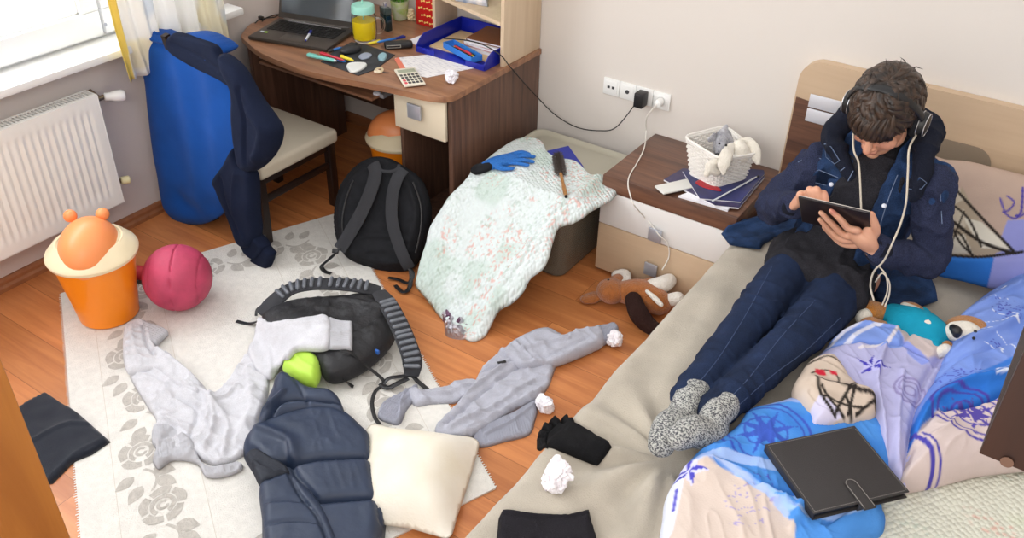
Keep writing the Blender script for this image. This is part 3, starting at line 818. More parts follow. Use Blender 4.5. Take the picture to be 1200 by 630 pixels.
# ================================================================== RUG
def P3(px, py, S=0.0, dz=0.0):
    q = px2uv([(px, py)], S)[0]; z = float(S(np.array([q]))[0]) if callable(S) else S
    return Vector((q[0], q[1], z+dz))
RUGZ = .008
def rug():
    TL = at(72, 345); A = at(162, 304); TR = at(398, 250); BR = at(581, 573)
    e = (BR-TR); L = e.length; e.normalize(); q = (TR-TL); W = q.length; q.normalize(); BL = BR-q*W
    TLn = BL-e*L; mb = MB()
    def quad(a, b, c, d, z0, z1, mi=0):
        vs = [mb.bm.verts.new((p.x, p.y, z)) for z in (z0, z1) for p in (a, b, c, d)]
        for f in ((3, 2, 1, 0), (4, 5, 6, 7), (0, 1, 5, 4), (1, 2, 6, 5), (2, 3, 7, 6), (3, 0, 4, 7)):
            mb.bm.faces.new([vs[i] for i in f]).material_index = mi
    quad(TLn, TR, BR, BL, .0008, RUGZ)
    zc = [0]
    def shape(c, pts, mi=1, z=RUGZ+.0006):
        zc[0] += 1; z = z+.000003*(zc[0] % 400)
        vs = [mb.bm.verts.new((c.x+e.x*a+q.x*b, c.y+e.y*a+q.y*b, z)) for a, b in pts]
        f = mb.bm.faces.new(vs); f.material_index = mi
        if f.normal.z < 0: f.normal_flip()
        return f
    def ringshape(c, r0, r1, ph, a0=0, a1=2*PI, n=22, sc=.12):
        vin = []; vout = []
        for k in range(n+1):
            a = a0+(a1-a0)*k/n; g = 1+sc*abs(math.sin(2.5*a+ph))
            vin.append((r0*math.cos(a), r0*math.sin(a))); vout.append((r1*g*math.cos(a), r1*g*math.sin(a)))
        for k in range(n):
            shape(c, [vin[k], vin[k+1], vout[k+1], vout[k]])
    def rose(c, r):
        for k in range(5): ringshape(c, r*.62, r*.92, .4, 2*PI*k/5+.08, 2*PI*(k+1)/5-.08, 7, .0 if 0 else .14)
        ringshape(c, r*.36, r*.54, 1, .4, 5.6, 18, .06); ringshape(c, r*.14, r*.28, 1, 2.2, 7.6, 14, 0.0)
    def leaf(c, ang, l, w):
        pts = [(l*t, w*math.sin(PI*t**.8)) for t in [i/8 for i in range(9)]]+[(l*t, -w*math.sin(PI*t**.8)) for t in [i/8 for i in range(7, 0, -1)]]
        ca, sa = math.cos(ang), math.sin(ang); shape(c, [(x*ca-y*sa, x*sa+y*ca) for x, y in pts])
    def stem(c, a, b, bend, w=.006):
        a = Vector(a); b = Vector(b); d = b-a; nn = Vector((-d.y, d.x)).normalized(); pr = None
        for k in range(11):
            t = k/10; p = a+d*t+nn*bend*math.sin(PI*t); 
            cur = [(p.x+nn.x*w, p.y+nn.y*w), (p.x-nn.x*w, p.y-nn.y*w)]
            if pr: shape(c, [pr[0], cur[0], cur[1], pr[1]])
            pr = cur
    T = .285; off = .27
    k = 0; s = .12
    # along both long edges, then along both short edges
    def motif(c, flip, turn):
        nonlocal e, q
        e0, q0 = e, q
        if turn: e, q = q0, e0
        f = flip
        rose(c, .078)
        stem(c, (.09, .0*f), (.205, .015*f), .03*f)
        leaf(c+e*.105+q*(.03*f), 1.0*f, .085, .026); leaf(c+e*.155+q*(.035*f), .8*f, .085, .025); leaf(c+e*.11-q*(.035*f), -1.1*f, .075, .024); leaf(c+e*.165-q*(.015*f), -.7*f, .08, .025)
        e, q = e0, q0
    n = int((L-.5)/T)
    for k in range(n+1):
        a = .3+k*T
        if a > L-.25: break
        motif(TLn+e*a+q*(off-.03+.02*(-1)**k), 1, False); motif(TR+e*a-q*(off-.06+.02*(-1)**k), -1, False)
    n = int((W-.5)/T)
    for k in range(n+1):
        b = .34+k*T
        if b > W-.3: break
        motif(TLn+q*b+e*.15, 1, True); motif(BL+q*b-e*.15, -1, True)
    # thin woven lines along the border and a fringe of short threads
    for dd in (.12, .40): 
        for sgn, base in ((1, TLn), (-1, TR)):
            c = base+q*dd*sgn; shape(c, [(0.02, 0), (L-.02, 0), (L-.02, .002), (0.02, .002)], 2)
    for base, sg in ((TLn, -1), (TR, 1)):
        m = int(L/.012)
        for i in range(m):
            c = base+e*(L*i/m); l = .006+.006*random.random()
            shape(c, [(0, 0), (.006, 0), (.005, sg*l), (.001, sg*l)], 0, .004)
    o = mb.build('floral_rug', [M_rug, M_rugp, M_rugl], smooth=False)
    tag(o, 'cream woven rug with a grey rose and leaf border on the floor', 'rug')
    return o
M_rug = mat('cream rug wool', '#e2dfd9', .95, var=.05, vscale=40, bump=.5, bscale=240)
M_rugp = mat('grey rug pattern', '#c0bbb4', .95, var=.1, vscale=60, bump=.6, bscale=240)
M_rugl = mat('rug line', '#cfc8bd', .95)
RUG = rug()

# ================================================================== BINS AND BALL
M_orange = mat('orange plastic', '#fa8d12', .32)
M_orlid = mat('orange lid plastic', '#f8975a', .35)
M_crpl = mat('cream plastic rim', '#f0dfbb', .4)
def waste_bin(label, name='waste_bin'):
    t = thing(name, label, 'bin')
    H = .315
    MB().lathe([(.04, 0), (.110, 0), (.116, .004), (.163, H), (.158, H), (.12, .008), (.0, .007)], seg=48, cap=(False, False)).build('bin_body', M_orange, t)
    # cream collar with a wide tilted opening
    r = MB().lathe([(.160, H-.012), (.176, H-.010), (.180, H+.004), (.176, H+.014), (.163, H+.024), (.148, H+.045), (.128, H+.060), (.122, H+.058), (.14, H+.04), (.156, H+.01)], seg=48, cap=(False, False))
    r.build('bin_rim', M_crpl, t)
    s = MB(); s.lathe([(.160, H), (.150, H+.028), (.128, H+.052), (.095, H+.070), (.05, H+.08), (0.001, H+.082)], seg=48, cap=(False, False)); s.build('lid_shoulder', M_crpl, t)
    l = MB(); l.ell((0, -.012, H+.012), (.120, .155, .135), sub=4)
    o = l.build('swing_lid', M_orlid, t)
    for a in (-.075, .05):
        MB().ell((a, .085, H+.122), (.027, .027, .026), sub=3).build('lid_ear', M_orlid, o)
    return t
def place_root(t, loc, rz=0, sc=1.0):
    t.location = loc; t.rotation_euler = (0, 0, rz); t.scale = (sc,)*3; t['placed'] = 1
b1 = waste_bin('orange swing-top waste bin with cream rim beside the radiator'); place_root(b1, (.529, -2.014, .009), .75)
def clone(root, label=None):
    r = root.copy(); COL.objects.link(r)
    if label: r['label'] = label
    def rec(a, b):
        for ch in list(a.children):
            c = ch.copy(); COL.objects.link(c); c.parent = b; rec(ch, c)
    rec(root, r); return r
bpy.context.view_layer.update()
b2 = clone(b1, 'orange waste bin with cream rim tucked under the desk'); place_root(b2, (.83, -.45, 0), 2.2, .97)
b2.rotation_euler = (0, 0, -.9)
def ball():
    r = .142; c = Vector((.695, -1.795, r+RUGZ+.001))
    pc = (208, 325); 
    d = ray(*pc); tt = (c.z-CAM[2])/d[2]; c = Vector(CAM+d*tt)
    b = MB(); q = bmesh.ops.create_uvsphere(b.bm, u_segments=96, v_segments=64, radius=r)
    vw = Vector(CAM)-c; vw.normalize()
    X = Vector(CR); Y = Vector(CU)
    A = (X*.9+vw*.25).normalized()
    for v in b.bm.verts:
        n = v.co.normalized(); g = 0
        rt = (X*math.cos(-.05)+Y*math.sin(-.05)+vw*-.13).normalized()
        up = (Y*math.cos(-.05)-X*math.sin(-.05)+vw*.25).normalized(); up = (up-rt*up.dot(rt)).normalized()
        ds = [abs(n.dot(rt)), abs(abs(n.dot(rt))-.72), abs(n.dot(up)) if abs(n.dot(rt)) < .72 and n.dot(vw) < 0 else 1]
        for dd in ds: g = max(g, math.exp(-(dd/.022)**2))
        v.co = n*(r*(1-.045*g))
    b.bm.transform(Matrix.Translation(c)); o = b.build('rubber_ball', M_ball)
    tag(o, 'large dusty raspberry-pink ball with seams on the rug', 'ball')
M_ball = mat('dusty pink rubber', '#bb4060', .6, var=.14, vscale=14, bump=.2, bscale=420)
ball()
def toe():
    t = thing('sneaker', 'red and black sneaker partly hidden behind the orange bin', 'shoe')
    c = at(168, 332, .03); x = Vector((.85, .5, 0)).normalized(); R = rframe(x)
    c = c + Vector((-.07, .03, 0)); c.z = RUGZ
    s = MB(); limb(s, [c-x*.08+Vector((0, 0, .035)), c+Vector((0, 0, .035)), c+x*.09+Vector((0, 0, .03))], [.035, .038, .03], flat=.8, up=(0, 0, 1)); s.build('upper', mat('red canvas', '#b3222c', .7), t)
    s = MB(); s.tube([c-x*.11+Vector((0, 0, .011)), c+Vector((0, 0, .011)), c+x*.12+Vector((0, 0, .011))], [.036, .042, .032], 16, flat=.22, up=(0, 0, 1), round_caps=False); s.build('sole', M_darkgrey, t)
toe()

# ================================================================== UPRIGHT BACKPACK
def ribbon(mb, pts, w, th=.12, up=(0, 0, 1), n=6, seg=10):
    P = spline(pts, n) if n else pts; mb.tube([tuple(p) for p in P], w, seg, flat=th, up=up); return mb
def backpack_upright():
    t = thing('backpack', 'plain black backpack leaning upright against the desk with its straps forward', 'backpack')
    O = at(446, 312, .0); Wn = np.array([.30, -.80, .52])
    U = np.array([.94, .35, 0])
    pl = Plane(tuple(O), U, Wn)
    out = [(436, 184), (455, 185), (471, 193), (492, 208), (502, 231), (505, 251), (500, 279), (491, 305), (479, 317), (454, 319), (421, 310), (403, 297), (394, 276), (392, 249), (399, 218), (416, 195)]
    bmpr = lambda P, d: .012*np.exp(-((d-.05)/.014)**2) - .006*np.exp(-((d-.022)/.006)**2)
    bd = drape('bag_body', out, M_blackfab, t, 0.0, pl, th=.075, edge=.10, res=.009, amp=.006, nsc=12, back=.12, seed=3, hfun=bmpr, ridges=[([(404, 285), (440, 277), (497, 283)], .008, .008), ([(410, 300), (450, 292), (492, 296)], .007, .016)])
    def w3(px, py, w): 
        q = px2uv([(px, py)], w, pl)[0]; return Vector(pl.world(np.array([q[0], q[1], w])))
    up = Vector(pl.W)
    s1 = MB(); ribbon(s1, [w3(437, 192, .085), w3(440, 203, .10), (w3(434, 225, .105)), w3(423, 250, .105), w3(410, 273, .10), w3(398, 292, .095)], .032, .3, up); o = s1.build('shoulder_strap', M_strapf, t)
    s2 = MB(); ribbon(s2, [w3(473, 198, .085), w3(466, 208, .10), w3(460, 228, .105), w3(459, 255, .105), w3(465, 280, .10), w3(474, 303, .09), w3(480, 314, .07)], .029, .3, up); s2.build('shoulder_strap', M_strapf, t)
    h = MB(); ribbon(h, [w3(441, 191, .08), w3(446, 199, .10), w3(455, 201, .105), w3(464, 199, .10), w3(468, 193, .08)], .008, .5, up); h.build('grab_handle', M_strapf, t)
    b = MB(); ribbon(b, [w3(400, 290, .10), w3(392, 298, .09), at(385, 304, .05), at(377, 312, .02), at(381, 318, .013), at(388, 320, .013)], .011, .2, (0, 0, 1)); b.build('webbing', M_dark, t)
    b = MB(); b.box(w3(393, 294, .1), (.03, .022, .012), rframe(U, Wn), bev=.003); b.build('buckle', M_dark, t)
    b = MB(); ribbon(b, [w3(480, 314, .075), at(484, 322, .04), at(478, 331, .02), at(466, 327, .012), at(455, 325, .012)], .010, .2, (0, 0, 1)); ribbon(b, [w3(481, 315, .07), at(482, 326, .03), at(479, 338, .013), at(472, 342, .013), at(463, 334, .013)], .010, .2, (0, 0, 1)); b.build('webbing', M_dark, t)
    s = MB(); ribbon(s, [w3(414, 211, .075), w3(405, 235, .075), w3(401, 262, .075), w3(404, 284, .07)], .004, 1, up); s.build('piping', M_dark, t)
    s = MB(); ribbon(s, [w3(484, 213, .075), w3(493, 240, .075), w3(493, 268, .075), w3(487, 296, .07)], .004, 1, up); s.build('piping', M_dark, t)
M_strapf = mat('black strap fabric', '#2c2d32', .8, bump=.25, bscale=500)
backpack_upright()

# ================================================================== BACKPACK LYING ON THE RUG
RS = top_of([RUG], 0.0, .0005)
M_lime = mat('lime nylon', '#b6e04c', .5, bump=.15, bscale=90, sheen=.1)
M_rib = mat('grey rubber rib', '#6a6e76', .3)
M_nyl = mat('black nylon', '#1c1c20', .6, bump=.35, bscale=60)
def backpack_lying():
    t = thing('hiking_backpack', 'black backpack with ribbed padded straps and lime pocket lying on the rug', 'backpack')
    Z = RUGZ
    out = [(305, 378), (322, 366), (354, 357), (403, 352), (440, 349), (458, 360), (466, 385), (459, 404), (443, 421), (420, 437), (395, 446), (380, 443), (368, 426), (340, 412), (318, 398)]
    b = drape('bag_body', out, M_nyl, t, Z+.05, th=.07, edge=.08, res=.009, amp=.012, nsc=10, back=.049, seed=5, wav=.006,
              ridges=[([(400, 365), (440, 375), (458, 380)], .012, .012), ([(420, 405), (440, 390), (462, 380)], -.012, .008), ([(370, 415), (400, 412), (440, 400)], .014, .015)])
    l = drape('lime_pocket', [(331, 432), (340, 422), (354, 415), (372, 421), (377, 434), (374, 446), (366, 452), (346, 445)], M_lime, t, Z+.05, th=.05, edge=.035, res=.008, amp=.004, back=.04, seed=8, ridges=[([(345, 425), (355, 435), (368, 443)], .006, .01)])
    def strap(pxs, zs, hw, nr, r0, r1):
        P = [at(x, y, z) for (x, y), z in zip(pxs, zs)]; C = [Vector(p) for p in spline(P, 10)]
        s = MB(); s.tube(C, [hw*(.75+.25*min(1, min(i, len(C)-1-i)/8)) for i in range(len(C))], 14, flat=.28, up=(0, 0, 1)); o = s.build('shoulder_strap', M_strapf, t)
        L = len(C)-1
        for k in range(nr):
            f = r0+(r1-r0)*k/(nr-1); i = int(f*L); c = C[i]; d = (C[min(i+1, L)]-C[max(i-1, 0)]).normalized(); sd = Vector((0, 0, 1)).cross(d).normalized(); up = d.cross(sd)
            if up.z < 0: up = -up
            R = MB(); a = c+up*hw*.30; R.tube([a-sd*hw*.62, a+sd*hw*.62], .0088, 10, round_caps=True); R.build('rib', M_rib, o)
        return C
    strap([(306, 369), (320, 354), (340, 339), (366, 333), (397, 333), (424, 336), (446, 341)], [.07, .10, .13, .145, .145, .14, .12], .042, 13, .25, .88)
    strap([(444, 342), (455, 357), (466, 377), (476, 400), (483, 422), (482, 440)], [.14, .14, .13, .11, .08, .03], .040, 13, .18, .86)
    w = MB(); Zr = RUGZ+.003
    ribbon(w, [at(399, 411, .14), at(411, 413, .135), at(430, 429, .07), at(450, 447, .02), at(440, 458, Zr), at(436, 472, Zr), at(439, 488, Zr), at(445, 497, Zr)], .008, .2); w.build('webbing', M_dark, t)
    w = MB(); ribbon(w, [at(449, 449, .02), at(456, 443, .035), at(468, 441, .03), at(482, 440, .03), at(490, 447, .02), at(501, 456, .012)], .010, .25); ribbon(w, [at(446, 449, .018), at(454, 454, .02), at(466, 449, .03), at(478, 443, .03)], .012, .3); w.build('webbing', M_dark, t)
    w = MB(); ribbon(w, [at(307, 372, .06), at(300, 377, .03), at(290, 379, Zr), at(277, 376, Zr)], .010, .2); ribbon(w, [at(300, 370, .03), at(302, 361, .05), at(314, 353, .08)], .006, .3); w.build('webbing', M_dark, t)
    w = MB(); ribbon(w, [at(402, 444, .06), at(408, 449, .03), at(414, 453, .014)], .009, .25, n=3); w.build('webbing', M_dark, t)
    MB().box(at(442, 412, .09), (.02, .012, .02), bev=.004).build('buckle', mat('blue buckle', '#2a5fb0', .4), t)
    return t
BAG2 = backpack_lying()

# ================================================================== CLOTHES ON THE FLOOR
M_ltgrey = mat('light grey jersey', '#cbcbd1', .92, var=.05, vscale=30, bump=.3, bscale=260, sheen=.2, fib=.1)
M_rib1 = mat('light grey rib knit', '#c2c2c8', .92, bump=.6, bscale=320)
M_grey2 = mat('blue grey fleece', '#acadb9', .92, var=.06, vscale=30, bump=.3, bscale=240, sheen=.2, fib=.08)
M_grey2r = mat('blue grey cuff', '#a0a2b0', .92, bump=.6, bscale=300)
def sweatshirt_left():
    t = thing('light_sweatshirt', 'pale grey sweatshirt spread on the rug with one sleeve over the backpack', 'sweatshirt')
    Z = RUGZ+.001
    drape('body', [(193, 414), (212, 428), (237, 450), (247, 462), (258, 456), (273, 438), (290, 415), (303, 420), (315, 443), (313, 470), (304, 503), (291, 529), (276, 540), (255, 547), (236, 540), (224, 532), (205, 530), (190, 520), (180, 503), (183, 493), (170, 473), (152, 440), (160, 425)], M_ltgrey, t, Z, th=.022, edge=.02, res=.007, amp=.006, nsc=11, seed=2, wav=.014,
          ridges=[([(215, 455), (240, 465), (246, 480), (243, 500)], .026, .016), ([(205, 470), (225, 478), (238, 492)], -.016, .012), ([(247, 466), (252, 500), (240, 530)], .022, .013), ([(252, 480), (268, 505), (262, 535)], .02, .014), ([(232, 480), (228, 505), (215, 525)], -.016, .012), ([(245, 475), (262, 470), (280, 455)], .014, .01), ([(190, 495), (205, 500), (225, 510)], .018, .012), ([(290, 440), (295, 480), (278, 520)], .014, .018), ([(160, 440), (185, 455), (215, 480)], .012, .016)])
    drape('hem', [(180, 504), (194, 498), (207, 505), (226, 518), (232, 533), (240, 545), (258, 548), (280, 542), (284, 550), (264, 559), (242, 559), (232, 545), (215, 540), (200, 541), (186, 550), (179, 540), (183, 528), (178, 518)], M_rib1, t, Z+.006, th=.022, edge=.014, res=.0045, amp=.012, nsc=24, seed=6, wav=.006, hfun=ribf((230, 530), (234, 550), Z))
    drape('sleeve', [(146, 384), (155, 378), (167, 376), (178, 388), (182, 405), (196, 416), (215, 430), (236, 450), (230, 462), (205, 450), (185, 436), (165, 437), (150, 438), (144, 415)], M_ltgrey, t, Z+.018, th=.024, edge=.02, res=.007, amp=.006, nsc=14, seed=4, back=.018, wav=.012, ridges=[([(168, 385), (172, 405), (182, 420)], -.02, .010), ([(155, 385), (158, 410), (165, 430)], .012, .012), ([(185, 412), (210, 432), (228, 448)], .01, .01)])
    drape('cuff', [(166, 377), (176, 380), (197, 389), (190, 397), (183, 404), (174, 398), (168, 388)], M_rib1, t, Z+.02, th=.02, edge=.012, res=.0035, amp=.004, seed=4, back=.015, hfun=ribf((172, 385), (195, 395), Z))
    S2 = top_of([BAG2], RUGZ+.02, .004)
    S2s = S2
    drape('sleeve', [(290, 415), (297, 400), (306, 386), (320, 379), (352, 375), (386, 374), (386, 410), (352, 412), (338, 422), (328, 436), (316, 445), (300, 436)], M_ltgrey, t, S2s, th=.026, edge=.022, res=.008, amp=.006, nsc=12, seed=9, relax=30, back=.004, ridges=[([(310, 390), (315, 415), (318, 440)], .012, .01), ([(330, 385), (355, 383), (380, 385)], .01, .012)])
    drape('cuff', [(385, 373.5), (413, 378), (413.5, 394), (413, 411), (386, 410.5), (385, 390)], M_rib1, t, S2s, th=.018, edge=.012, res=.004, amp=.002, hfun=ribf((387, 392), (412, 393), RUGZ+.13), seed=4, relax=30, back=.004, corner=True)
    return t
SW1 = sweatshirt_left()

M_navyp = mat('navy puffer nylon', '#233048', .5, var=.08, vscale=10, bump=.10, bscale=60)
M_navyd = mat('navy lining', '#171d2a', .7, bump=.3, bscale=60)
def vest():
    t = thing('puffer_vest', 'navy blue quilted puffer vest with hood on the rug', 'vest')
    Z = RUGZ+.002
    def rip(P, d): # fine gathers running off the seams
        s_ = .55*P[:, 0]+.83*P[:, 1]; return .0022*(1-np.abs(vnoise(np.c_[s_*34, (P[:, 0]-P[:, 1])*7], 3)))**2*sm(vnoise(P*5, 5), -.5, .4)
    drape('body', [(303, 508), (330, 497), (365, 488), (402, 490), (429, 511), (439, 524), (441, 548), (443, 570), (452, 604), (450, 640), (445, 680), (330, 690), (310, 650), (307, 608), (305, 573), (298, 557), (286, 536), (289, 521)], M_navyp, t, Z, th=.085, edge=.05, res=.007, amp=.004, nsc=9, seed=11, hfun=rip,
          ridges=[([(340, 562), (375, 556), (410, 554), (441, 551)], -.045, .017), ([(372, 606), (410, 603), (452, 600)], -.045, .017), ([(434, 515), (436, 545), (440, 580), (446, 625)], -.022, .008), ([(345, 562), (350, 575), (372, 600)], -.02, .012), ([(305, 520), (340, 535), (345, 555)], .016, .02),
                  ([(296, 545), (315, 560), (338, 560)], -.05, .016)])
    drape('front_flap', [(304, 574), (318, 567), (338, 560), (352, 568), (374, 590), (390, 618), (400, 650), (395, 680), (330, 690), (312, 650), (307, 608)], M_navyp, t, Z+.05, th=.05, edge=.035, res=.007, amp=.004, seed=14, back=.05, hfun=rip,
          ridges=[([(340, 566), (352, 590), (372, 615), (385, 645)], -.020, .007), ([(315, 600), (340, 598), (360, 600)], -.010, .007), ([(315, 625), (345, 622), (375, 625)], -.010, .007)])
    drape('hood', [(303, 509), (304, 494), (310, 480), (318, 462), (324, 446), (338, 443), (352, 452), (366, 460), (386, 462), (398, 470), (404, 484), (402, 491), (375, 487), (345, 491), (325, 500)], M_navyp, t, Z+.045, th=.055, edge=.04, res=.007, amp=.004, seed=16, back=.045,
          ridges=[([(340, 447), (352, 465), (362, 484)], -.010, .006), ([(318, 500), (332, 484), (355, 479), (398, 482)], -.035, .010), ([(312, 492), (325, 482), (335, 472)], .02, .014)])
    drape('lining', [(288, 536), (300, 528), (318, 538), (338, 550), (338, 560), (318, 566), (306, 571), (297, 555)], M_navyd, t, Z+.075, th=.02, edge=.012, res=.007, amp=.008, seed=18, back=.02, ridges=[([(298, 548), (315, 558), (332, 560)], .012, .006)])
vest()
M_pil = mat('cream cotton', '#e5dcc8', .9, var=.05, vscale=5, bump=.15, bscale=140, col2='#efe9dd')
def pillow_floor():
    t = thing('cushion', 'cream cotton pillow on the rug beside the navy vest', 'pillow')
    drape('pillow_cover', [(432, 499), (470, 503), (515, 508), (559, 515), (555, 545), (546, 575), (536, 605), (527, 629), (505, 626), (480, 619), (448, 614), (425, 600), (424, 545)], M_pil, t, RUGZ+.022, soft=True, hsm=60, th=.12, edge=.16, res=.010, amp=.004, nsc=8, seed=21, back=.020, wav=.012, corner=False, ridges=[([(500, 625), (515, 600), (520, 575)], .01, .02), ([(548, 520), (530, 540), (520, 560)], .008, .02)])
pillow_floor()
M_navycl = mat('dark navy cloth', '#1e232e', .9, bump=.3, bscale=260, sheen=.2)
def navy_cloth():
    o = drape('folded_cloth', [(5, 492), (30, 474), (54, 460), (95, 487), (130, 518), (108, 533), (84, 545), (62, 567), (30, 570), (0, 540)], M_navycl, None, RS, th=.018, edge=.012, res=.010, amp=.004, corner=True, seed=1, relax=20, ridges=[([(40, 520), (75, 503), (105, 500)], .008, .012), ([(60, 562), (85, 540), (125, 516)], .005, .006)])
    tag(o, 'dark navy folded trousers lying half on the rug by the door', 'trousers')
navy_cloth()
def sweatshirt_right():
    t = thing('grey_sweatshirt', 'blue-grey sweatshirt crumpled on the bare floor next to the rug', 'sweatshirt')
    drape('body', [(510, 502), (529, 480), (552, 455), (566, 430), (589, 411), (605, 398), (640, 386), (660, 398), (655, 420), (648, 440), (643, 453), (630, 469), (600, 483), (575, 500), (554, 514), (535, 514), (517, 512)], M_grey2, t, RS, th=.022, edge=.018, res=.007, amp=.006, seed=30, relax=20, wav=.014,
          ridges=[([(525, 500), (560, 470), (600, 440), (640, 422)], -.020, .012), ([(540, 470), (575, 445), (600, 425)], .02, .014), ([(560, 440), (580, 435), (600, 428)], -.016, .010), ([(585, 415), (600, 420), (615, 435)], .016, .014), ([(530, 505), (580, 480), (625, 450)], .014, .014), ([(550, 507), (590, 485), (632, 462)], .010, .010)])
    drape('hem', [(560, 505), (580, 494), (606, 482), (629, 470), (630, 482), (627, 494), (620, 510), (592, 518), (563, 525), (554, 516)], M_grey2r, t, RS, th=.020, edge=.016, res=.0045, amp=.005, seed=31, wav=.006, hfun=ribf((590, 485), (597, 512)), ridges=[([(570, 512), (600, 498), (625, 480)], .01, .010)])
    S3 = .028
    drape('sleeve', [(592, 412), (612, 396), (640, 390), (658, 397), (675, 390), (694, 386), (703, 384), (708, 402), (695, 410), (677, 418), (652, 427), (630, 430), (608, 430)], M_grey2, t, S3, th=.03, edge=.022, res=.007, amp=.006, seed=33, back=.027, wav=.012, ridges=[([(610, 415), (640, 408), (665, 405)], .014, .012), ([(620, 425), (650, 420), (690, 402)], -.010, .008)])
    drape('cuff', [(700, 386), (708, 384), (719, 382), (725, 388), (716, 398), (707, 404), (701, 396)], M_grey2r, t, .015, th=.028, edge=.016, res=.004, amp=.005, seed=34, back=.014, hfun=ribf((702, 395), (720, 386)))
    drape('sleeve', [(478, 460), (500, 458), (520, 456), (537, 448), (556, 446), (562, 455), (548, 466), (530, 474), (505, 474), (486, 476)], M_grey2, t, RS, th=.024, edge=.018, res=.007, amp=.006, seed=35, relax=20, wav=.012, ridges=[([(490, 466), (520, 464), (550, 455)], .012, .010)])
    drape('cuff', [(446, 477), (455, 468), (467, 462), (477, 458), (490, 453), (486, 468), (476, 482), (467, 498), (444, 491)], M_grey2r, t, RS, th=.018, edge=.012, res=.004, amp=.006, seed=36, wav=.010, hfun=ribf((480, 462), (455, 488)), ridges=[([(476, 458), (470, 475), (468, 495)], .012, .008)])
    MB().box(P3(588, 424, .045), (.035, .012, .003), rot=.9).build('neck_tag', M_dark, t)
sweatshirt_right()

# ================================================================== CRUMPLED PAPERS
def crumple(name, c, r, label, seed, m, group=None, sq=.8, cat='paper ball'):
    b = MB(); bmesh.ops.create_icosphere(b.bm, subdivisions=5, radius=1.0)
    vs = list(b.bm.verts); P = np.array([v.co[:] for v in vs]); rng = np.random.RandomState(seed)
    D = rng.normal(size=(22, 3)); D /= np.linalg.norm(D, axis=1)[:, None]; off = rng.uniform(.66, 1.05, 22)
    f = np.full(len(P), 1.15)
    for d, o_ in zip(D, off):
        k = P@d; f = np.where(k > .05, np.minimum(f, o_/np.maximum(k, .05)), f)
    f = f*(1-.20*np.abs(vnoise(P*2.6+seed, seed))) - .20*(1-np.abs(vnoise(P*3.1+seed*2, seed+1)))**6 - .05*(1-np.abs(vnoise(P*5.3+seed, seed+4)))**5
    for v, p, k in zip(vs, P, f): v.co = Vector(p*k*r)*1.0; v.co.z *= sq
    zmin = min(v.co.z for v in vs); b.bm.transform(Matrix.Translation(Vector(c)-Vector((0, 0, zmin-.0005))))
    o = b.build(name, m, ang=24); return tag(o, label, cat, group)
M_pap = mat('crumpled paper', '#e9e7ee', .8, var=.06, vscale=30)
M_papp = mat('printed paper', '#e4dde2', .8, col2='#f0eef1', vscale=45, bump=.2, bscale=50)
crumple('paper_ball', at(720, 406), .045, 'crumpled paper ball by the cuff of the blue-grey sweatshirt', 3, M_papp, 'crumpled paper balls')
crumple('paper_ball', at(638, 481), .045, 'crumpled white paper ball on the floor above the black glove', 5, M_pap, 'crumpled paper balls')
BS = top_of([SPREAD], BZ, .001)
crumple('paper_ball', P3(652, 570, BS, 0), .052, 'crumpled printed paper ball on the bed below the glove', 8, M_papp, 'crumpled paper balls', .9)
crumple('paper_ball', at(528, 96, DZ+.001), .040, 'crumpled white paper ball on the desk corner', 12, M_pap, 'crumpled paper balls', .75)
def wrapper():
    M_foil = mat('silver foil', '#b8b4bc', .28, metal=.85, bump=.9, bscale=60)
    o = drape('foil_wrapper', [(508, 352), (514, 353), (520, 362), (530, 372), (545, 380), (550, 388), (546, 397), (532, 397), (522, 392), (520, 378), (512, 366)], M_foil, None, 0.0, th=.03, edge=.02, res=.005, amp=.022, nsc=38, seed=44, wav=.012, fmat=None, pat=None)
    me = o.data; me.materials.append(mat('wrapper print', '#5c3b54', .3, metal=.4))
    for pp in me.polygons:
        c = Vector(pp.center); pp.use_smooth = False
        if noise.noise(c*38) > .08 and c.y > at(535, 384).y: pp.material_index = 1
    tag(o, 'crinkled silver and purple foil snack wrapper beside the floral quilt', 'wrapper')

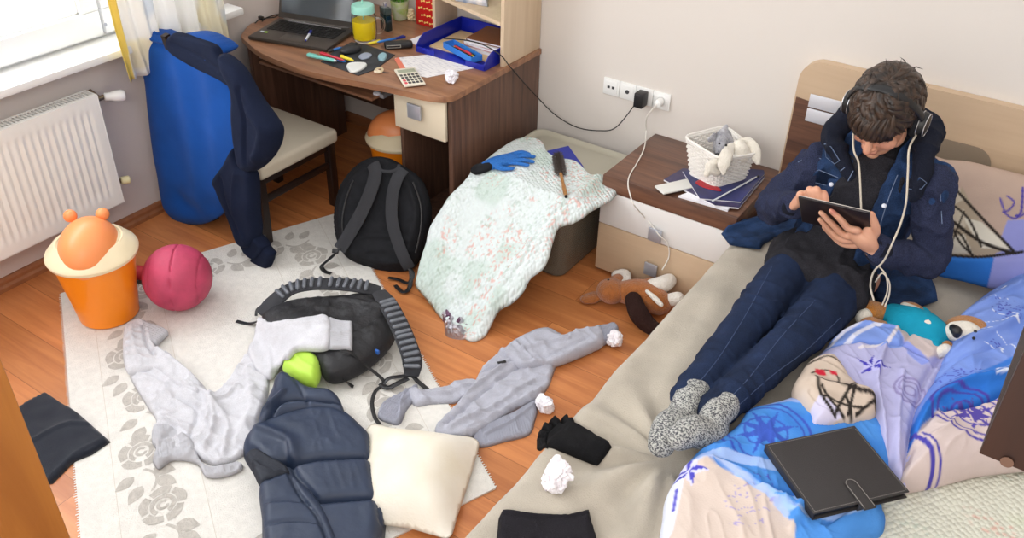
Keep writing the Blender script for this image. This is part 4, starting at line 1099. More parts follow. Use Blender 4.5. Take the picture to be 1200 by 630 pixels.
# ================================================================== STORAGE BOX, QUILT
M_clearbox = mat('frosted clear plastic', '#b9b3a4', .25, trans=.75, alpha=1.0, spec=.4)
M_lidbox = mat('frosted lid plastic', '#cfcab8', .3, trans=.35)
BXS = (1.45, 1.985, -.70, -.10, .40)
def storage_box():
    t = thing('storage_box', 'large frosted plastic storage box between the desk and nightstand', 'storage box')
    x0, x1, y0, y1, h = BXS; cx, cy = (x0+x1)/2, (y0+y1)/2
    def rrect(hx_, hy_, r, z, n=6):
        o = []
        for sx, sy, a0 in ((1, 1, 0), (-1, 1, PI/2), (-1, -1, PI), (1, -1, 1.5*PI)):
            for k in range(n+1): a = a0+k*PI/2/n; o.append(Vector((cx+sx*(hx_-r)+r*math.cos(a), cy+sy*(hy_-r)+r*math.sin(a), z)))
        return o
    def loft(rings, cap0=True, cap1=False):
        b = MB(); V = [[b.bm.verts.new(p) for p in R] for R in rings]; n = len(V[0])
        for i in range(len(V)-1):
            for k in range(n): b.bm.faces.new((V[i][k], V[i][(k+1) % n], V[i+1][(k+1) % n], V[i+1][k]))
        if cap0: b.bm.faces.new(V[0][::-1])
        if cap1: b.bm.faces.new(V[-1])
        return b
    hx_, hy_ = (x1-x0)/2, (y1-y0)/2
    b = loft([rrect(hx_-.045, hy_-.045, .04, .002), rrect(hx_-.035, hy_-.035, .05, .012), rrect(hx_-.008, hy_-.008, .05, h-.03), rrect(hx_, hy_, .05, h-.028), rrect(hx_, hy_, .05, h-.012), rrect(hx_-.006, hy_-.006, .048, h-.012), rrect(hx_-.012, hy_-.012, .048, h-.03), rrect(hx_-.039, hy_-.039, .046, .016)], True, True)
    b.build('box_tub', M_clearbox, t)
    l = loft([rrect(hx_+.005, hy_+.005, .05, h-.014), rrect(hx_+.006, hy_+.006, .05, h), rrect(hx_-.006, hy_-.006, .05, h+.004), rrect(hx_-.02, hy_-.02, .045, h-.004), rrect(hx_-.05, hy_-.05, .04, h-.004), rrect(hx_-.06, hy_-.06, .04, h+.002)], True, True)
    lo = l.build('box_lid', M_lidbox, t)
    k = MB(); k.b2((x0+.18, y0-.016, h-.05), (x1-.18, y0+.004, h+.002), .004); k.build('clip', M_lidbox, t); k = MB(); k.b2((x1-.0, y0+.2, h-.05), (x1+.014, y1-.2, h+.002), .004); k.build('clip', M_lidbox, t)
    c = MB(); c.b2((x0+.07, y0+.07, .02), (x1-.07, y1-.07, .30), .03); 
    o = c.build('stored_cloth', mat('stored cloth', '#6d635f', .9, var=.4, vscale=12), None); tag(o, 'folded brownish cloth seen through the storage box wall', 'cloth')
storage_box()
def blue_folder():
    o = MB(); M = frame(at(668, 190, .415), at(700, 205, .415)-at(645, 178, .415))
    p = [at(641, 178, .407), at(666, 172, .407), at(684, 197, .407), at(655, 204, .407)]
    b = MB(); b.prism([(q.x, q.y) for q in p], .006, Matrix.Translation((0, 0, .407))); tag(b.build('folder', mat('royal blue card', '#25329a', .5)), 'royal blue folder sticking out from under the floral quilt', 'folder')
blue_folder()
QT = .43
def quiltS(P):
    P = np.asarray(P); x, y = P[:, 0], P[:, 1]
    t = np.clip((-.70-y)/.50, 0, 1); z = QT*(1-t) + .035*np.sin(PI*t)   # slightly bellied slope to the floor
    z = z + .02*np.sin(x*9+1)*np.sin(PI*t)
    return np.maximum(z, .004)
M_quilt = mat('quilted cotton', '#ffffff', .9, attr=True, var=.04, vscale=30, bump=.0)
def quilt_nodes():
    nt = M_quilt.node_tree; p = nt.nodes['Principled BSDF']
    tc = nd(nt, 'ShaderNodeTexCoord'); mp = nd(nt, 'ShaderNodeMapping'); mp.inputs['Scale'].default_value = (62, 62, 62); mp.inputs['Rotation'].default_value = (0, 0, .6)
    nt.links.new(tc.outputs['UV'], mp.inputs[0]); v = nd(nt, 'ShaderNodeTexVoronoi'); v.inputs['Scale'].default_value = 1.0; v.inputs['Randomness'].default_value = .45
    nt.links.new(mp.outputs[0], v.inputs['Vector']); b = nd(nt, 'ShaderNodeBump'); b.inputs['Strength'].default_value = .9; b.inputs['Distance'].default_value = .009; b.invert = True
    nt.links.new(v.outputs['Distance'], b.inputs['Height']); nt.links.new(b.outputs[0], p.inputs['Normal'])
quilt_nodes()
def floral(P, s=1.0, green='#c2d3cb', ground='#d9e2e2'):
    c = np.tile(lin(ground), (len(P), 1))
    g = sm(fbm(P*6.5+3, 51, 2), .25, .6)[:, None]*.75; c = c*(1-g)+lin(green)*g
    cl = sm(fbm(P*7+11, 53, 2), .12, .38); dots = sm(fbm(P*120, 57, 2), .42, .62)
    a = (cl*dots)[:, None]*.6; c = c*(1-a)+lin('#d98f80')*a
    dots = sm(fbm(P*90+4, 59, 2), .45, .7); a = (sm(fbm(P*7+12, 53, 2), -.1, .2)*dots)[:, None]*.45; c = c*(1-a)+lin('#9fb5a6')*a
    return c
def quilt():
    out = [(603, 166), (622, 163), (636, 168), (642, 180), (655, 188), (676, 192), (694, 207), (712, 206), (723, 211), (726, 220), (719, 233), (704, 242), (688, 252), (672, 262), (655, 268), (648, 285), (643, 303), (636, 316), (622, 327), (613, 343), (600, 356), (585, 365), (574, 385), (563, 398), (551, 400), (534, 390), (520, 376), (508, 362), (497, 348), (487, 335), (489, 320), (494, 300), (499, 285), (503, 268), (514, 250), (526, 232), (545, 212), (565, 192), (585, 177)]
    o = drape('floral_quilt', out, M_quilt, None, quiltS, th=.022, edge=.03, res=.0055, amp=.008, nsc=5, seed=60, pat=floral,
              ridges=[([(700, 215), (672, 240), (645, 262), (620, 300), (590, 345), (560, 385)], .028, .03), ([(690, 235), (660, 250), (635, 275), (610, 320), (585, 352)], -.012, .014), ([(620, 185), (600, 230), (590, 280), (575, 330)], .016, .06), ([(530, 240), (515, 290), (510, 330)], .018, .03)])
    return tag(o, 'pale mint floral quilt draped from the storage box to the floor', 'quilt')
QUILT = quilt()
wrapper()
QS = top_of([QUILT], 0.0, .0)

# ------------------------------------------------------------------ grooming glove on the quilt
M_blglove = mat('blue rubber mesh', '#1f6fc4', .5, bump=1.0, bscale=150)
def glove_blue():
    t = thing('rubber_glove', 'bright blue rubber grooming glove with black cuff on the quilt', 'glove')
    z = .012
    def L(pts, rads, mb): limb(mb, [P3(x, y, QS, z) for x, y in pts], rads, 14, flat=.6, up=(0, 0, 1))
    b = MB()
    L([(568, 198), (582, 193), (598, 189)], [.030, .040, .040], b)
    L([(596, 185), (610, 181), (619, 183)], [.016, .014, .012], b)
    L([(598, 188), (613, 185), (625, 186)], [.016, .014, .012], b)
    L([(598, 191), (612, 190), (624, 192)], [.016, .0135, .012], b)
    L([(596, 193), (607, 194), (618, 196)], [.015, .013, .011], b)
    L([(578, 197), (590, 200), (600, 200)], [.018, .016, .013], b)
    fuse('glove_body', b, M_blglove, t, .0035, 3)
    b = MB(); L([(560, 201), (570, 198)], [.034, .032], b); b.build('cuff', M_blackfab, t)
glove_blue()
def hair_brush():
    t = thing('hair_brush', 'round dark bristle hair brush with wooden handle on the quilt', 'brush')
    a = P3(663, 233, QS, .014); c = P3(657, 207, QS, .016); e = P3(653, 186, QS, .02)
    MB().tube(spline([a, a*.7+c*.3, c], 6), [.007]*3+[.0095]*5+[.007]*5, 12).build('handle', wood('brush wood', '#8a5a2c', '#b07d45', 2, .4, 20), t)
    MB().tube([a+(a-c).normalized()*.006, a], .0072, 12).build('handle_cap', M_dark, t)
    b = MB(); b.tube([c, e], .010, 14)
    ax = (e-c); n = 26
    x = ax.normalized().orthogonal(); y = ax.normalized().cross(x)
    for k in range(n):
        for j in range(12):
            an = 2*PI*j/12+k*.26; d = x*math.cos(an)+y*math.sin(an); p = c+ax*((k+.5)/n)
            b.tube([p+d*.009, p+d*(.021+.003*random.random())], [.0017, .001], 4)
    b.build('bristle_head', mat('brown bristle', '#473d38', .6), t)
hair_brush()

# ------------------------------------------------------------------ plush dog on the floor
M_plbr = mat('brown plush', '#a5622f', .95, var=.12, vscale=40, bump=.9, bscale=150, sheen=.4)
M_pldk = mat('dark brown plush', '#2f1b17', .95, bump=.9, bscale=150)
M_plwh = mat('white plush', '#e6dfd6', .95, bump=.9, bscale=150, sheen=.4)
def plush_dog():
    t = thing('plush_dog', 'brown and white plush dog lying on the floor against the nightstand', 'plush toy')
    A = lambda px, py, z: at(px, py, z)
    f = MB(); limb(f, [A(732, 342, .065), A(750, 344, .07), A(772, 354, .065)], [.052, .066, .058]); fuse('torso', f, M_plbr, t, .005, 4)
    f = MB(); f.ell(A(716, 341, .065), (.066, .060, .055)); limb(f, [A(716, 336, .07), A(724, 328, .075)], [.038, .03]); hd = fuse('head', f, M_plbr, t, .005, 4)
    f = MB(); limb(f, [A(722, 322, .07), A(732, 322, .075), A(734, 330, .075)], [.022, .027, .022]); limb(f, [A(730, 331, .078), A(741, 332, .078)], [.016, .010]); fuse('muzzle', f, M_plwh, hd, .004, 3)
    f = MB(); limb(f, [A(709, 345, .045), A(698, 348, .025), A(688, 350, .02)], [.02, .036, .032], flat=.5, up=(0, 0, 1)); fuse('ear', f, M_plbr, hd, .004, 3)
    MB().ell(A(713, 328, .115), (.006, .006, .006)).build('eye', M_dark, hd)
    f = MB(); limb(f, [A(742, 351, .09), A(748, 366, .07), A(757, 378, .045), A(768, 386, .035)], [.036, .042, .038, .032]); fuse('leg', f, M_pldk, t, .005, 4)
    f = MB(); limb(f, [A(752, 334, .09), A(762, 331, .11)], [.024, .024]); fuse('leg', f, M_plbr, t, .005, 4)
    f = MB(); limb(f, [A(764, 334, .11), A(776, 333, .12), A(784, 329, .12)], [.030, .038, .034]); fuse('paw', f, M_plwh, t, .005, 4)
    f = MB(); limb(f, [A(776, 352, .08), A(794, 350, .09)], [.024, .032]); fuse('paw', f, M_plwh, t, .005, 4)
    f = MB(); limb(f, [A(758, 341, .125), A(768, 350, .118), A(775, 357, .11)], [.008, .012, .01]); fuse('belly_patch', f, M_plwh, t, .003, 2)
plush_dog()
# ================================================================== BLUE SWEATSHIRT OVER THE CHAIR
M_blue = mat('royal blue fleece', '#0d4794', .95, var=.1, vscale=9, bump=.25, bscale=260, sheen=.05)
M_navyf = mat('navy fleece', '#121a30', .95, var=.1, vscale=9, bump=.25, bscale=260)
def chair_sweatshirt():
    t = thing('blue_sweatshirt', 'royal blue sweatshirt with navy hood and sleeves hung over the chair back', 'sweatshirt')
    pl = Plane((0, -1.345, 0), (1, 0, .0), (0, -1, .08))
    S = .0
    drape('body', [(167, 37), (178, 35), (200, 46), (222, 44), (246, 52), (264, 62), (276, 90), (284, 120), (290, 160), (285, 200), (268, 235), (262, 250), (240, 262), (215, 262), (200, 255), (190, 238), (184, 205), (178, 170), (173, 130), (170, 95), (163, 70)], M_blue, t, S, pl, th=.035, edge=.03, res=.010, amp=.006, nsc=6, seed=70, back=.012, wav=.0, hsm=40,
          ridges=[([(212, 60), (228, 120), (236, 190), (240, 240)], .022, .035), ([(250, 70), (258, 130), (262, 190)], .018, .03), ([(185, 60), (190, 130), (200, 210)], .010, .03), ([(214, 226), (222, 240), (238, 245), (258, 238)], -.07, .016), ([(200, 235), (212, 252), (238, 256)], .012, .012)])
    drape('top_fold', [(166, 36), (172, 33), (200, 42), (226, 38), (250, 48), (262, 60), (254, 66), (225, 58), (200, 52), (172, 44)], M_blue, t, -.012, pl, th=.05, edge=.02, res=.008, back=.10, amp=.003, seed=77)
    drape('sleeve', [(166, 40), (170, 60), (173, 90), (172, 122), (160, 125), (151, 124), (153, 100), (156, 78), (160, 56)], M_blue, t, -.035, pl, th=.03, edge=.022, res=.009, amp=.005, seed=71, back=.025, ridges=[([(168, 50), (163, 80), (162, 118)], -.014, .008)])
    drape('cuff', [(152, 110), (160, 111), (172, 112), (173, 126), (162, 126), (150, 125)], M_blue, t, -.033, pl, th=.034, edge=.015, res=.008, amp=.001, back=.027, corner=True)
    drape('hood', [(198, 50), (202, 40), (214, 38), (235, 45), (254, 52), (262, 64), (276, 78), (284, 98), (278, 104), (262, 94), (240, 84), (218, 72), (204, 62)], M_navyf, t, .02, pl, th=.032, edge=.022, res=.008, amp=.004, seed=72, back=.015, ridges=[([(205, 48), (230, 60), (262, 80)], -.008, .012)])
    drape('sleeve', [(262, 62), (278, 72), (288, 84), (297, 100), (308, 118), (322, 137), (330, 152), (328, 170), (320, 185), (308, 196), (296, 200), (286, 190), (281, 165), (278, 135), (277, 105), (268, 85)], M_navyf, t, .03, pl, th=.065, edge=.05, res=.009, amp=.006, seed=73, back=.04, ridges=[([(290, 100), (298, 135), (300, 185)], -.016, .014), ([(305, 130), (318, 150), (310, 180)], .012, .02)])
    drape('sleeve', [(278, 170), (286, 190), (300, 202), (303, 225), (304, 250), (306, 272), (300, 288), (286, 285), (275, 262), (267, 240), (258, 220), (254, 208), (266, 190)], M_navyf, t, .03, pl, th=.05, edge=.035, res=.009, amp=.006, seed=74, back=.03, ridges=[([(285, 200), (284, 235), (294, 275)], .014, .016), ([(268, 205), (276, 240), (288, 270)], -.012, .010)])
    drape('sleeve', [(283, 270), (300, 272), (312, 283), (314, 292), (304, 303), (292, 296), (286, 284)], M_navyf, t, .028, pl, th=.04, edge=.025, res=.008, amp=.004, seed=75, back=.03)
    drape('cuff', [(304, 289), (314, 287), (323, 297), (317, 314), (304, 311), (296, 303), (300, 295)], M_navyf, t, .026, pl, th=.03, edge=.014, res=.007, amp=.002, seed=76, back=.02, corner=True)
chair_sweatshirt()

# ================================================================== ON THE DESK
Zd = DZ+.0012
def quad_frame(a, b, c):
    """a, b: near edge ends, c: far corner above b; returns origin, x, y unit vectors and sizes"""
    x = b-a; w = x.length; x.normalize(); y = c-b; y -= x*y.dot(x); d = y.length; y.normalize(); return a, x, y, w, d
M_lapt = mat('dark taupe laptop', '#4c4641', .35, metal=.35)
M_lkey = mat('black key', '#141313', .45)
M_scr = mat('dark laptop screen', '#3c4248', .12, spec=.7)
M_chrome = mat('bright silver', '#cfcfd2', .25, metal=.7)
def laptop():
    t = thing('laptop', 'open dark taupe laptop on the left of the desk', 'laptop')
    A, B, C = at(290, 42, Zd+.02), at(383, 57, Zd+.02), at(409, 33, Zd+.02)
    o, x, y, w, d = quad_frame(A, B, C); d = .285; o = Vector((o.x, o.y, 0)); zb = Zd+.0005; R = rframe(x)
    def pt(u, v, z): return o+x*u*w+y*v*d+Vector((0, 0, z))
    MB().box(pt(.5, .5, zb+.010), (w, d, .018), R, bev=.006).build('base', M_lapt, t)
    K = MB()
    rows = 6
    for r in range(rows):
        for k in range(16):
            kw = .9; u = .07+.86*(k+.5)/16; v = .42+.46*(r+.5)/rows
            if r == 0 and 4 <= k <= 9: continue
            K.box(pt(u, v, zb+.0208), (w*.86/16*.86, d*.46/rows*.82, .0035), R)
    K.box(pt(.07+.86*7/16, .42+.46*.5/6, zb+.0208), (w*.86/16*5.8, d*.46/6*.82, .0035), R)
    K.build('keyboard', M_lkey, t, smooth=False)
    MB().box(pt(.5, .21, zb+.0195), (w*.28, d*.27, .0012), R, bev=.0005).build('touchpad', mat('touchpad', '#554e48', .4, metal=.3), t)
    MB().box(pt(.5, .92, zb+.0195), (w*.7, d*.03, .002), R).build('speaker_bar', M_chrome, t)
    s = MB(); s.box(pt(.075, .28, zb+.0196), (.018, .016, .001), R); s.build('sticker', mat('silver sticker', '#c9d0da', .3), t)
    s = MB(); s.box(pt(.125, .28, zb+.0196), (.018, .016, .001), R); s.build('sticker', mat('green sticker', '#9ccf3c', .4), t)
    # lid leaning back
    ang = math.radians(108); up = (Vector((0, 0, 1))*math.sin(ang) - y*math.cos(ang)).normalized(); H = .27
    org = pt(.5, 1.0, zb+.02)
    Rl = Matrix((x, up, x.cross(up))).transposed()
    L = MB().box(org+up*H/2, (w, H, .009), Rl, bev=.003).build('lid', M_lapt, t)
    nrm = x.cross(up); nrm = nrm if nrm.dot(Vector(CAM)-org) > 0 else -nrm
    MB().box(org+up*(H*.53)+nrm*.0052, (w*.93, H*.84, .001), Rl).build('screen', M_scr, L)
    MB().tube([pt(.08, 1.0, zb+.018), pt(.92, 1.0, zb+.018)], .008, 12).build('hinge', M_lapt, t)
    return pt, R, zb
LPT, LR, LZ = laptop()
def pen(name, a, b, label, cols, r=.0048, tipend=None, group='pens and markers on the desk', cat='pen'):
    a = Vector(a); b = Vector(b); d = b-a; t = thing(name, label, cat, group)
    MB().tube([a, a+d*.04, a+d*.62], [r*.8, r, r], 12).build('barrel', cols[0], t)
    MB().tube([a+d*.62, a+d*.96, b], [r*1.12, r*1.12, r*.7], 12).build('cap', cols[1], t)
    MB().tube([a-d.normalized()*.012, a], [r*.25, r*.75], 12).build('tip', cols[2] if len(cols) > 2 else cols[0], t)
    u = Vector((0, 0, 1)); MB().box(a+d*.8+u*r*1.3, (.004, (d.length)*.26, .002), rframe(Vector((d.y, -d.x, 0)))).build('clip', cols[1], t)
    return t
C_blue = mat('blue ink plastic', '#1f2c93', .3); C_white = mat('white pen plastic', '#d9dce0', .35); C_mint = mat('mint plastic', '#7fcfc4', .35); C_red = mat('red plastic', '#cf3a4c', .35); C_yel = mat('yellow plastic', '#f0dc3c', .35); C_sky = mat('sky blue plastic', '#3b7fd0', .35); C_grn = mat('green plastic', '#3cab3c', .35); C_lgrn = mat('bright green plastic', '#6cd04b', .35); C_org = mat('orange pen plastic', '#e98a2a', .4)
pen('ballpoint_pen', LPT(.66, .02, LZ+.0255)+Vector((0, .04, 0)), LPT(.60, .56, LZ+.029), 'white ballpoint pen with blue cap lying on the laptop keyboard', [C_white, C_blue, C_blue], .006)
pen('marker', at(392, 71, Zd+.016), at(360, 64, Zd+.016), 'mint green marker at the front edge of the desk', [C_mint, C_mint, C_white], .0085)
pen('marker', at(401, 70, Zd+.018), at(375, 62, Zd+.018), 'red marker lying across the black mat by the mint marker', [C_red, C_red, C_red], .006)
pen('marker', at(412, 70, Zd+.0162), at(399, 66, Zd+.018), 'short yellow chalk pen touching the red marker', [C_yel, C_yel, C_yel], .0072)
pen('marker', at(381, 68, Zd+.008), at(405, 72, Zd+.008), 'thin dark pen under the mint marker', [M_darkgrey, C_sky, M_darkgrey], .005)
pen('marker', at(444, 49, Zd+.031), at(475, 43, Zd+.010), 'blue and navy pen with a yellow end beside the black pencil case', [C_sky, C_blue, C_sky], .006)
pen('marker', at(433, 51, Zd+.0075), at(446, 48, Zd+.0075), 'yellow pen end pointing at the juice jar', [C_yel, C_yel, C_yel], .0065)
pen('marker', at(399, 56, Zd+.009), at(385, 60, Zd+.009), 'pale blue pen beside the laptop corner', [C_sky, M_darkgrey, C_sky], .006)
def juice_jar():
    t = thing('juice_jar', 'glass mug jar of yellow juice with mint lid and straw on the desk', 'jar')
    c = at(423, 49, Zd); c.y += .03; S = 1.5
    m, nt, p = base_mat('clear glass'); p.inputs['Transmission Weight'].default_value = 1; p.inputs['Roughness'].default_value = .02; p.inputs['IOR'].default_value = 1.2; p.inputs['Base Color'].default_value = (.97, 1, .98, 1)
    g = MB(); prof = [(.0, .0), (.032, 0), (.038, .006), (.041, .03), (.041, .075), (.035, .092), (.033, .10), (.031, .10), (.033, .09), (.038, .074), (.038, .03), (.035, .009), (0, .007)]
    g.lathe([(r*S, z*S) for r, z in prof], c, 36, cap=(False, False)); 
    jar = g.build('jar_glass', m, t)
    j = MB(); j.lathe([(0.001, .0075*S), (.0345*S, .0095*S), (.0375*S, .03*S), (.0375*S, .068*S), (0.001, .0685*S)], c, 36, cap=(False, False)); j.build('juice', mat('yellow juice', '#ffd91a', .3), t)
    h = MB(); q = Vector((.85, .5, 0)).normalized()
    h.tube([tuple(p) for p in spline([c+q*.038*S+Vector((0, 0, .08*S)), c+q*.062*S+Vector((0, 0, .074*S)), c+q*.066*S+Vector((0, 0, .05*S)), c+q*.056*S+Vector((0, 0, .03*S)), c+q*.039*S+Vector((0, 0, .026*S))], 6)], .0055, 10); h.build('handle', m, t)
    l = MB().lathe([(0.001, .118*S), (.034*S, .118*S), (.037*S, .114*S), (.038*S, .094*S), (.035*S, .094*S), (.034*S, .112*S), (0.001, .113*S)], c, 36, cap=(False, False)).build('lid', C_mint2, t)
    MB().tube([c+Vector((.0, .0, .02)), c+Vector((-.006, .004, .26))], .0035, 10).build('straw', C_mint2, t)
C_mint2 = mat('mint tin lid', '#9ad9c9', .4)
juice_jar()
def perfume():
    t = thing('perfume_bottle', 'tall dark teal glass bottle with clear top on the desk', 'bottle')
    c = at(453, 35, Zd); R = rframe((.9, -.3, 0))
    MB().box(c+Vector((0, 0, .042)), (.062, .034, .082), R, bev=.004).build('bottle_body', mat('dark teal glass', '#0f2c30', .1, spec=.7), t)
    MB().box(c+Vector((0, 0, .100)), (.062, .034, .034), R, bev=.003).build('bottle_shoulder', mat('smoky glass', '#5c6a68', .15, trans=.4), t)
    MB().box(c+Vector((0, 0, .124)), (.018, .018, .03), R, bev=.002).build('spray_cap', M_chrome, t)
perfume()
def plant_cup():
    t = thing('patterned_cup', 'small green patterned pot behind the teal bottle', 'pot')
    c = at(469, 22, Zd)
    pot = MB().lathe([(0.001, 0), (.034, 0), (.040, .008), (.048, .10), (.045, .10), (.040, .02)], c, 30, cap=(False, False)).build('pot_body', mat('lime pattern', '#a3c060', .5, col2='#c9cdbb', vscale=30), t)
    b = MB(); rnd = random.Random(3)
    for k in range(26):
        a = rnd.uniform(0, 2*PI); rr_ = rnd.uniform(.0, .03); p = c+Vector((rr_*math.cos(a), rr_*math.sin(a), .09)); q = p+Vector((math.cos(a)*.03, math.sin(a)*.03, rnd.uniform(.04, .09)))
        b.tube([p, (p+q)/2+Vector((0, 0, .015)), q], [.003, .010, .001], 6, flat=.25, up=(math.cos(a), math.sin(a), 1))
    b.build('foliage', mat('pot plant leaf', '#5e9a34', .6), t)
plant_cup()
def gift_bag():
    t = thing('gift_bag', 'red paper gift bag with yellow bows beside the desk shelf', 'gift bag')
    a, b = at(488, 28, Zd), at(511, 34, Zd); x = (b-a).normalized(); w = (b-a).length; R = rframe(x); c = (a+b)/2+Vector((-x.y, x.x, 0))*.03
    H = .20; o = MB().box(c+Vector((0, 0, H/2)), (w, .06, H), R, bev=.002).build('bag', mat('red gift paper', '#c81f1e', .4), t)
    s = MB(); nrm = Vector((x.y, -x.x, 0)); rnd = random.Random(5)
    for side, (ux, cc, ww) in enumerate(((x, c+nrm*.0305, w), (Vector((-nrm.x, -nrm.y, 0)), c+x*(w/2+.0005), .06))):
        nn = nrm if side == 0 else x
        for i in range(3 if side == 0 else 1):
            for j in range(5):
                p = cc+ux*((i+.5+(.5 if j % 2 else 0))/(3 if side == 0 else 1)-.5)*ww*.8+Vector((0, 0, .02+j*.036)); 
                for sg in (-1, 1): s.tube([p, p+ux*.011*sg+Vector((0, 0, .006*sg*.5)), p+ux*.013*sg+Vector((0, 0, -.002))], [.0015, .006, .002], 8, flat=.12, up=nn)
    s.build('bow_print', mat('yellow bow print', '#f2d276', .5), o)
    for k in (-1, 1):
        MB().tube([tuple(p) for p in spline([c+x*w*.25+nrm*.025*k+Vector((0, 0, H)), c+x*w*.15+nrm*.025*k+Vector((0, 0, H+.06)), c-x*w*.15+nrm*.025*k+Vector((0, 0, H+.06)), c-x*w*.25+nrm*.025*k+Vector((0, 0, H))], 6)], .002, 8).build('handle', mat('gold cord', '#c9a24a', .5), t)
gift_bag()
def figurine():
    t = thing('pine_cone_figure', 'small cream knobbly figurine left of the red gift bag', 'ornament')
    c = at(482, 23, Zd); f = MB(); rnd = random.Random(9)
    for k in range(22):
        z = .006+.05*k/22; r_ = .02*(1-k/30); a = k*2.4; f.ell(c+Vector((r_*math.cos(a), r_*math.sin(a), z)), (.009, .009, .009), sub=2)
    f.tube([c+Vector((0, 0, .0)), c+Vector((0, 0, .055))], .016, 10); f.build('cone', mat('cream ceramic', '#d8c59e', .5), t)
figurine()
def mat_black():
    pts = [at(376, 73, DZ), at(392, 60, DZ), at(412, 50, DZ), at(432, 54, DZ), (at(463, 65, DZ)), at(440, 82, DZ), at(420, 89, DZ)]
    b = MB().prism([(p.x, p.y) for p in pts], .003, Matrix.Translation((0, 0, DZ+.0006))); o = b.build('desk_mat', mat('stained black mat', '#26282c', .7, col2='#3a3d42', vscale=18)); tag(o, 'black stained rubber mat at the desk edge with markers on it', 'mat'); o['placed'] = 0
    return o
mat_black()
def mouse():
    t = thing('computer_mouse', 'black computer mouse on the black mat', 'mouse'); c = at(411, 61, Zd+.004); f = MB(); f.ell(c+Vector((0, 0, .014)), (.033, .058, .022), Matrix.Rotation(-.3, 3, 'Z')); f.ell(c+Vector((0, -.01, .02)), (.028, .04, .018), Matrix.Rotation(-.3, 3, 'Z'))
    fuse('mouse_body', f, M_dark2, t, .003, 4); MB().ell(c+Vector((.01, .028, .036)), (.004, .009, .007)).build('scroll_wheel', M_darkgrey, t)
M_dark2 = mat('matte charcoal plastic', '#2b2c2f', .5)
mouse()
o = drape('chalk_smudge', [(406, 77), (414, 74), (429, 75), (428, 80), (418, 85), (410, 85)], mat('white clay', '#e2e4e2', .8, bump=.4, bscale=60), None, DZ+.005, th=.01, edge=.008, res=.004, amp=.003); tag(o, 'white lump of modelling clay on the black mat', 'clay')
o = drape('clay_lump', [(443, 66), (449, 63), (454, 66), (450, 72), (444, 71)], mat('blue green clay', '#8fb4c0', .7, bump=.4, bscale=60), None, DZ+.005, th=.010, edge=.008, res=.004, amp=.003); tag(o, 'small blue-green lump on the right end of the black mat', 'clay')
o = drape('clay_lump', [(420, 66), (428, 62), (436, 64), (433, 68), (424, 70)], mat('grey blue clay', '#9aa3b5', .7, bump=.4, bscale=60), None, DZ+.005, th=.006, edge=.006, res=.004, amp=.002); tag(o, 'grey-blue smear of clay beside the computer mouse', 'clay')
def ring():
    t = thing('keyring', 'small beige ring with charm at the desk edge', 'keyring'); c = at(444, 84, Zd)
    MB().tube([c+Vector((.018*math.cos(a), .018*math.sin(a), .006+.006*math.sin(a))) for a in [i*2*PI/20 for i in range(20)]], .0045, 8, closed=True).build('ring', mat('beige bead', '#cbb896', .5), t)
    b = MB()
    for k in range(6): b.ell(c+Vector((.01*math.cos(k)+.004, -.015+.01*math.sin(k*2), .006)), (.007, .007, .006), sub=2)
    b.build('charm', mat('beige bead light', '#e3d6bd', .5), t)
    MB().tube([c+Vector((.02, 0, .003)), c+Vector((.05, .012, .003))], .0018, 6).build('cord', M_darkgrey, t)
ring()
def pencil_case():
    a, b = at(450, 57, Zd), at(484, 55, Zd); x = (b-a).normalized(); R = rframe(x); c = (a+b)/2; t = thing('glasses_case', 'small black case with a pale printed label beside the paper sheets', 'case')
    w = (b-a).length; f = MB(); f.box(c+Vector((0, 0, .016)), (w*.98, .05, .031), R, bev=.012, seg=4); f.build('case_body', M_dark, t)
    n = Vector((x.y, -x.x, 0)); m = mat('pale label', '#a8a49c', .5)
    l = MB(); l.box(c+n*.0254+x*(-.025)+Vector((0, 0, .017)), (.07, .001, .014), R); l.box(c+n*.0262+x*(-.025)+Vector((0, 0, .017)), (.062, .0006, .008), R, mi=1); l.build('label', [m, M_dark], t)
    return c, x
PCC, PCX = pencil_case()
def calculator():
    a, b, c3 = at(474, 104, DZ), at(499, 101, DZ), at(492, 81, DZ); o, x, y, w, d = quad_frame(a, b, c3); R = rframe(x); t = thing('calculator', 'cream pocket calculator lying by the handwritten sheet at the desk edge', 'calculator')
    z = DZ+.004
    def pt(u, v, zz): p = o+x*u*w+y*v*d; return Vector((p.x, p.y, z+zz))
    w2, d2 = w, d
    MB().box(pt(.5, .5, .006), (w, d, .010), R, bev=.004).build('calculator_body', mat('cream calculator', '#e2dccb', .45), t)
    MB().box(pt(.5, .8, .0115), (w*.82, d*.18, .0014), R).build('display', mat('lcd grey', '#9aa08a', .3), t)
    for r in range(4):
        for k in range(5):
            MB().box(pt(.14+.18*k, .12+.15*r, .0115), (w*.13, d*.1, .003), R, bev=.001).build('key', (C_red if (k == 0 and r < 2) else M_darkgrey), t)
calculator()
def sheet(name, pxs, z, label, m=None, pat=None):
    uv = px2uv(pxs, z); b = MB().prism([tuple(p) for p in uv], .0006, Matrix.Translation((0, 0, z))); o = b.build(name, m or M_text); return tag(o, label, 'paper')
m, nt, p = base_mat('written paper'); M_text = m
tc = nd(nt, 'ShaderNodeTexCoord'); mp = nd(nt, 'ShaderNodeMapping'); mp.inputs['Rotation'].default_value = (0, 0, .35); mp.inputs['Scale'].default_value = (3, 16, 1)
n = nd(nt, 'ShaderNodeTexNoise'); n.inputs['Scale'].default_value = 9; n.inputs['Detail'].default_value = 4; nt.links.new(tc.outputs['Object'], mp.inputs[0]); nt.links.new(mp.outputs[0], n.inputs['Vector'])
rr = nd(nt, 'ShaderNodeValToRGB'); rr.color_ramp.elements[0].position = .36; rr.color_ramp.elements[1].position = .5; rr.color_ramp.elements[0].color = (*hx('#c2bfc6'), 1); rr.color_ramp.elements[1].color = (*hx('#e9e6e6'), 1)
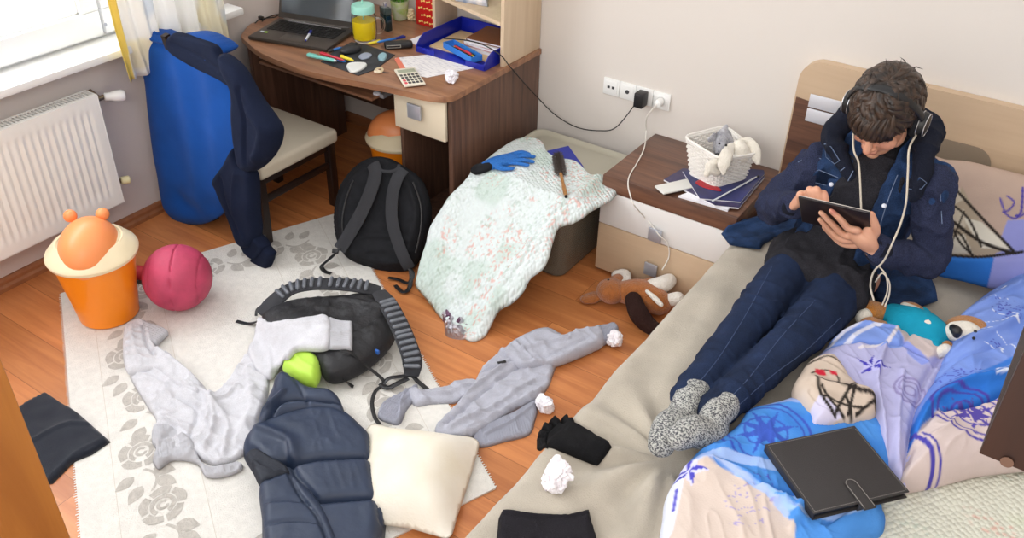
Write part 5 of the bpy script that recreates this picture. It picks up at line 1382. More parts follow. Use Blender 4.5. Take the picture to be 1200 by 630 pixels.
nt.links.new(n.outputs['Fac'], rr.inputs[0]); nt.links.new(rr.outputs[0], p.inputs['Base Color']); p.inputs['Roughness'].default_value = .8
sheet('paper_sheet', [(463, 68), (520, 62), (566, 78), (500, 91), (470, 84)], DZ+.0016, 'sheet of handwritten paper at the front of the desk under the calculator')
sheet('paper_sheet', [(476, 48), (512, 34), (522, 48), (500, 58)], DZ+.0010, 'plain white sheet at the left foot of the desk shelf', M_paper)
sheet('paper_strip', [(462, 69), (467, 67), (478, 84), (473, 88)], DZ+.0026, 'narrow red-edged paper strip under the handwritten sheet', mat('red paper edge', '#de7a62', .7))
def letter_tray():
    t = thing('letter_tray', 'royal blue plastic letter tray stuffed with notebooks under the shelf', 'tray')
    A, B = at(497, 64, Zd), at(566, 80, Zd); x = (B-A).normalized(); w = (B-A).length; y = Vector((-x.y, x.x, 0)); R = rframe(x); d = .30
    A = A+x*.0; M_bl = mat('royal blue plastic', '#16239a', .3); c = (A+B)/2+y*d/2
    def ok(v): return Vector((v.x, v.y, 0))
    x1, y0, y1 = 1.335, -.41, -.05; x0 = .93
    b = MB(); b.b2((x0, y0, Zd), (x1, y1, Zd+.004), .001); b.build('tray_floor', M_bl, t)
    for xx in (x0, x1-.004):
        M_ = Matrix(((0, 0, 1, xx), (1, 0, 0, 0), (0, 1, 0, 0), (0, 0, 0, 1)))
        s = MB(); pts = [(y0, Zd+.004), (y1, Zd+.004), (y1, Zd+.075), (y0+.06, Zd+.075), (y0+.03, Zd+.06), (y0, Zd+.03)]; s.prism(pts, .004, M_); s.build('tray_side', M_bl, t)
    s = MB(); s.b2((x0, y1-.004, Zd+.004), (x1, y1, Zd+.075)); s.build('tray_back', M_bl, t)
    for xa in (x0, x1-.11): MB().b2((xa, y0, Zd+.004), (xa+.11, y0+.004, Zd+.028), .001).build('tray_lip', M_bl, t)
    Z = Zd+.0045
    def book(x, y, z, w_, d_, h, rz, m1, label, grp=None, pages=True):
        o = thing('notebook', label, 'book', 'notebooks in the letter tray'); R = Matrix.Rotation(rz, 3, 'Z')
        MB().box((x, y, z+.0012), (w_, d_, .0018), R).build('cover', m1, o); MB().box((x, y, z+h-.0012), (w_, d_, .0018), R).build('cover', m1, o)
        MB().box((x, y, z+h/2), (w_*.97, d_*.97, h-.005), R).build('pages', M_paper, o)
        MB().box(Vector((x, y, z+h/2))+R @ Vector((-w_/2, 0, 0)), (.002, d_, h), R).build('spine', m1, o)
    M_bwn = mat('brown cover', '#7a4a2c', .5); M_rd = mat('red white cover', '#d5a7aa', .5, col2='#b3283a', vscale=16); M_wh = mat('white cover', '#e8e2e2', .5)
    M_tan = mat('tan card', '#d8b98c', .7)
    book(1.13, -.20, Z, .36, .26, .008, .03, M_tan, 'tan card notebook at the bottom of the letter tray')
    book(1.215, -.165, Z+.009, .22, .21, .014, .02, M_wh, 'white notebook in the letter tray')
    book(1.213, -.165, Z+.0245, .215, .20, .016, -.03, M_rd, 'red and white patterned notebook near the top of the tray')
    book(1.216, -.17, Z+.042, .21, .20, .012, .04, M_wh, 'white exercise book just below the brown book')
    book(1.22, -.165, Z+.056, .20, .20, .012, .08, M_bwn, 'brown covered book on top of the letter tray pile')
    # blue pen box with pens
    t2 = thing('pen_box', 'bright blue open pen box at the front of the letter tray', 'box')
    P = at(520, 50, Zd+.04); Q = at(553, 68, Zd+.04); xx = (Q-P).normalized(); R2 = rframe(xx); L = (Q-P).length; c = (P+Q)/2+Vector((xx.y*-1, xx.x, 0))*.028; c.z = Zd+.0165
    M_b2 = mat('bright blue card', '#3a83d8', .5); yy = Vector((-xx.y, xx.x, 0))
    MB().box(c, (L, .06, .003), R2).build('box_floor', M_b2, t2)
    for s_ in (-1, 1): MB().box(c+yy*.03*s_+Vector((0, 0, .0145)), (L, .003, .026), R2).build('box_side', M_b2, t2)
    for s_ in (-1, 1): MB().box(c+xx*(L/2)*s_+Vector((0, 0, .0145)), (.003, .057, .026), R2).build('box_end', M_b2, t2)
    for k, (cc, off, l) in enumerate(((C_grn, -.016, .8), (M_dark, -.004, .84), (C_yel, .008, .7), (M_dark, .018, .8), (C_red, .002, .6))):
        zz = .008+.009*(k > 3)
        pen('felt_pen', c+yy*off-xx*L*.5*l*.9+Vector((0, 0, zz)), c+yy*off*.8+xx*L*.5*l+Vector((0, 0, zz+.002)), ('green', 'black', 'yellow', 'second black', 'red')[k]+' felt pen in the bright blue pen box', [cc, cc, cc], .0048, group='felt pens in the blue box')
    c4 = MB().box(Vector((1.01, -.36, Zd+.02)), (.12, .05, .02), Matrix.Rotation(-.5, 3, 'Z'), bev=.002) if 0 else None
letter_tray()
def upper_shelf():
    z = SHZ+.001
    p = on(581, 12, 2, z+.01)
    for k, (dx, m, lab) in enumerate(((0, C_grn, 'green slim book standing at the right end of the shelf'), (.016, C_lgrn, 'bright light-green slim book beside the green one on the shelf'), (.032, C_grn, 'rightmost green book on the shelf against the side board'))):
        o = thing('slim_book', lab, 'book', 'green books on the shelf'); x = 1.30+dx; 
        MB().b2((x, -.22, z), (x+.002, -.08, z+.19)).build('cover', m, o); MB().b2((x+.012, -.22, z), (x+.014, -.08, z+.19)).build('cover', m, o); MB().b2((x+.002, -.218, z+.002), (x+.012, -.082, z+.188)).build('pages', M_paper, o); MB().b2((x, -.222, z), (x+.014, -.2201, z+.19)).build('spine', m, o)
    o = drape('striped_cloth', [(533, 1), (545, 3), (560, 6), (572, 8), (572, -2), (540, -8)], mat('blue grey print', '#7a90b4', .7, col2='#e3dcdc', vscale=22), None, z+.0, th=.03, edge=.02, res=.006, amp=.008, corner=True)
    tag(o, 'blue and white crumpled cloth on the upper desk shelf', 'cloth')
upper_shelf()
def usb():
    t = thing('charger_lead', 'tangled black charger lead with plug behind the laptop corner', 'cable')
    z = Zd+.003
    MB().tube([tuple(p) for p in spline([at(307, 25, z), at(312, 21, z+.004), at(320, 18, z+.004), at(326, 17, z), at(322, 20, z), at(313, 21, z), at(305, 22, z+.006), at(302, 24, z), at(299, 27, z)], 8)], .0026, 8).build('cable', M_cable, t)
    MB().box(at(306, 21, z+.008), (.028, .02, .018), bev=.004).build('plug', M_dark, t)
usb()
def edge_paper():
    crumple('paper_scrap', Vector((.93, -.70, .6475)), .022, 'tiny crumpled white scrap on the keyboard tray', 15, M_pap, None, .5, 'paper scrap')
edge_paper()

# ================================================================== ON THE NIGHTSTAND
Zn = NZ+.001
def magazines():
    def board(name, pxs, z, h, label, m, m2=None, cat='magazine', grp='magazines under the basket'):
        uv = px2uv(pxs, z+h); t = thing(name, label, cat, grp)
        MB().prism([tuple(p) for p in uv], h-.0016, Matrix.Translation((0, 0, z))).build('pages', M_paper, t)
        MB().prism([tuple(p) for p in uv], .0014, Matrix.Translation((0, 0, z+h-.0015))).build('cover', m, t)
    M_mg1 = mat('navy magazine print', '#242850', .3, col2='#3a3f78', vscale=9); M_mg2 = mat('collage print', '#2b2c52', .3, col2='#43385c', vscale=26)
    board('magazine', [(795, 229), (815, 222), (860, 236), (853, 246)], Zn, .009, 'white paper block sticking out under the magazines', M_paper)
    board('magazine', [(778, 210), (800, 197), (893, 204), (896, 207), (866, 243), (838, 240)], Zn+.010, .008, 'navy magazine with coloured pictures under the white basket', M_mg2)
    board('magazine', [(800, 200), (850, 195), (895, 199), (896, 203), (868, 236), (820, 232)], Zn+.019, .006, 'dark navy glossy magazine on top of the pile', M_mg1)
    o = drape('red_patch', [(815, 213), (826, 210), (842, 219), (845, 224), (832, 222), (820, 218)], mat('red print', '#b01f2c', .3), None, Zn+.0255, th=.0015, edge=.004, res=.006, amp=0); tag(o, 'red printed card slipped under the white basket', 'card')
    t = thing('stylus', 'slim white pen with dark end lying on the magazines', 'pen'); a, b = at(834, 236, Zn+.03), at(889, 206, Zn+.03)
    MB().tube([a, a+(b-a)*.03, a+(b-a)*.95], [.001, .0038, .0038], 10).build('barrel', C_white, t); MB().tube([a+(b-a)*.95, b], [.004, .004], 10).build('end_cap', M_dark, t)
magazines()
def phone():
    t = thing('phone', 'white smartphone lying face down on the nightstand', 'phone'); z = NZ+.020
    a, b, c = at(769, 217, z), at(774, 229, z), at(819, 219, z); x = (c-b); w = x.length; x.normalize(); mid = (at(769, 217, z)+at(819, 219, z))/2; mid = at(794, 218, z)
    R = rframe(x); R = R @ Matrix.Rotation(.0, 3, 'Y')
    MB().box(mid, (w*.98, .072, .009), R, bev=.004, seg=3).build('phone_body', mat('silver white phone', '#d9d8d3', .3), t)
    MB().box(mid-Vector((0, 0, .0045)), (w*.96, .07, .001), R).build('phone_screen', M_dark, t)
    MB().ell(mid+x*(w*.42)+Vector((0, 0, .005)), (.004, .004, .001)).build('camera_lens', M_dark, t)
phone()
M_wick = mat('white wicker', '#ece8e2', .55, bump=.2, bscale=90)
def basket():
    t = thing('wicker_basket', 'white woven wicker basket standing on magazines on the nightstand', 'basket')
    zb = Zn+.027; zt = zb+.135
    b4 = [at(*p, zb) for p in ((806, 202), (838, 219), (876, 208), (845, 188))]
    t4 = [at(*p, zt) for p in ((801, 162), (843, 188), (889, 181), (850, 150))]
    def ringp(f, n=11, out=0.0):
        C = [b4[i]*(1-f)+t4[i]*f for i in range(4)]; ctr = sum(C, Vector())/4; P = []
        for i in range(4):
            a, b = C[i], C[(i+1) % 4]
            for k in range(n): 
                s_ = k/n; p = a*(1-s_)+b*s_; P.append(p+(ctr-p)*(.10 if k == 0 else .03 if k in (1, n-1) else 0))
        return P, ctr
    n = 11; tot = 4*n; rows = 15
    st = MB()
    for i in range(tot):
        pts = []
        for r in range(5): P, c = ringp(r/4); pts.append(P[i])
        st.tube(pts, .0028, 6)
    st.build('stake', M_wick, t)
    wv = MB()
    for r in range(rows):
        P, c = ringp((r+.5)/rows); pts = []
        for i, p in enumerate(P):
            o = (p-c).normalized(); o.z = 0; pts.append(p+o*(.0045*(1 if (i+r) % 2 else -1)))
        wv.tube(pts, .0046, 6, closed=True)
    wv.build('weave', M_wick, t)
    rm = MB(); P, c = ringp(1.0); rm.tube(P, .0075, 8, closed=True); rm.tube([p+Vector((0, 0, .008))+(p-c)*.03 for p in P], .006, 8, closed=True); P, c = ringp(0.0); rm.tube(P, .006, 8, closed=True); rm.build('rim', M_wick, t)
    fl = MB(); P, c = ringp(0.02); vs = [fl.bm.verts.new(p) for p in P]; fl.bm.faces.new(vs); o = fl.build('basket_floor', M_wick, t); s = o.modifiers.new('s', 'SOLIDIFY'); s.thickness = .003
    return zb, zt, c
BZB, BZT, BC = basket()
M_gplush = mat('grey marbled plush', '#6f7078', .95, col2='#b9b8bf', vscale=28, bump=.9, bscale=160, sheen=.4)
M_wplush = mat('ivory plush', '#e6dfd2', .95, bump=.6, bscale=160, sheen=.5, var=.04)
def wolf():
    t = thing('plush_wolf', 'grey marbled plush animal peeking out of the white basket', 'plush toy')
    z = BZT
    f = MB(); limb(f, [at(848, 178, z-.05), at(848, 170, z-.0), at(848, 160, z+.03)], [.04, .046, .036]); limb(f, [at(846, 168, z+.02), at(844, 176, z+.0), at(842, 181, z-.0)], [.03, .022, .014]); fuse('body', f, M_gplush, t, .0045, 3)
    f = MB(); limb(f, [at(848, 156, z+.045), at(851, 148, z+.065)], [.022, .010], flat=.5, up=(.3, -1, .3)); fuse('ear', f, M_gplush, t, .003, 2)
    f = MB(); limb(f, [at(838, 160, z+.035), at(831, 164, z+.035)], [.018, .010], flat=.5, up=(.3, -1, .3)); fuse('ear', f, M_gplush, t, .003, 2)
    MB().ell(at(841, 181.5, z+.008), (.012, .010, .009)).build('nose', M_dark, t)
    for p in ((843, 168), (851, 170)): MB().ell(at(*p, z+.055), (.005, .005, .005), sub=2).build('eye', M_dark, t)
wolf()
def bunny():
    t = thing('plush_bunny', 'ivory plush bunny with long ears hanging over the basket rim', 'plush toy')
    z = BZT
    f = MB(); limb(f, [at(866, 186, z-.055), at(867, 179, z-.0), at(866, 172, z+.02)], [.042, .045, .032]); fuse('head', f, M_wplush, t, .0045, 3)
    f = MB(); limb(f, [at(858, 170, z+.035), at(852, 180, z+.03), at(848, 192, z+.0), at(848, 202, z-.03)], [.016, .027, .027, .012], flat=.45, up=(.35, -1, .4)); fuse('ear', f, M_wplush, t, .004, 3)
    f = MB(); limb(f, [at(868, 166, z+.035), at(877, 168, z+.03), at(884, 178, z+.01), at(888, 190, z-.02)], [.016, .026, .028, .013], flat=.45, up=(.35, -1, .4)); fuse('ear', f, M_wplush, t, .004, 3)
    f = MB(); limb(f, [at(838, 190, z-.01), at(832, 196, z-.03), at(840, 202, z-.05)], [.018, .022, .018]); limb(f, [at(832, 196, z-.03), at(828, 204, z-.055)], [.02, .014]); fuse('paw', f, M_wplush, t, .004, 3)
bunny()
# ================================================================== DUVET AND THINGS ON THE BED
M_duvet = mat('printed duvet cotton', '#ffffff', .85, attr=True, var=.05, vscale=14, bump=.12, bscale=200)
def ZB(h): return BZ+h
def band(px, S, w): return m_line(px, S, w)
def scrib(seed, sc=22, th=.05, col='#dfe4f4'):
    return (lambda P: (np.abs(fbm(P*sc, seed, 2)) < th).astype(float)*(vnoise(P*7, seed+3) > -.1), col)
def ribs_of(pxs, amp, w): return (pxs, amp, w)
def duvet():
    t = thing('duvet', 'crumpled blue, lilac and beige nautical print duvet heaped on the bed', 'duvet')
    S = ZB(.035)
    A = [(772, 660), (776, 610), (780, 585), (795, 560), (815, 537), (842, 520), (862, 505), (874, 488), (905, 481), (935, 472), (985, 470), (1030, 500), (1050, 545), (1030, 580), (1022, 596), (1036, 612), (1032, 628), (1010, 640), (960, 690), (800, 720)]
    pat = paint('#4a8ad4', [
        (lambda P: sm(fbm(P*9, 81, 2), -.1, .6)*.6, '#2f72c8'),
        (m_poly([(880, 470), (1000, 465), (1000, 492), (960, 500), (920, 494), (885, 492)], S), '#9aaee2'),
        (m_ring((892, 528), S, .125, .004), '#3a4fb0'), (m_ring((892, 528), S, .105, .003), '#3a4fb0'), (m_ring((892, 528), S, .06, .003), '#3a4fb0'),
        (m_star((892, 528), S, .10, 8, .3), '#3b58b8'), 
        (band([(800, 560), (850, 556), (900, 565), (950, 560), (990, 560)], S, .022), '#9db8ea'),
        (band([(860, 585), (900, 600), (950, 605), (1030, 600)], S, .016), '#8fb4ec'),
        (band([(905, 615), (950, 625), (1010, 612)], S, .012), '#9dbcec'),
        (m_poly([(760, 680), (770, 600), (782, 575), (800, 563), (820, 566), (850, 578), (880, 596), (905, 612), (925, 640), (925, 720)], S), '#cdbdb3'),
        (m_poly([(772, 600), (780, 580), (792, 562), (800, 568), (796, 590), (785, 640), (772, 660)], S), '#d7dbe8'),
        (band([(798, 565), (830, 566), (860, 580), (890, 600), (915, 625)], S, .007), '#a3b6e2'),
        (m_star((803, 571), S, .06, 5, .38, .3), '#c9c9ea'), (m_star((803, 571), S, .06, 5, .38, .3, True), '#4a46ae'), (band([(790, 590), (786, 615)], S, .004), '#5a55b8'),
        (lambda P: (np.abs(fbm(P*40, 85, 2)) < .07)*m_poly([(840, 595), (870, 590), (900, 610), (890, 640), (850, 640)], S)(P)*.7, '#8d84c8'),
        (lambda P: (np.abs(fbm(P*45, 86, 2)) < .08)*m_poly([(850, 565), (900, 575), (905, 590), (870, 585)], S)(P), '#4a50b4'),
    ])
    drape('lower_fold', A, M_duvet, t, S, th=.075, edge=.07, res=.0048, amp=.008, nsc=7, seed=90, back=.03, pat=pat, wav=.006,
          ridges=[([(805, 565), (850, 572), (890, 595), (930, 630)], .022, .018), ([(870, 500), (860, 530), (840, 550)], .012, .02), ([(880, 590), (940, 600), (1020, 600)], -.022, .012), ([(900, 610), (960, 618), (1028, 606)], .018, .012), ([(960, 635), (990, 615), (1020, 600)], -.016, .010), ([(825, 545), (880, 545), (920, 560)], .012, .016), ([(925, 590), (930, 610), (920, 640)], .016, .014)])
    S = ZB(.04)
    B = [(932, 478), (934, 455), (942, 440), (955, 425), (968, 412), (980, 402), (1000, 394), (1030, 397), (1062, 402), (1090, 410), (1112, 428), (1100, 465), (1082, 510), (1066, 560), (1058, 582), (1040, 570), (1020, 530), (1000, 500), (960, 495)]
    pat = paint('#b3b2d8', [
        (lambda P: sm(fbm(P*8, 91, 2), .0, .6)*.5, '#9c9bce'),
        (m_poly([(960, 430), (975, 400), (1000, 390), (1040, 392), (1055, 430), (1030, 432), (1000, 425)], S), '#7f9be0'),
        (band([(985, 425), (1005, 410), (1030, 400)], S, .008), '#d9dbee'), (band([(965, 425), (985, 408), (1010, 397)], S, .006), '#d9dbee'), (band([(1000, 432), (1030, 425), (1045, 405)], S, .006), '#d9d3dc'),
        (m_poly([(1040, 396), (1065, 400), (1095, 408), (1112, 430), (1080, 440), (1062, 428), (1048, 415)], S), '#c9b9b6'),
        (m_poly([(1050, 420), (1070, 432), (1085, 445), (1072, 450), (1055, 438)], S), '#8d9be0'),
        (m_ring((1058, 480), S, .045, .0035, sx=1.2), '#8f86b4'), (m_ring((1058, 480), S, .033, .003, sx=1.2), '#8f86b4'), (m_ring((1058, 480), S, .018, .003), '#8f86b4'),
        (m_star((1014, 453), S, .058, 5, .38, .5), '#bdbbe6'), (m_star((1014, 453), S, .058, 5, .38, .5, True), '#453fae'),
    ])
    drape('middle_fold', B, M_duvet, t, S, th=.085, edge=.07, res=.0048, amp=.008, nsc=7, seed=92, back=.035, pat=pat, wav=.006,
          ridges=[([(1035, 570), (1028, 520), (1020, 470), (1030, 430)], .026, .014), ([(1055, 575), (1060, 530), (1075, 470), (1100, 430)], -.020, .012), ([(975, 425), (1010, 425), (1050, 428), (1085, 445)], -.020, .010), ([(1045, 560), (1045, 510), (1050, 460)], .014, .012), ([(970, 415), (1000, 402), (1045, 405)], .018, .012), ([(1050, 425), (1065, 405)], -.012, .010)])
    S = ZB(.05)
    Cc = [(1050, 574), (1056, 545), (1060, 515), (1066, 490), (1080, 462), (1097, 435), (1103, 410), (1115, 385), (1140, 362), (1170, 343), (1205, 322), (1250, 300), (1290, 360), (1290, 500), (1240, 545), (1200, 550), (1150, 556), (1110, 566), (1075, 574)]
    inb = m_poly([(1040, 590), (1058, 545), (1072, 522), (1090, 504), (1110, 508), (1140, 500), (1165, 492), (1205, 462), (1300, 450), (1300, 600), (1040, 600)], S)
    pat = paint('#7d98de', [
        (lambda P: sm(fbm(P*8, 93, 2), .0, .6)*.6, '#6484d4'),
        scrib(94, 15, .035, '#dfe6f6'), (lambda P: (np.abs(fbm(P*60, 97, 2)) < .1)*(vnoise(P*9, 98) > .35), '#4a4fb0'),
        (m_poly([(1055, 560), (1060, 520), (1075, 495), (1100, 480), (1130, 478), (1160, 470), (1185, 450), (1210, 425), (1300, 400), (1300, 450), (1205, 462), (1165, 492), (1140, 500), (1112, 508), (1088, 503), (1068, 530)], S), '#2b6fc8'),
        (m_poly([(1125, 475), (1180, 465), (1260, 440), (1260, 420), (1190, 440)], S), '#3f7fd8'),
        (inb, '#cdbdba'),
        (m_ring((1128, 512), S, .115, .0045, sx=.85), '#4a3fa0'), (m_ring((1128, 512), S, .095, .0035, sx=.85), '#4a3fa0'), (m_ring((1128, 512), S, .055, .004, sx=.85), '#4a3fa0'),
        (lambda P: m_star((1128, 512), S, .085, 8, .35, .2, sx=.85)(P)*(np.abs(fbm(P*50, 99, 2)) > .1), '#55489f'),
        (band([(1062, 530), (1075, 545), (1088, 572)], S, .007), '#4a43a4'), (band([(1072, 532), (1085, 548), (1098, 570)], S, .004), '#4a43a4'),
        (m_ring((1160, 470), S, .016, .003), '#dfe6f6'), (m_ring((1175, 464), S, .014, .003), '#dfe6f6'), (band([(1150, 478), (1165, 474), (1185, 470)], S, .003), '#dfe6f6'),
    ])
    drape('right_fold', Cc, M_duvet, t, S, th=.11, edge=.09, res=.0048, amp=.012, nsc=6, seed=95, back=.045, pat=pat, wav=.008,
          ridges=[([(1062, 540), (1080, 500), (1110, 482), (1160, 475), (1205, 445)], .030, .018), ([(1095, 507), (1130, 502), (1170, 488), (1210, 462)], -.036, .010), ([(1100, 440), (1130, 425), (1170, 410), (1210, 385)], .020, .02), ([(1080, 470), (1110, 450), (1140, 440), (1200, 420)], -.014, .014), ([(1058, 560), (1068, 530), (1085, 510)], -.018, .010), ([(1120, 390), (1160, 375), (1210, 350)], .016, .02)])
    return t
DUV = duvet()
QB = drape('floral_quilt', [(1005, 700), (1015, 640), (1022, 600), (1040, 560), (1085, 545), (1150, 530), (1200, 520), (1300, 500), (1330, 720), (1100, 800)], M_quilt, None, BZ+.006, th=.022, edge=.03, res=.010, amp=.006, nsc=5, seed=61, back=.004, pat=lambda P: floral(P+7, green='#cfd3bd', ground='#d6d6c8'))
tag(QB, 'pale green and cream floral quilt on the bed below the duvet', 'quilt')
DS = top_of([DUV], BZ, .002)
M_case = mat('dark grey leatherette', '#2b2727', .55, bump=.35, bscale=420)
def ereader():
    t = thing('ereader_case', 'closed dark grey leatherette tablet case with strap on the duvet', 'case')
    z = .585
    A, B, C, D = (at(945, 603, z), at(1057, 577, z), at(1010, 497, z), at(905, 519, z))
    x = ((B-A)+(C-D)).normalized(); y = ((D-A)+(C-B)).normalized(); w = ((B-A).length+(C-D).length)/2; d = ((D-A).length+(C-B).length)/2; c = (A+B+C+D)/4
    y = (y-x*y.dot(x)).normalized(); R = Matrix((x, y, x.cross(y))).transposed()
    def P(u, v, h): return c+x*u*w+y*v*d+Vector((0, 0, h))
    MB().box(P(0, 0, -.002), (w, d, .004), R, bev=.0018).build('cover', M_case, t); MB().box(P(0, 0, -.024), (w, d, .004), R, bev=.0018).build('cover', M_case, t)
    MB().box(P(0, .0, -.013), (w*.95, d*.95, .0175), R, bev=.003).build('reader', M_dark, t); MB().box(P(-.494, 0, -.013), (w*.012+.002, d*.99, .024), R, bev=.002).build('spine', M_case, t)
    st = MB(); m_ = mat('grey stitching', '#8a8580', .7)
    n = 46
    for k in range(n):
        f = -.47+.94*k/n
        for q in (P(f, .475, .0002), P(f, -.475, .0002)): st.box(q, (w/n*.55, .0012, .0009), R)
    n = 40
    for k in range(n):
        f = -.465+.93*k/n
        for q in (P(-.48, f, .0002), P(.48, f, .0002)): st.box(q, (.0012, d/n*.55, .0009), R)
    st.build('stitching', m_, t, smooth=False)
    s = MB(); pts = [(-.018, -.05), (.018, -.05), (.018, .035)]+[(.018*math.cos(a), .035+.018*math.sin(a)) for a in [i*PI/10 for i in range(1, 10)]]+[(-.018, .035)]
    Mx = Matrix.Translation(P(.02, -.40, .0005)) @ R.to_4x4(); s.prism(pts, .004, Mx, bev=.001); s.box(P(.02, -.505, -.012), (.036, .004, .028), R, bev=.001); s.build('strap', M_case, t)
    s2 = MB(); pp = [Mx @ Vector((a*.84, b, .0045)) for a, b in [(-.018, -.045)]+[(-.018, .033)]+[(.018*math.cos(a), .035+.015*math.sin(a)) for a in [PI-i*PI/10 for i in range(1, 10)]]+[(.018, .033), (.018, -.045)]]; s2.tube(pp, .0008, 6); s2.build('stitching', m_, t)
ereader()
def cat_cloth():
    S = ZB(.10)
    L = lambda pts, w=.0045, c='#2b2522': (m_line(pts, S, w), c)
    pat = paint('#c4b3a4', [(lambda P: sm(fbm(P*9, 111, 2), .0, .5)*.5, '#d4c8c0'),
        (m_poly([(945, 492), (955, 480), (985, 500), (950, 510)], S), '#c9c4dc'),
        L([(944, 435), (965, 434), (985, 442)], .003), L([(951, 462), (960, 485), (975, 500)]), L([(950, 462), (975, 470), (1000, 478), (1022, 482)]), L([(960, 482), (980, 490), (1005, 492)]), L([(975, 498), (985, 480), (1000, 463)]), L([(958, 470), (968, 488), (985, 500)]), L([(985, 480), (995, 500)]), L([(995, 474), (990, 498)]), L([(1010, 470), (1020, 478), (1023, 490)]), L([(1000, 497), (1015, 488), (1024, 480)]), L([(975, 470), (978, 460), (970, 452), (958, 450), (946, 455)], .003),
        (m_poly([(951, 449), (961, 450), (964, 456), (955, 457), (950, 454)], S), '#c4243a'), (m_poly([(967, 450), (975, 452), (977, 456), (969, 455)], S), '#c4243a')])
    o = drape('printed_cloth', [(941, 434), (951, 427), (966, 424), (980, 429), (990, 442), (999, 455), (1012, 465), (1022, 474), (1026, 486), (1022, 496), (1004, 500), (988, 503), (965, 506), (950, 503), (947, 492), (938, 480), (928, 466), (929, 454), (935, 445)], M_duvet, None, S, th=.06, edge=.045, res=.005, amp=.008, seed=112, back=.03, pat=pat, ridges=[([(944, 438), (960, 437), (985, 450)], -.018, .010), ([(950, 465), (980, 472), (1018, 480)], .018, .02), ([(945, 475), (958, 490), (975, 500)], -.010, .010)])
    tag(o, 'beige cloth printed with black line cats and red eyes on the duvet', 'cloth')
    S2 = ZB(.075)
    pat = paint('#cfc6cc', [(m_line([(918, 483), (930, 480), (940, 484)], S2, .004), '#201c1c'), (m_line([(919, 484), (924, 497), (935, 507)], S2, .006), '#201c1c'), (m_line([(924, 488), (945, 493)], S2, .003), '#201c1c'), (m_line([(930, 500), (927, 490)], S2, .006), '#3a322f')])
    o = drape('printed_cloth', [(916, 482), (928, 478), (940, 479), (950, 486), (952, 500), (940, 508), (926, 507), (920, 496)], M_duvet, None, S2, th=.035, edge=.025, res=.005, amp=.004, seed=113, back=.03, pat=pat)
    tag(o, 'small corner of cat print cloth left of the beige one, above the dark case', 'cloth')
cat_cloth()
def bed_pillow():
    pl = Plane((3.3, -.19, .80), (1, 0, 0), (0, -.83, .55)); t = thing('bed_pillow', 'beige and blue pillow with cat and anchor print leaning on the headboard', 'pillow')
    S = 0.0
    out = [(1085, 186), (1110, 187), (1135, 189), (1165, 196), (1200, 205), (1250, 222), (1258, 280), (1248, 345), (1200, 344), (1165, 339), (1130, 330), (1095, 321), (1080, 300), (1078, 240)]
    ln = lambda pts, w=.004, c='#2c2622': (m_line(pts, S, w, pl), c)
    mp_ = lambda pts: m_poly(pts, S, pl)
    pat = paint('#b59e90', [
        (mp_([(1070, 296), (1110, 300), (1160, 302), (1168, 303), (1155, 345), (1070, 340)]), '#2c70c6'), (mp_([(1165, 302), (1180, 260), (1270, 255), (1270, 350), (1155, 345)]), '#8f93cf'),
        (mp_([(1128, 222), (1150, 262), (1185, 292), (1160, 300), (1115, 300), (1105, 250)]), '#a99a86'),
        (mp_([(1128, 256), (1150, 262), (1185, 294), (1150, 292)]), '#d8d2c4'), (mp_([(1112, 225), (1124, 222), (1130, 236), (1118, 242)]), '#c6bba9'), (mp_([(1112, 245), (1130, 248), (1132, 268), (1114, 268)]), '#c6bba9'), (mp_([(1112, 280), (1130, 276), (1140, 298), (1112, 298)]), '#d0c9bb'),
        ln([(1112, 215), (1130, 235), (1155, 262), (1190, 298)], .005), ln([(1112, 300), (1150, 302), (1198, 296)], .005), ln([(1114, 240), (1135, 258), (1150, 290)], .004), ln([(1118, 262), (1150, 285), (1185, 297)], .006), ln([(1118, 205), (1114, 228)]), ln([(1112, 270), (1126, 276), (1138, 298)], .004), ln([(1130, 250), (1120, 275), (1112, 296)], .003), ln([(1140, 300), (1125, 285), (1113, 262)], .004),
        ln([(1172, 235), (1178, 250), (1188, 240), (1180, 232)], .003, '#4a3f9c'), ln([(1198, 222), (1196, 250), (1190, 255)], .004, '#4a3f9c'), ln([(1203, 215), (1204, 260)], .006, '#dcd9ea'), ln([(1175, 250), (1188, 258), (1203, 250)], .003, '#4a3f9c')])
    drape('pillow_cover', out, M_duvet, t, S, pl, th=.055, edge=.12, res=.0052, amp=.006, nsc=6, seed=120, back=.05, pat=pat, ridges=[([(1110, 300), (1150, 302), (1200, 300)], -.012, .02)])
bed_pillow()
M_furo = mat('orange brown plush', '#b8752a', .95, bump=.9, bscale=200, sheen=.4, var=.1, vscale=50); M_teal = mat('turquoise cotton', '#1392b0', .85, bump=.2, bscale=90, var=.08, vscale=12)
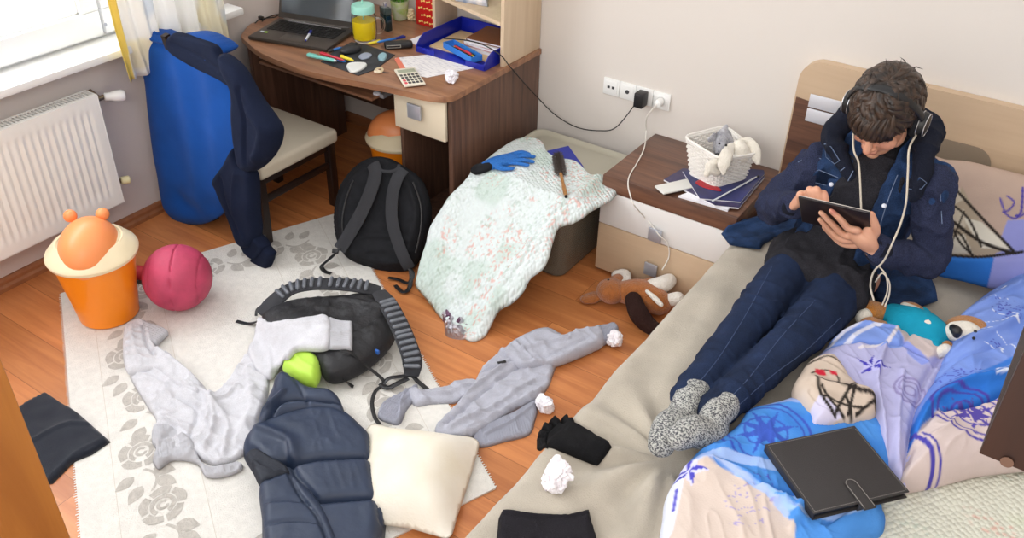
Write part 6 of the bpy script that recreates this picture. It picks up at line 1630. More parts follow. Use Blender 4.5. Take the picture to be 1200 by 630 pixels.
def plush_blue():
    t = thing('plush_dog_in_pyjamas', 'orange-brown plush dog in turquoise pyjamas lying on its back on the duvet', 'plush toy')
    z = BZ+.10
    A = lambda px, py, dz=0: at(px, py, z+dz)
    f = MB(); limb(f, [A(1048, 372, -.02), A(1070, 383, -.005), A(1090, 392, -.0), A(1106, 396, -.005)], [.05, .068, .066, .045]); limb(f, [A(1060, 372, -.02), A(1048, 369, -.02), A(1036, 368, -.025)], [.035, .034, .032]); limb(f, [A(1066, 388, -.02), A(1050, 388, -.02), A(1034, 388, -.025)], [.04, .036, .034]); limb(f, [A(1098, 383, -.01), A(1088, 373, -.01), A(1082, 366, -.005)], [.026, .022, .020]); limb(f, [A(1096, 402, .0), A(1094, 409, .0), A(1098, 413, .0)], [.026, .024, .020])
    fuse('pyjamas', f, M_teal, t, .0045, 4)
    for (a, b) in (((1036, 367), (1018, 366)), ((1034, 387), (1020, 386))):
        f = MB(); limb(f, [A(*a, -.02), A(*b, -.015)], [.034, .045]); o = fuse('foot', f, M_furo, t, .0045, 4)
        g = MB(); g.ell(A(b[0]-5.5, b[1]+5, -.012), (.028, .03, .032)); fuse('sole', g, M_wplush, o, .004, 2)
    f = MB(); limb(f, [A(1083, 367, 0), A(1070, 360, .0), A(1060, 357, 0)], [.018, .022, .014], flat=.7); fuse('paw', f, M_furo, t, .004, 3)
    f = MB(); limb(f, [A(1074, 363.5, .012), A(1060, 359, .010)], [.014, .016]); fuse('paw', f, M_wplush, t, .004, 3)
    f = MB(); limb(f, [A(1099, 413, .005), A(1108, 410, .012)], [.018, .022]); fuse('paw', f, M_wplush, t, .004, 3)
    f = MB(); limb(f, [A(1110, 405, .015), A(1112, 411, .005)], [.018, .018]); fuse('paw', f, M_furo, t, .004, 3)
    f = MB(); f.ell(A(1134, 393, .01), (.080, .070, .064)); limb(f, [A(1112, 394, .0), A(1124, 397, .0)], [.038, .056]); h = fuse('head', f, M_furo, t, .0045, 5)
    f = MB(); limb(f, [A(1120, 388, .045), A(1133, 389, .052), A(1143, 391, .042)], [.034, .036, .026]); fuse('muzzle', f, M_wplush, h, .004, 4)
    f = MB(); limb(f, [A(1117, 384, .085), A(1121, 388, .085), A(1121, 392, .075)], [.013, .017, .012]); fuse('nose', f, M_dark, h, .003, 2)
    for p in ((1143, 388, .079), (1141, 396, .070)): MB().ell(A(p[0], p[1], p[2]), (.0055, .0055, .005), sub=2).build('eye', M_dark, h)
    f = MB(); limb(f, [A(1150, 392, .01), A(1162, 392, -.0), A(1167, 387, .01)], [.018, .020, .010], flat=.5, up=(0, 0, 1)); fuse('ear', f, M_furo, h, .004, 2)
    f = MB(); limb(f, [A(1143, 405, .0), A(1147, 412, -.01)], [.02, .012], flat=.5, up=(0, 0, 1)); fuse('ear', f, M_furo, h, .004, 2)
    f = MB(); limb(f, [A(1076, 373, .055), A(1090, 377, .06), A(1104, 378, .045)], [.005, .012, .009], flat=.3, up=(0, -.3, 1)); f.build('collar', M_wplush, t)
plush_blue()
M_knitb = mat('black wool knit', '#141417', .95, bump=.9, bscale=330, var=.2, vscale=90)
def glove_black():
    t = thing('knit_glove', 'black fingerless knit glove at the edge of the bed', 'glove')
    S = top_of([SPREAD], .40, .002)
    drape('glove_palm', [(717, 524), (711, 534), (700, 547), (677, 539), (655, 529), (640, 525), (640, 512), (648, 503), (655, 497), (672, 497), (695, 510)], M_knitb, t, S, th=.022, edge=.016, res=.006, amp=.003, seed=130, relax=10, corner=True)
    for k, (a, b) in enumerate((((642, 521), (629, 521)), ((643, 514), (630, 511)), ((648, 507), (635, 501)), ((656, 501), (646, 492)), ((670, 500), (661, 489)))):
        d = (b[0]-a[0], b[1]-a[1]); L = math.hypot(*d); nx_, ny_ = -d[1]/L*5.2, d[0]/L*5.2
        drape('glove_finger', [(a[0]+nx_, a[1]+ny_), (b[0]+nx_, b[1]+ny_), (b[0]-nx_, b[1]-ny_), (a[0]-nx_, a[1]-ny_)], M_knitb, t, S, th=.020, edge=.012, res=.005, amp=.001, corner=True, relax=10)
glove_black()
o = drape('black_cap', [(580, 650), (583, 622), (585, 606), (592, 602), (618, 605), (645, 607), (670, 605), (689, 602), (693, 612), (700, 635), (704, 665), (640, 680), (585, 675)], M_knitb2 if 0 else mat('black fleece', '#1d1b20', .95, bump=.4, bscale=260, var=.15, vscale=20), None, BS, th=.032, edge=.016, res=.007, amp=.006, seed=131, relax=30, ridges=[([(588, 611), (640, 615), (690, 610)], -.008, .006), ([(690, 605), (685, 620), (690, 650)], .006, .01)])
tag(o, 'folded black fleece garment at the lower edge of the bed', 'garment')
# dark wooden cabinet end near the camera, upper right of the bed
def cabinet():
    yb = -2.90; a = on(1147, 531, 1, yb); 
    t = thing('wall_cabinet', 'dark brown wooden cabinet corner with round screw cap close to the camera', 'cabinet')
    z0 = a.z; x0 = a.x
    MB().b2((x0, yb, z0), (XR-.001, yb+.018, z0+.5), .001).build('front_panel', M_dkbrown, t)
    MB().b2((x0, yb-.35, z0), (x0+.018, yb-.0005, z0+.5), .001).build('side_panel', M_dkbrown, t) if 0 else None
    MB().b2((x0+.0, yb+.0185, z0), (XR-.001, yb+.30, z0+.018), .001).build('bottom_panel', M_dkbrown, t)
    p = on(1180, 541, 1, yb-.001); MB().lathe([(.0055, 0), (.0055, .0008), (.001, .001)], p, 20, rframe((1, 0, 0), (0, -1, 0))).build('screw_cap', mat('brown cap', '#5c4234', .5), t)
cabinet()
# ================================================================== PERSON
V = Vector
HC = on(1037, 132, 1, -.70)
HL = V((1, -.02, .0)).normalized(); HF = V((-.06, -.80, -.60)).normalized(); HL = (HL-HF*HL.dot(HF)).normalized(); HU = HF.cross(HL)
def H(x, y, z): return HC+(HL*x+HF*y+HU*z)*HSC
HSC = 1.12
HR = Matrix((HL, HF, HU)).transposed()
C7 = V((3.135, -.60, 1.035))
shR = on(962, 192, 1, -.64); shL = on(1094, 216, 1, -.66)
elR = on(908, 240, 1, -.66); elL = on(1090, 302, 1, -.70)
wrR = on(930, 239, 1, -.82); wrL = on(1023, 293, 1, -.86)
hipR = V((3.0, -.68, .565)); hipL = V((3.185, -.70, .56))
knR = at(881, 372, .575); knL = at(932, 396, .575); anR = at(806, 466, .53); anL = at(838, 482, .545)
# tablet frame
TLc = on(935, 231, 1, -.93); TRc = on(1019, 250, 1, -.93)
Tx = (TRc-TLc).normalized(); Tw = (TRc-TLc).length; Td = V((0, .52, -.85)); Td = (Td-Tx*Td.dot(Tx)).normalized(); Th = .155
Tn = Td.cross(Tx); Tn = Tn if Tn.dot(V(CAM)-TLc) > 0 else -Tn      # outward from the back, towards the room
def T(u, v, h=0): return TLc+Tx*Tw*u+Td*Th*v+Tn*h
TP = Plane(tuple(TLc), tuple(Tx), tuple(Tn))
def tp(px, py, h):
    q = px2uv([(px, py)], h, TP)[0]; return V(TP.world(np.array([q[0], q[1], h])))
m, nt, p = base_mat('skin')
a = nd(nt, 'ShaderNodeAttribute', attribute_name='pat'); nt.links.new(a.outputs['Color'], p.inputs['Base Color']); p.inputs['Roughness'].default_value = .5
p.inputs['Subsurface Weight'].default_value = .12; p.inputs['Subsurface Radius'].default_value = (.02, .008, .004); p.inputs['Subsurface Scale'].default_value = .6
tc = nd(nt, 'ShaderNodeTexCoord'); n = nd(nt, 'ShaderNodeTexNoise'); n.inputs['Scale'].default_value = 250; nt.links.new(tc.outputs['Object'], n.inputs['Vector']); b_ = nd(nt, 'ShaderNodeBump'); b_.inputs['Strength'].default_value = .06; b_.inputs['Distance'].default_value = .003; nt.links.new(n.outputs['Fac'], b_.inputs['Height']); nt.links.new(b_.outputs[0], p.inputs['Normal'])
M_skin = m
PER = thing('person', 'person in denim jacket and dark jeans sitting on the bed holding a tablet', 'person')
def body():
    f = MB()
    E_ = lambda c, r: f.ell(H(*c), tuple(q*HSC for q in r), HR)
    E_((0, -.012, .03), (.080, .100, .095)); E_((0, .030, -.035), (.064, .066, .080)); E_((0, .048, -.085), (.046, .042, .032)); E_((0, .078, -.104), (.021, .018, .018))
    E_((0, .078, .022), (.058, .020, .014)); 
    for s in (-1, 1):
        E_((s*.037, .066, -.030), (.028, .026, .030)); E_((s*.084, -.008, -.008), (.010, .020, .033)); E_((s*.031, .083, .000), (.017, .013, .010)); E_((s*.013, .104, -.030), (.009, .010, .008)); E_((s*.050, .020, -.070), (.020, .035, .030))
    limb(f, [H(0, .092, .014), H(0, .106, -.012), H(0, .117, -.028)], [.010*HSC, .0115*HSC, .0125*HSC], 14)
    E_((0, .097, -.058), (.023, .010, .0065)); E_((0, .094, -.070), (.020, .010, .0075))
    limb(f, [H(0, -.02, -.05), (H(0, -.03, -.10)+C7)/2, C7+V((0, .0, -.03))], [.062, .062, .075])
    # trunk under the clothes, arms, legs
    limb(f, [V((3.13, -.60, .98)), V((3.135, -.63, .86)), V((3.12, -.62, .72)), V((3.10, -.63, .58))], [.085, .125, .118, .125], 24)
    limb(f, [C7+V((0, 0, -.06)), shR+V((.02, 0, -.02))], [.06, .055]); limb(f, [C7+V((0, 0, -.06)), shL+V((-.02, 0, -.02))], [.06, .055])
    limb(f, [shR, (shR+elR)/2, elR], [.056, .050, .040]); limb(f, [elR, (elR*.6+wrR*.4), wrR], [.040, .040, .027])
    limb(f, [shL, (shL+elL)/2, elL], [.056, .050, .040]); limb(f, [elL, (elL*.6+wrL*.4), wrL], [.040, .040, .027])
    for h, k, a_ in ((hipR, knR, anR), (hipL, knL, anL)): limb(f, [h, (h+k)/2, k, (k*.6+a_*.4), a_], [.085, .075, .052, .050, .034])
    # feet inside the socks
    for c in FOOT: limb(f, c, [.030, .028, .026, .020])
    # left hand: palm wraps the lower right corner, four fingers over the back, thumb on the screen side
    q = 1.08
    pw = [wrL, tp(1013, 284, .030), tp(1003, 276, .022)]
    limb(f, pw, [.026*q, .031*q, .026*q], flat=.62, up=Tn)
    limb(f, [wrL, tp(1018, 282, .022), tp(1018, 272, .008)], [.024*q, .026*q, .020*q], flat=.62, up=Tn)
    fing = [([(1005, 270), (994, 267), (984, 256), (974, 247)], (.016, .020, .014, .007)), ([(1001, 276), (989, 275), (975, 262), (962, 249)], (.018, .024, .016, .008)), ([(1000, 281), (986, 280), (973, 270), (961, 257)], (.020, .024, .016, .008)), ([(1003, 287), (988, 285), (977, 277), (966, 266)], (.022, .024, .015, .008))]
    for pts, hs in fing:
        limb(f, [tp(*p_, h_+.003) for p_, h_ in zip(pts, hs)], [.0125*q, .0118*q, .0100*q, .0082*q], 14)
    limb(f, [tp(1016, 284, .012), tp(1026, 272, .002), tp(1025, 262, -.006), tp(1021, 251, -.016)], [.017*q, .0145*q, .0125*q, .0105*q], 14)
    # right hand over the top edge, fingertips reaching down to the screen
    pr = on(943, 231, 1, -.845)
    limb(f, [wrR, pr, on(950, 228, 1, -.865)], [.026*q, .032*q, .030*q], flat=.6, up=(0, -.4, 1))
    tips = [([on(944, 230, 1, -.87), on(938, 227.5, 1, -.895), on(938, 233, 1, -.888)+V((0, 0, -.01)), T(.10, .34, -.012)]), ([on(950, 227, 1, -.875), on(949, 222.5, 1, -.905), T(.20, .10, -.018), T(.22, .40, -.013)]), ([on(956, 227, 1, -.875), on(957, 222.5, 1, -.905), T(.29, .12, -.018), T(.32, .46, -.013)]), ([on(960, 230, 1, -.87), on(965, 227, 1, -.895), T(.37, .18, -.018), T(.40, .5, -.013)])]
    for L in tips: limb(f, L, [.0128*q, .0125*q, .0105*q, .0085*q], 14)
    limb(f, [wrR+(pr-wrR)*.5, on(955, 238, 1, -.84), T(.30, .55, -.02)], [.016*q, .013*q, .010*q], 14)
    def pat(P):
        c = np.tile(lin('#d39f83'), (len(P), 1)); L = (P-np.array(HC))@np.array([HL, HF, HU]).T/HSC
        def blend(mask, col): nonlocal c; a = np.clip(mask, 0, 1)[:, None]; c = c*(1-a)+lin(col)*a
        n_ = vnoise(P*30, 5)
        blend(.25+.25*n_, '#c98d70')
        blend(np.exp(-((L[:, 0]/.026)**2+((L[:, 2]+.064)/.010)**2)**1.5)*(L[:, 1] > .085)*.8, '#b4605a')
        blend((np.exp(-((np.abs(L[:, 0])-.04)/.03)**2-((L[:, 2]+.035)/.03)**2))*(L[:, 1] > .04)*.35, '#cc7f6c')
        bz = .024-.25*(np.abs(L[:, 0])-.03)**2/.03
        blend(((np.abs(np.abs(L[:, 0])-.032) < .022) & (np.abs(L[:, 2]-bz) < .0045) & (L[:, 1] > .07)).astype(float)*.9, '#3a241a')
        blend(((np.abs(np.abs(L[:, 0])-.031) < .016) & (np.abs(L[:, 2]+.006) < .0022) & (L[:, 1] > .07)).astype(float)*.9, '#33201a')
        blend((np.exp(-((L[:, 2]+.032)/.012)**2-(L[:, 0]/.016)**2))*(L[:, 1] > .1)*.35, '#c8705c')
        return c
    fuse('body', f, M_skin, PER, .0036, 3, pat=pat)
FOOT = [[at(806, 470, .54), at(797, 492, .51), at(784, 500, .53), at(775, 520, .525)], [at(838, 486, .555), at(831, 508, .52), at(812, 505, .56), at(797, 511, .565)]]
body()
# ---- hair: overlapping curved locks over a cap
def hair():
    b = MB(); rnd = random.Random(11)
    R0 = V((.088, .107, .101)); c0 = V((0, -.014, .032))
    def S_(th, ph, k=1.0): 
        return V((math.sin(th)*math.sin(ph)*R0.x*k, math.sin(th)*math.cos(ph)*R0.y*k, math.cos(th)*R0.z*k))+c0
    cap = MB(); q = bmesh.ops.create_icosphere(b.bm, subdivisions=4, radius=1)
    for v in q['verts']:
        d = v.co.copy(); p_ = V((d.x*R0.x*.95, d.y*R0.y*.95, d.z*R0.z*.95))+c0
        fr = max(0, d.y); 
        if d.z < -.1-.45*(1-fr)+.35*fr: 
            k_ = .80; p_ = V((d.x*R0.x*k_, d.y*R0.y*k_*.9, d.z*R0.z*k_))+c0
        v.co = H(*p_)
    crown = (-.35, .2)
    for k in range(620):
        ph = rnd.uniform(-PI, PI); front = math.cos(ph)
        thm = 1.50+.12*rnd.random() if front > .3 else (1.72 if front > -.3 else 2.15)
        th0 = rnd.uniform(.0, thm*.66); ln_ = rnd.uniform(.7, 1.15); th1 = min(th0+ln_, thm+rnd.uniform(-.1, .12))
        tw = .55*math.sin(ph*2+1.0)+.35+rnd.uniform(-.18, .18); r0 = rnd.uniform(.0055, .0115); pts = []
        lift = rnd.uniform(.0, .07); wv = .10+rnd.uniform(-.04, .04); fr_ = rnd.uniform(0, 6)
        for i in range(7):
            t_ = i/6; th = th0+(th1-th0)*t_; p_ = S_(th, ph+tw*t_*(1.0 if th > .3 else .4)+wv*math.sin(t_*4+fr_), 1.0+lift*math.sin(PI*min(1, t_*1.1))+.02+.05*(1-th/2.2)*(rnd.random()*.3+.6))
            if th > 1.2 and front > .2: p_ = p_+V((0, .010*(th-1.2)*6*.5, 0))
            pts.append(H(*p_))
        b.tube(pts, [r0*.5, r0, r0*1.15, r0*1.1, r0*.9, r0*.55, r0*.08], 6, flat=.45, up=(pts[3]-H(*c0)).normalized())
    # fringe locks falling over the forehead
    for k in range(95):
        x0 = rnd.uniform(-.056, .058); r0 = rnd.uniform(.0045, .008); x1 = x0*1.0+rnd.uniform(-.02, .014)-.006; zend = rnd.uniform(-.006, .026)-.10*max(0, abs(x1)-.05)
        g_ = lambda x: math.sqrt(max(.3, 1-(x/.094)**2)); bl = rnd.uniform(-.02, .014); hh = rnd.uniform(0, .008)
        pts = [V((x0*.6+.012, .038+bl, .113-bl*.4)), V((x0*.8+.006, (.080+bl*.4)*g_(x0), .091+hh)), V(((x0+x1)/2, (.104+hh)*g_(x1), .062+hh)), V((x1, (.110+hh)*g_(x1), .034)), V((x1-.008, .104*g_(x1), zend))]
        b.tube([H(*p_) for p_ in spline(pts, 3)], [r0*1.15*(.12+.88*min(1, i/5))*(1 if i < 9 else max(.1, (12-i)/3.5)) for i in range(13)], 6, flat=.4, up=HF)
    # big tousled waves on top
    for k in range(70):
        ph = rnd.uniform(-2.6, 2.2); th0 = rnd.uniform(.05, .75); ln_ = rnd.uniform(.5, .8); s0_ = rnd.uniform(-.5, .5); pts = []; fr_ = rnd.uniform(0, 6); r0 = rnd.uniform(.008, .0125)
        for i in range(8):
            t_ = i/7; pts.append(H(*S_(th0+ln_*t_, ph+.5*math.sin(ph*2+1)*t_+.22*math.sin(t_*5+fr_), 1.04+.07*math.sin(PI*t_)+.03*math.sin(t_*7+fr_))))
        b.tube(pts, [r0*.4, r0*.8, r0, r0*1.1, r0, r0*.8, r0*.45, r0*.08], 7, flat=.5, up=(pts[3]-H(*c0)).normalized())
    # stray tufts at the crown
    for k in range(26):
        ph = rnd.uniform(-PI, PI); th = rnd.uniform(.1, 1.0); p0 = S_(th, ph, 1.02); p1 = S_(th+.12, ph+rnd.uniform(-.4, .4), 1.16); p2 = S_(th+.3, ph+rnd.uniform(-.5, .5), 1.24)
        b.tube([H(*p0), H(*p1), H(*p2)], [.003, .002, .0004], 5)
    b.build('hair', M_hair, PER, ang=80)
m, nt, p = base_mat('hair'); M_hair = m
tc = nd(nt, 'ShaderNodeTexCoord'); n = nd(nt, 'ShaderNodeTexNoise'); n.inputs['Scale'].default_value = 55; n.inputs['Detail'].default_value = 3; nt.links.new(tc.outputs['Object'], n.inputs['Vector'])
rr = nd(nt, 'ShaderNodeValToRGB'); rr.color_ramp.elements[0].position = .35; rr.color_ramp.elements[1].position = .72; rr.color_ramp.elements[0].color = (*hx('#1a110c'), 1); rr.color_ramp.elements[1].color = (*hx('#473223'), 1)
nt.links.new(n.outputs['Fac'], rr.inputs[0]); nt.links.new(rr.outputs[0], p.inputs['Base Color']); p.inputs['Roughness'].default_value = .4; p.inputs['Specular IOR Level'].default_value = .45
hair()
# ---- clothing
M_shirt = mat('charcoal heather jersey', '#26252a', .95, bump=.3, bscale=300, fib=.55)
M_denim = mat('dark blue denim', '#203557', .85, var=.45, vscale=14, bump=.35, bscale=420, fib=.3)
M_jean = mat('indigo jeans', '#1a2742', .85, var=.3, vscale=9, bump=.3, bscale=420, fib=.3)
M_sleeve = mat('blue grey melange knit', '#2c3149', .95, bump=.5, bscale=300, fib=.5)
M_hood = mat('navy hood jersey', '#171b29', .95, bump=.4, bscale=260, fib=.25)
M_stitch = mat('pale denim stitching', '#6f7f9c', .8)
M_seam = mat('jeans seam thread', '#3a4a6c', .8)
M_cuff = mat('dark ribbed cuff', '#1b1d29', .95, bump=.6, bscale=260)
def fold(sc, amp, seed, ax=None):
    def d(P, N):
        Q = P*sc + .6*np.c_[vnoise(P*6, seed), vnoise(P*6+5, seed), vnoise(P*6+9, seed)]
        if ax is not None: Q = Q*np.array(ax)
        return amp*((1-np.abs(vnoise(Q, seed+1)))**4-.3) + amp*.4*vnoise(P*34, seed+2)
    return d
def clothes():
    # charcoal t-shirt with its hem spread over the lap
    f = MB()
    limb(f, [V((3.135, -.60, 1.00)), V((3.135, -.64, .90)), V((3.125, -.645, .76)), V((3.10, -.66, .62))], [.095, .145, .140, .15], 26)
    f.ell(V((3.075, -.77, .595)), (.20, .16, .098)); f.ell(V((3.02, -.80, .60)), (.115, .13, .082)); f.ell(V((3.17, -.84, .588)), (.11, .12, .085))
    limb(f, [C7+V((-.01, -.015, .0)), C7+V((0, -.01, -.06))], [.082, .10])
    fuse('shirt', f, M_shirt, PER, .0055, 5, disp=fold(11, .018, 140))
    # jeans
    f = MB()
    limb(f, [hipR+V((.03, .04, 0)), hipR*.5+knR*.5, knR, knR*.55+anR*.45, anR+(knR-anR)*.0], [.108, .090, .070, .063, .054], 24)
    limb(f, [hipL+V((-.03, .04, 0)), hipL*.5+knL*.5, knL, knL*.55+anL*.45, anL], [.108, .092, .072, .064, .056], 24)
    f.ell(V((3.10, -.62, .555)), (.165, .13, .11))
    ax = (anR-hipR).normalized()
    def jd(P, N):
        s = (P-np.array(hipR))@np.array(ax); k = np.exp(-((s-.45)/.10)**2)+np.exp(-((s-.86)/.14)**2)+.5*np.exp(-((s-.08)/.12)**2)
        Q = np.c_[s*20, P[:, 0]*5+s*3, P[:, 2]*9]; Q = Q+.8*np.c_[vnoise(P*8, 3), vnoise(P*8+4, 3), vnoise(P*8+8, 3)]
        return .008*((1-np.abs(vnoise(Q, 150)))**4-.25)*(.2+k) + .002*vnoise(P*40, 151)
    fuse('jeans', f, M_jean, PER, .006, 6, disp=jd)
    # side seams on the legs
    s = MB()
    TJ = bvh_of([bpy.data.objects['jeans']])
    for L in ([(905, 312), (872, 372), (838, 425), (806, 462)], [(985, 372), (945, 410), (905, 440), (862, 478)], [(955, 352), (915, 395), (880, 440), (848, 474)]):
        s_ = MB(); pp = []
        for p_ in spline(L, 8):
            h_ = TJ.ray_cast(V(CAM), V(ray(p_[0], p_[1])).normalized())
            if h_[0] is not None: pp.append(h_[0]+V((0, 0, .0008)))
        if len(pp) > 3: s_.tube(pp, .0012, 5); s_.build('seam', M_seam, bpy.data.objects['jeans'])
    # socks
    for i, c in enumerate(FOOT):
        f = MB(); f2 = [c[0]+(V(((knR, knL)[i]))-c[0]).normalized()*.05]+c
        limb(f, f2, [.046, .046, .050, .047, .040], 22); limb(f, [c[1], c[1]+(c[1]-c[0])*.25+V((0, 0, -.005))], [.042, .034])
        fuse('sock', f, M_sock, PER, .0045, 5, disp=fold(16, .003, 160+i))
    # jacket body, open at the front
    f = MB()
    limb(f, [V((3.135, -.585, 1.02)), V((3.135, -.61, .90)), V((3.125, -.615, .76)), V((3.10, -.62, .60))], [.125, .178, .178, .185], 30)
    limb(f, [C7+V((0, 0, -.05)), shR+V((.0, 0, -.005))], [.085, .074]); limb(f, [C7+V((0, 0, -.05)), shL+V((.0, 0, -.005))], [.085, .074])
    def cut(P):
        z = P[:, 2]; t_ = np.clip((z-.62)/.40, 0, 1); xl = 2.985+.090*t_; xr = 3.165+.035*t_
        xl = np.where(z > .90, xl+(z-.90)*.15, xl)
        front = P[:, 1] < -.66
        neck = (np.hypot(P[:, 0]-C7.x, P[:, 1]-(C7.y-.015)) < .088) & (z > .98)
        return (front & (P[:, 0] > xl) & (P[:, 0] < xr)) | (z < .535) | neck
    jk = fuse('denim_jacket', f, M_denim, PER, .0052, 5, disp=fold(13, .016, 170), cut=cut, solid=.006)
    # sleeves
    for sh, el, wr, sd in ((shR, elR, wrR, 180), (shL, elL, wrL, 185)):
        f = MB(); d = (wr-el).normalized(); e2 = el+(el-(sh+wr)/2).normalized()*.012
        limb(f, [sh+V((0, 0, .0)), sh*.5+el*.5, e2, el*.5+wr*.5, wr-d*.02], [.074, .067, .059, .053, .045], 24)
        o = fuse('sleeve', f, M_sleeve, PER, .005, 4, disp=fold(15, .015, sd))
        f = MB(); f.tube([wr-d*.045, wr-d*.03, wr-d*.004, wr+d*.004], [.043, .045, .040, .034], 24); f.build('cuff', M_cuff, o)
    # hood lying around the neck and standing at both sides
    f = MB()
    P_ = [on(998, 205, 1, -.765), on(985, 182, 1, -.73), on(977, 158, 1, -.66), V((3.02, -.52, 1.10)), V((3.13, -.485, 1.09)), V((3.25, -.52, 1.10)), on(1084, 172, 1, -.66), on(1080, 200, 1, -.72), on(1070, 232, 1, -.76)]
    limb(f, P_, [.020, .031, .038, .042, .045, .042, .038, .031, .020], 20); limb(f, [V((3.04, -.51, 1.02)), V((3.13, -.49, 1.0)), V((3.24, -.51, 1.02))], [.06, .07, .06])
    fuse('hood', f, M_hood, jk, .006, 5, disp=fold(14, .010, 190))
    # jacket tails spread on the bed on both sides
    drape('jacket_tail', [(845, 274), (851, 267), (868, 260), (888, 254), (905, 249), (935, 247), (955, 256), (948, 270), (928, 274), (908, 279), (895, 286), (891, 292), (872, 290), (855, 287)], M_denim, jk, BZ+.014, th=.012, edge=.010, corner=True, res=.008, amp=.006, seed=200, wav=.008, back=.0, ridges=[([(850, 272), (890, 262), (935, 258)], .014, .012), ([(862, 284), (895, 276), (930, 268)], -.010, .008)])
    drape('jacket_tail', [(1020, 338), (1035, 322), (1060, 312), (1085, 318), (1096, 335), (1099, 352), (1078, 359), (1060, 362), (1040, 358), (1026, 352)], M_denim, jk, BZ+.02, th=.016, edge=.012, corner=True, res=.008, amp=.006, seed=201, wav=.008, back=.01, ridges=[([(1035, 330), (1065, 335), (1092, 348)], .014, .012)])
    # collar, pocket flap, stitching, buttons on the jacket
    T_ = bvh_of([jk])
    def onj(px, py, out=.004):
        d = V(ray(px, py)).normalized(); h = T_.ray_cast(V(CAM), d)
        return (h[0]-d*out) if h[0] is not None else on(px, py, 1, -.78)
    def patch(pts, name, m_, th=.010, lift=.004):
        b = MB(); q = [onj(*p_, lift) for p_ in pts]; q2 = [onj(*p_, lift-th) for p_ in pts]; vs = [b.bm.verts.new(p_) for p_ in q]; ws = [b.bm.verts.new(p_) for p_ in q2]
        b.bm.faces.new(vs); b.bm.faces.new(ws[::-1]); n_ = len(vs)
        for k in range(n_): b.bm.faces.new((vs[k], ws[k], ws[(k+1) % n_], vs[(k+1) % n_]))
        o = b.build(name, m_, jk); s_ = MB(); s_.tube([onj(*p_, lift+.001) for p_ in spline([(a_, b_) for a_, b_ in pts+[pts[0]]], 1)], .0011, 5); s_.build('stitching', M_stitch, o); return o
    patch([(944, 205), (960, 199), (982, 208), (985, 214), (968, 217), (947, 212)], 'pocket_flap', M_denim)
    patch([(1062, 214), (1078, 208), (1086, 214), (1080, 221), (1066, 222)], 'collar', M_denim)
    patch([(966, 168), (974, 172), (984, 188), (978, 192), (968, 184)], 'collar', M_denim)
    for p_ in ((974, 216), (1036, 241)): 
        c = onj(*p_, .006); n_ = (V(CAM)-c).normalized(); MB().lathe([(.007, 0), (.0075, .002), (.003, .003)], c, 16, rframe(n_.orthogonal(), n_)).build('button', M_metal, jk)
    for L in ([(1000, 200), (992, 215), (984, 230)], [(1052, 205), (1044, 225), (1034, 255), (1026, 285)], [(935, 190), (950, 182), (962, 186)], [(1098, 200), (1102, 230), (1104, 262)], [(945, 222), (955, 226), (968, 236)], [(990, 196), (985, 200)]):
        s_ = MB(); s_.tube([onj(*p_, .003) for p_ in spline(L, 5)], .0014, 5); s_.build('stitching', M_stitch, jk)
m, nt, p = base_mat('speckled sock knit'); M_sock = m
tc = nd(nt, 'ShaderNodeTexCoord'); mp = nd(nt, 'ShaderNodeMapping'); mp.inputs['Scale'].default_value = (150, 260, 200); nt.links.new(tc.outputs['Object'], mp.inputs[0])
n = nd(nt, 'ShaderNodeTexNoise'); n.inputs['Scale'].default_value = 1; n.inputs['Detail'].default_value = 2; nt.links.new(mp.outputs[0], n.inputs['Vector'])
rr = nd(nt, 'ShaderNodeValToRGB'); rr.color_ramp.elements[0].position = .42; rr.color_ramp.elements[1].position = .56; rr.color_ramp.elements[0].color = (*hx('#4a4b50'), 1); rr.color_ramp.elements[1].color = (*hx('#b4b4af'), 1)
nt.links.new(n.outputs['Fac'], rr.inputs[0]); nt.links.new(rr.outputs[0], p.inputs['Base Color']); p.inputs['Roughness'].default_value = .95
b_ = nd(nt, 'ShaderNodeBump'); b_.inputs['Strength'].default_value = .7; b_.inputs['Distance'].default_value = .006; nt.links.new(n.outputs['Fac'], b_.inputs['Height']); nt.links.new(b_.outputs[0], p.inputs['Normal'])
clothes()
# ---- tablet
def tablet():
    t = thing('tablet', 'black tablet computer held in both hands by the person', 'tablet')
    R = Matrix((Tx, -Td, Tx.cross(-Td))).transposed(); c = T(.5, .5, -.004)
    MB().box(c, (Tw, Th, .008), R, bev=.0035, seg=3).build('tablet_back', mat('dark tablet back', '#231c1e', .3), t)
    MB().box(T(.5, .5, -.0092), (Tw*.99, Th*.985, .0022), R, bev=.001).build('bezel', mat('light bezel', '#d8cfc6', .35), t)
    MB().box(T(.5, .5, -.0106), (Tw*.88, Th*.86, .0006), R).build('screen', mat('lit tablet screen', '#dfe6ee', .2, emit=('#dfe8f5', .6)), t)
tablet()
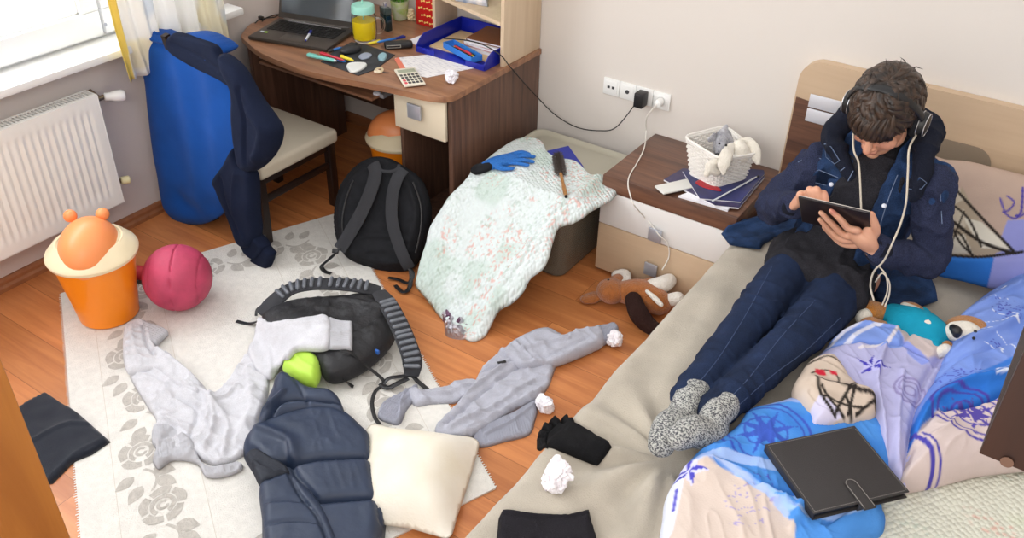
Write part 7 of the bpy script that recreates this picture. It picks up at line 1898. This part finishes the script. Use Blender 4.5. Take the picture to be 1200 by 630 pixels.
# ---- headphones
def hb_band(band):
    """flat curved strap: wide along the head's front-back axis, thin outwards"""
    mb = MB(); n = len(band); rings = []
    for i, p_ in enumerate(band):
        t_ = (band[min(i+1, n-1)]-band[max(i-1, 0)]).normalized(); a_ = (HF-t_*HF.dot(t_)).normalized(); o_ = t_.cross(a_)
        w_ = .0120+.003*math.sin(PI*i/(n-1)); rings.append([mb.bm.verts.new(p_+a_*math.cos(2*PI*k/16)*w_+o_*math.sin(2*PI*k/16)*.0058) for k in range(16)])
    for i in range(n-1):
        for k in range(16): mb.bm.faces.new((rings[i][k], rings[i][(k+1) % 16], rings[i+1][(k+1) % 16], rings[i+1][k]))
    mb.bm.faces.new(rings[0][::-1]); mb.bm.faces.new(rings[-1]); return mb
def headphones():
    t = thing('headphones', 'black over-ear headphones with silver rings worn on the head', 'headphones')
    c = V((0, -.02, .0)); band = []
    for i in range(29):
        a = -PI*.02+PI*1.04*i/28; x = .108*math.cos(a); z = -.0+.143*math.sin(a); y = -.004+.018*math.sin(a)
        band.append(H(x, y, z))
    MB().tube(band, [.013+.005*math.sin(PI*i/28) for i in range(29)], 16, flat=2.2, up=tuple(HF*1.0)) if 0 else hb_band(band).build('headband', M_hp, t)
    b2_ = MB(); b2_.tube([q-(q-HC).normalized()*.007 for q in band[5:24]], .010, 12); b2_.build('band_padding', M_blackfab, t)
    cups = []
    HCS = 1.22
    for s in (-1, 1):
        q = H(s*.093, -.004, -.006); ax = (HL*s).normalized(); Rm = rframe(HF, ax); cups.append(q)
        o = MB().lathe([(r_*HCS, h_) for r_, h_ in [(.001, .030), (.026, .030), (.031, .026), (.033, .016), (.033, .008), (.028, .004)]], q, 32, Rm).build('ear_cup', M_hp, t)
        MB().lathe([(r_*HCS, h_) for r_, h_ in [(.036, -.012), (.040, -.006), (.040, .002), (.034, .008), (.024, .006), (.024, -.012)]], q, 32, Rm, cap=(False, False)).build('ear_cushion', M_blackfab, o)
        for r_, h_ in ((.0335, .008), (.0295, .0285)):
            Z = q+ax*h_; u_ = HF; v_ = ax.cross(HF); MB().tube([Z+(u_*math.cos(a)+v_*math.sin(a))*r_*HCS for a in [k*2*PI/36 for k in range(36)]], .0017, 8, closed=True).build('silver_ring', M_chrome, o)
    cR, cL = cups
    for pts in ([cR+HU*-.035, on(1000, 172, 1, -.80), on(1006, 190, 1, -.81), on(1008, 215, 1, -.815), on(1009, 240, 1, -.82), on(1009.5, 250, 1, -.86)],
                [cL+HU*-.035+HL*.01, on(1066, 172, 1, -.80), on(1064, 200, 1, -.83), on(1062, 235, 1, -.85), on(1056, 260, 1, -.86), on(1047, 282, 1, -.92), on(1036, 305, 1, -.92), on(1024, 318, 1, -.90), on(1020, 335, 1, -.90), on(1024, 352, 1, -.92)]):
        s_ = MB(); s_.tube([tuple(p_) for p_ in spline(pts, 8)], .0032, 8); s_.build('cable', M_hpc, t)
    for pts in ([on(1030, 312, 1, -.90), on(1038, 322, 1, -.91), on(1040, 340, 1, -.92), on(1034, 357, 1, -.93)], [on(1026, 330, 1, -.91), on(1034, 320, 1, -.93), on(1042, 330, 1, -.93), on(1042, 345, 1, -.93), on(1037, 359, 1, -.94)]):
        s_ = MB(); s_.tube([tuple(p_) for p_ in spline(pts, 8)], .0026, 8); s_.build('cable', M_hpc, t)
M_hp = mat('black glossy headphone plastic', '#0f0e10', .45); M_hpc = mat('off white flat cable', '#c9bfae', .5)
headphones()
# ================================================================== LIGHT
w = bpy.data.worlds.new('world'); scn.world = w; w.use_nodes = True
nt = w.node_tree; bg = nt.nodes['Background']; bg.inputs['Color'].default_value = (1.0, .985, .97, 1); bg.inputs['Strength'].default_value = 1.0
def area(name, loc, target, sx, sy, power, col=(1, 1, 1), spread=None):
    l = bpy.data.lights.new(name, 'AREA'); l.shape = 'RECTANGLE'; l.size = sx; l.size_y = sy; l.energy = power; l.color = col
    if spread: l.spread = spread
    o = bpy.data.objects.new(name, l); COL.objects.link(o); o.location = loc
    o.rotation_euler = (Vector(target)-Vector(loc)).to_track_quat('-Z', 'Y').to_euler(); return o
area('window_daylight', (-.75, -2.1, 1.7), (1.6, -1.9, .5), 4.6, 3.0, 210, (.93, .97, 1.0))
area('room_fill', (3.2, -4.4, 2.6), (2.2, -.8, .3), 2.4, 1.4, 42, (1.0, .97, .93))  # added soft fill from behind the camera, no visible source

# ------------------------------------------------------------------ settle origins: every thing's origin sits at its base
def settle():
    for o in list(COL.objects):
        if o.parent or o.type not in ('MESH', 'EMPTY') or o.get('placed'): continue
        if o.type == 'MESH' and o.get('kind') == 'structure': continue
        pts = []
        for ob in [o]+list(o.children_recursive):
            if ob.type == 'MESH': pts += [v.co for v in ob.data.vertices]
        if not pts: continue
        xs = [p.x for p in pts]; ys = [p.y for p in pts]; zs = [p.z for p in pts]
        c = Vector(((min(xs)+max(xs))/2, (min(ys)+max(ys))/2, min(zs)))
        for ob in [o]+list(o.children_recursive):
            if ob.type == 'MESH': ob.data.transform(Matrix.Translation(-c))
        o.location = c
settle()
vs = scn.view_settings
vs.view_transform = 'Standard'; vs.look = 'None'; vs.exposure = 0.3; vs.gamma = 1.0; vs.use_curve_mapping = False
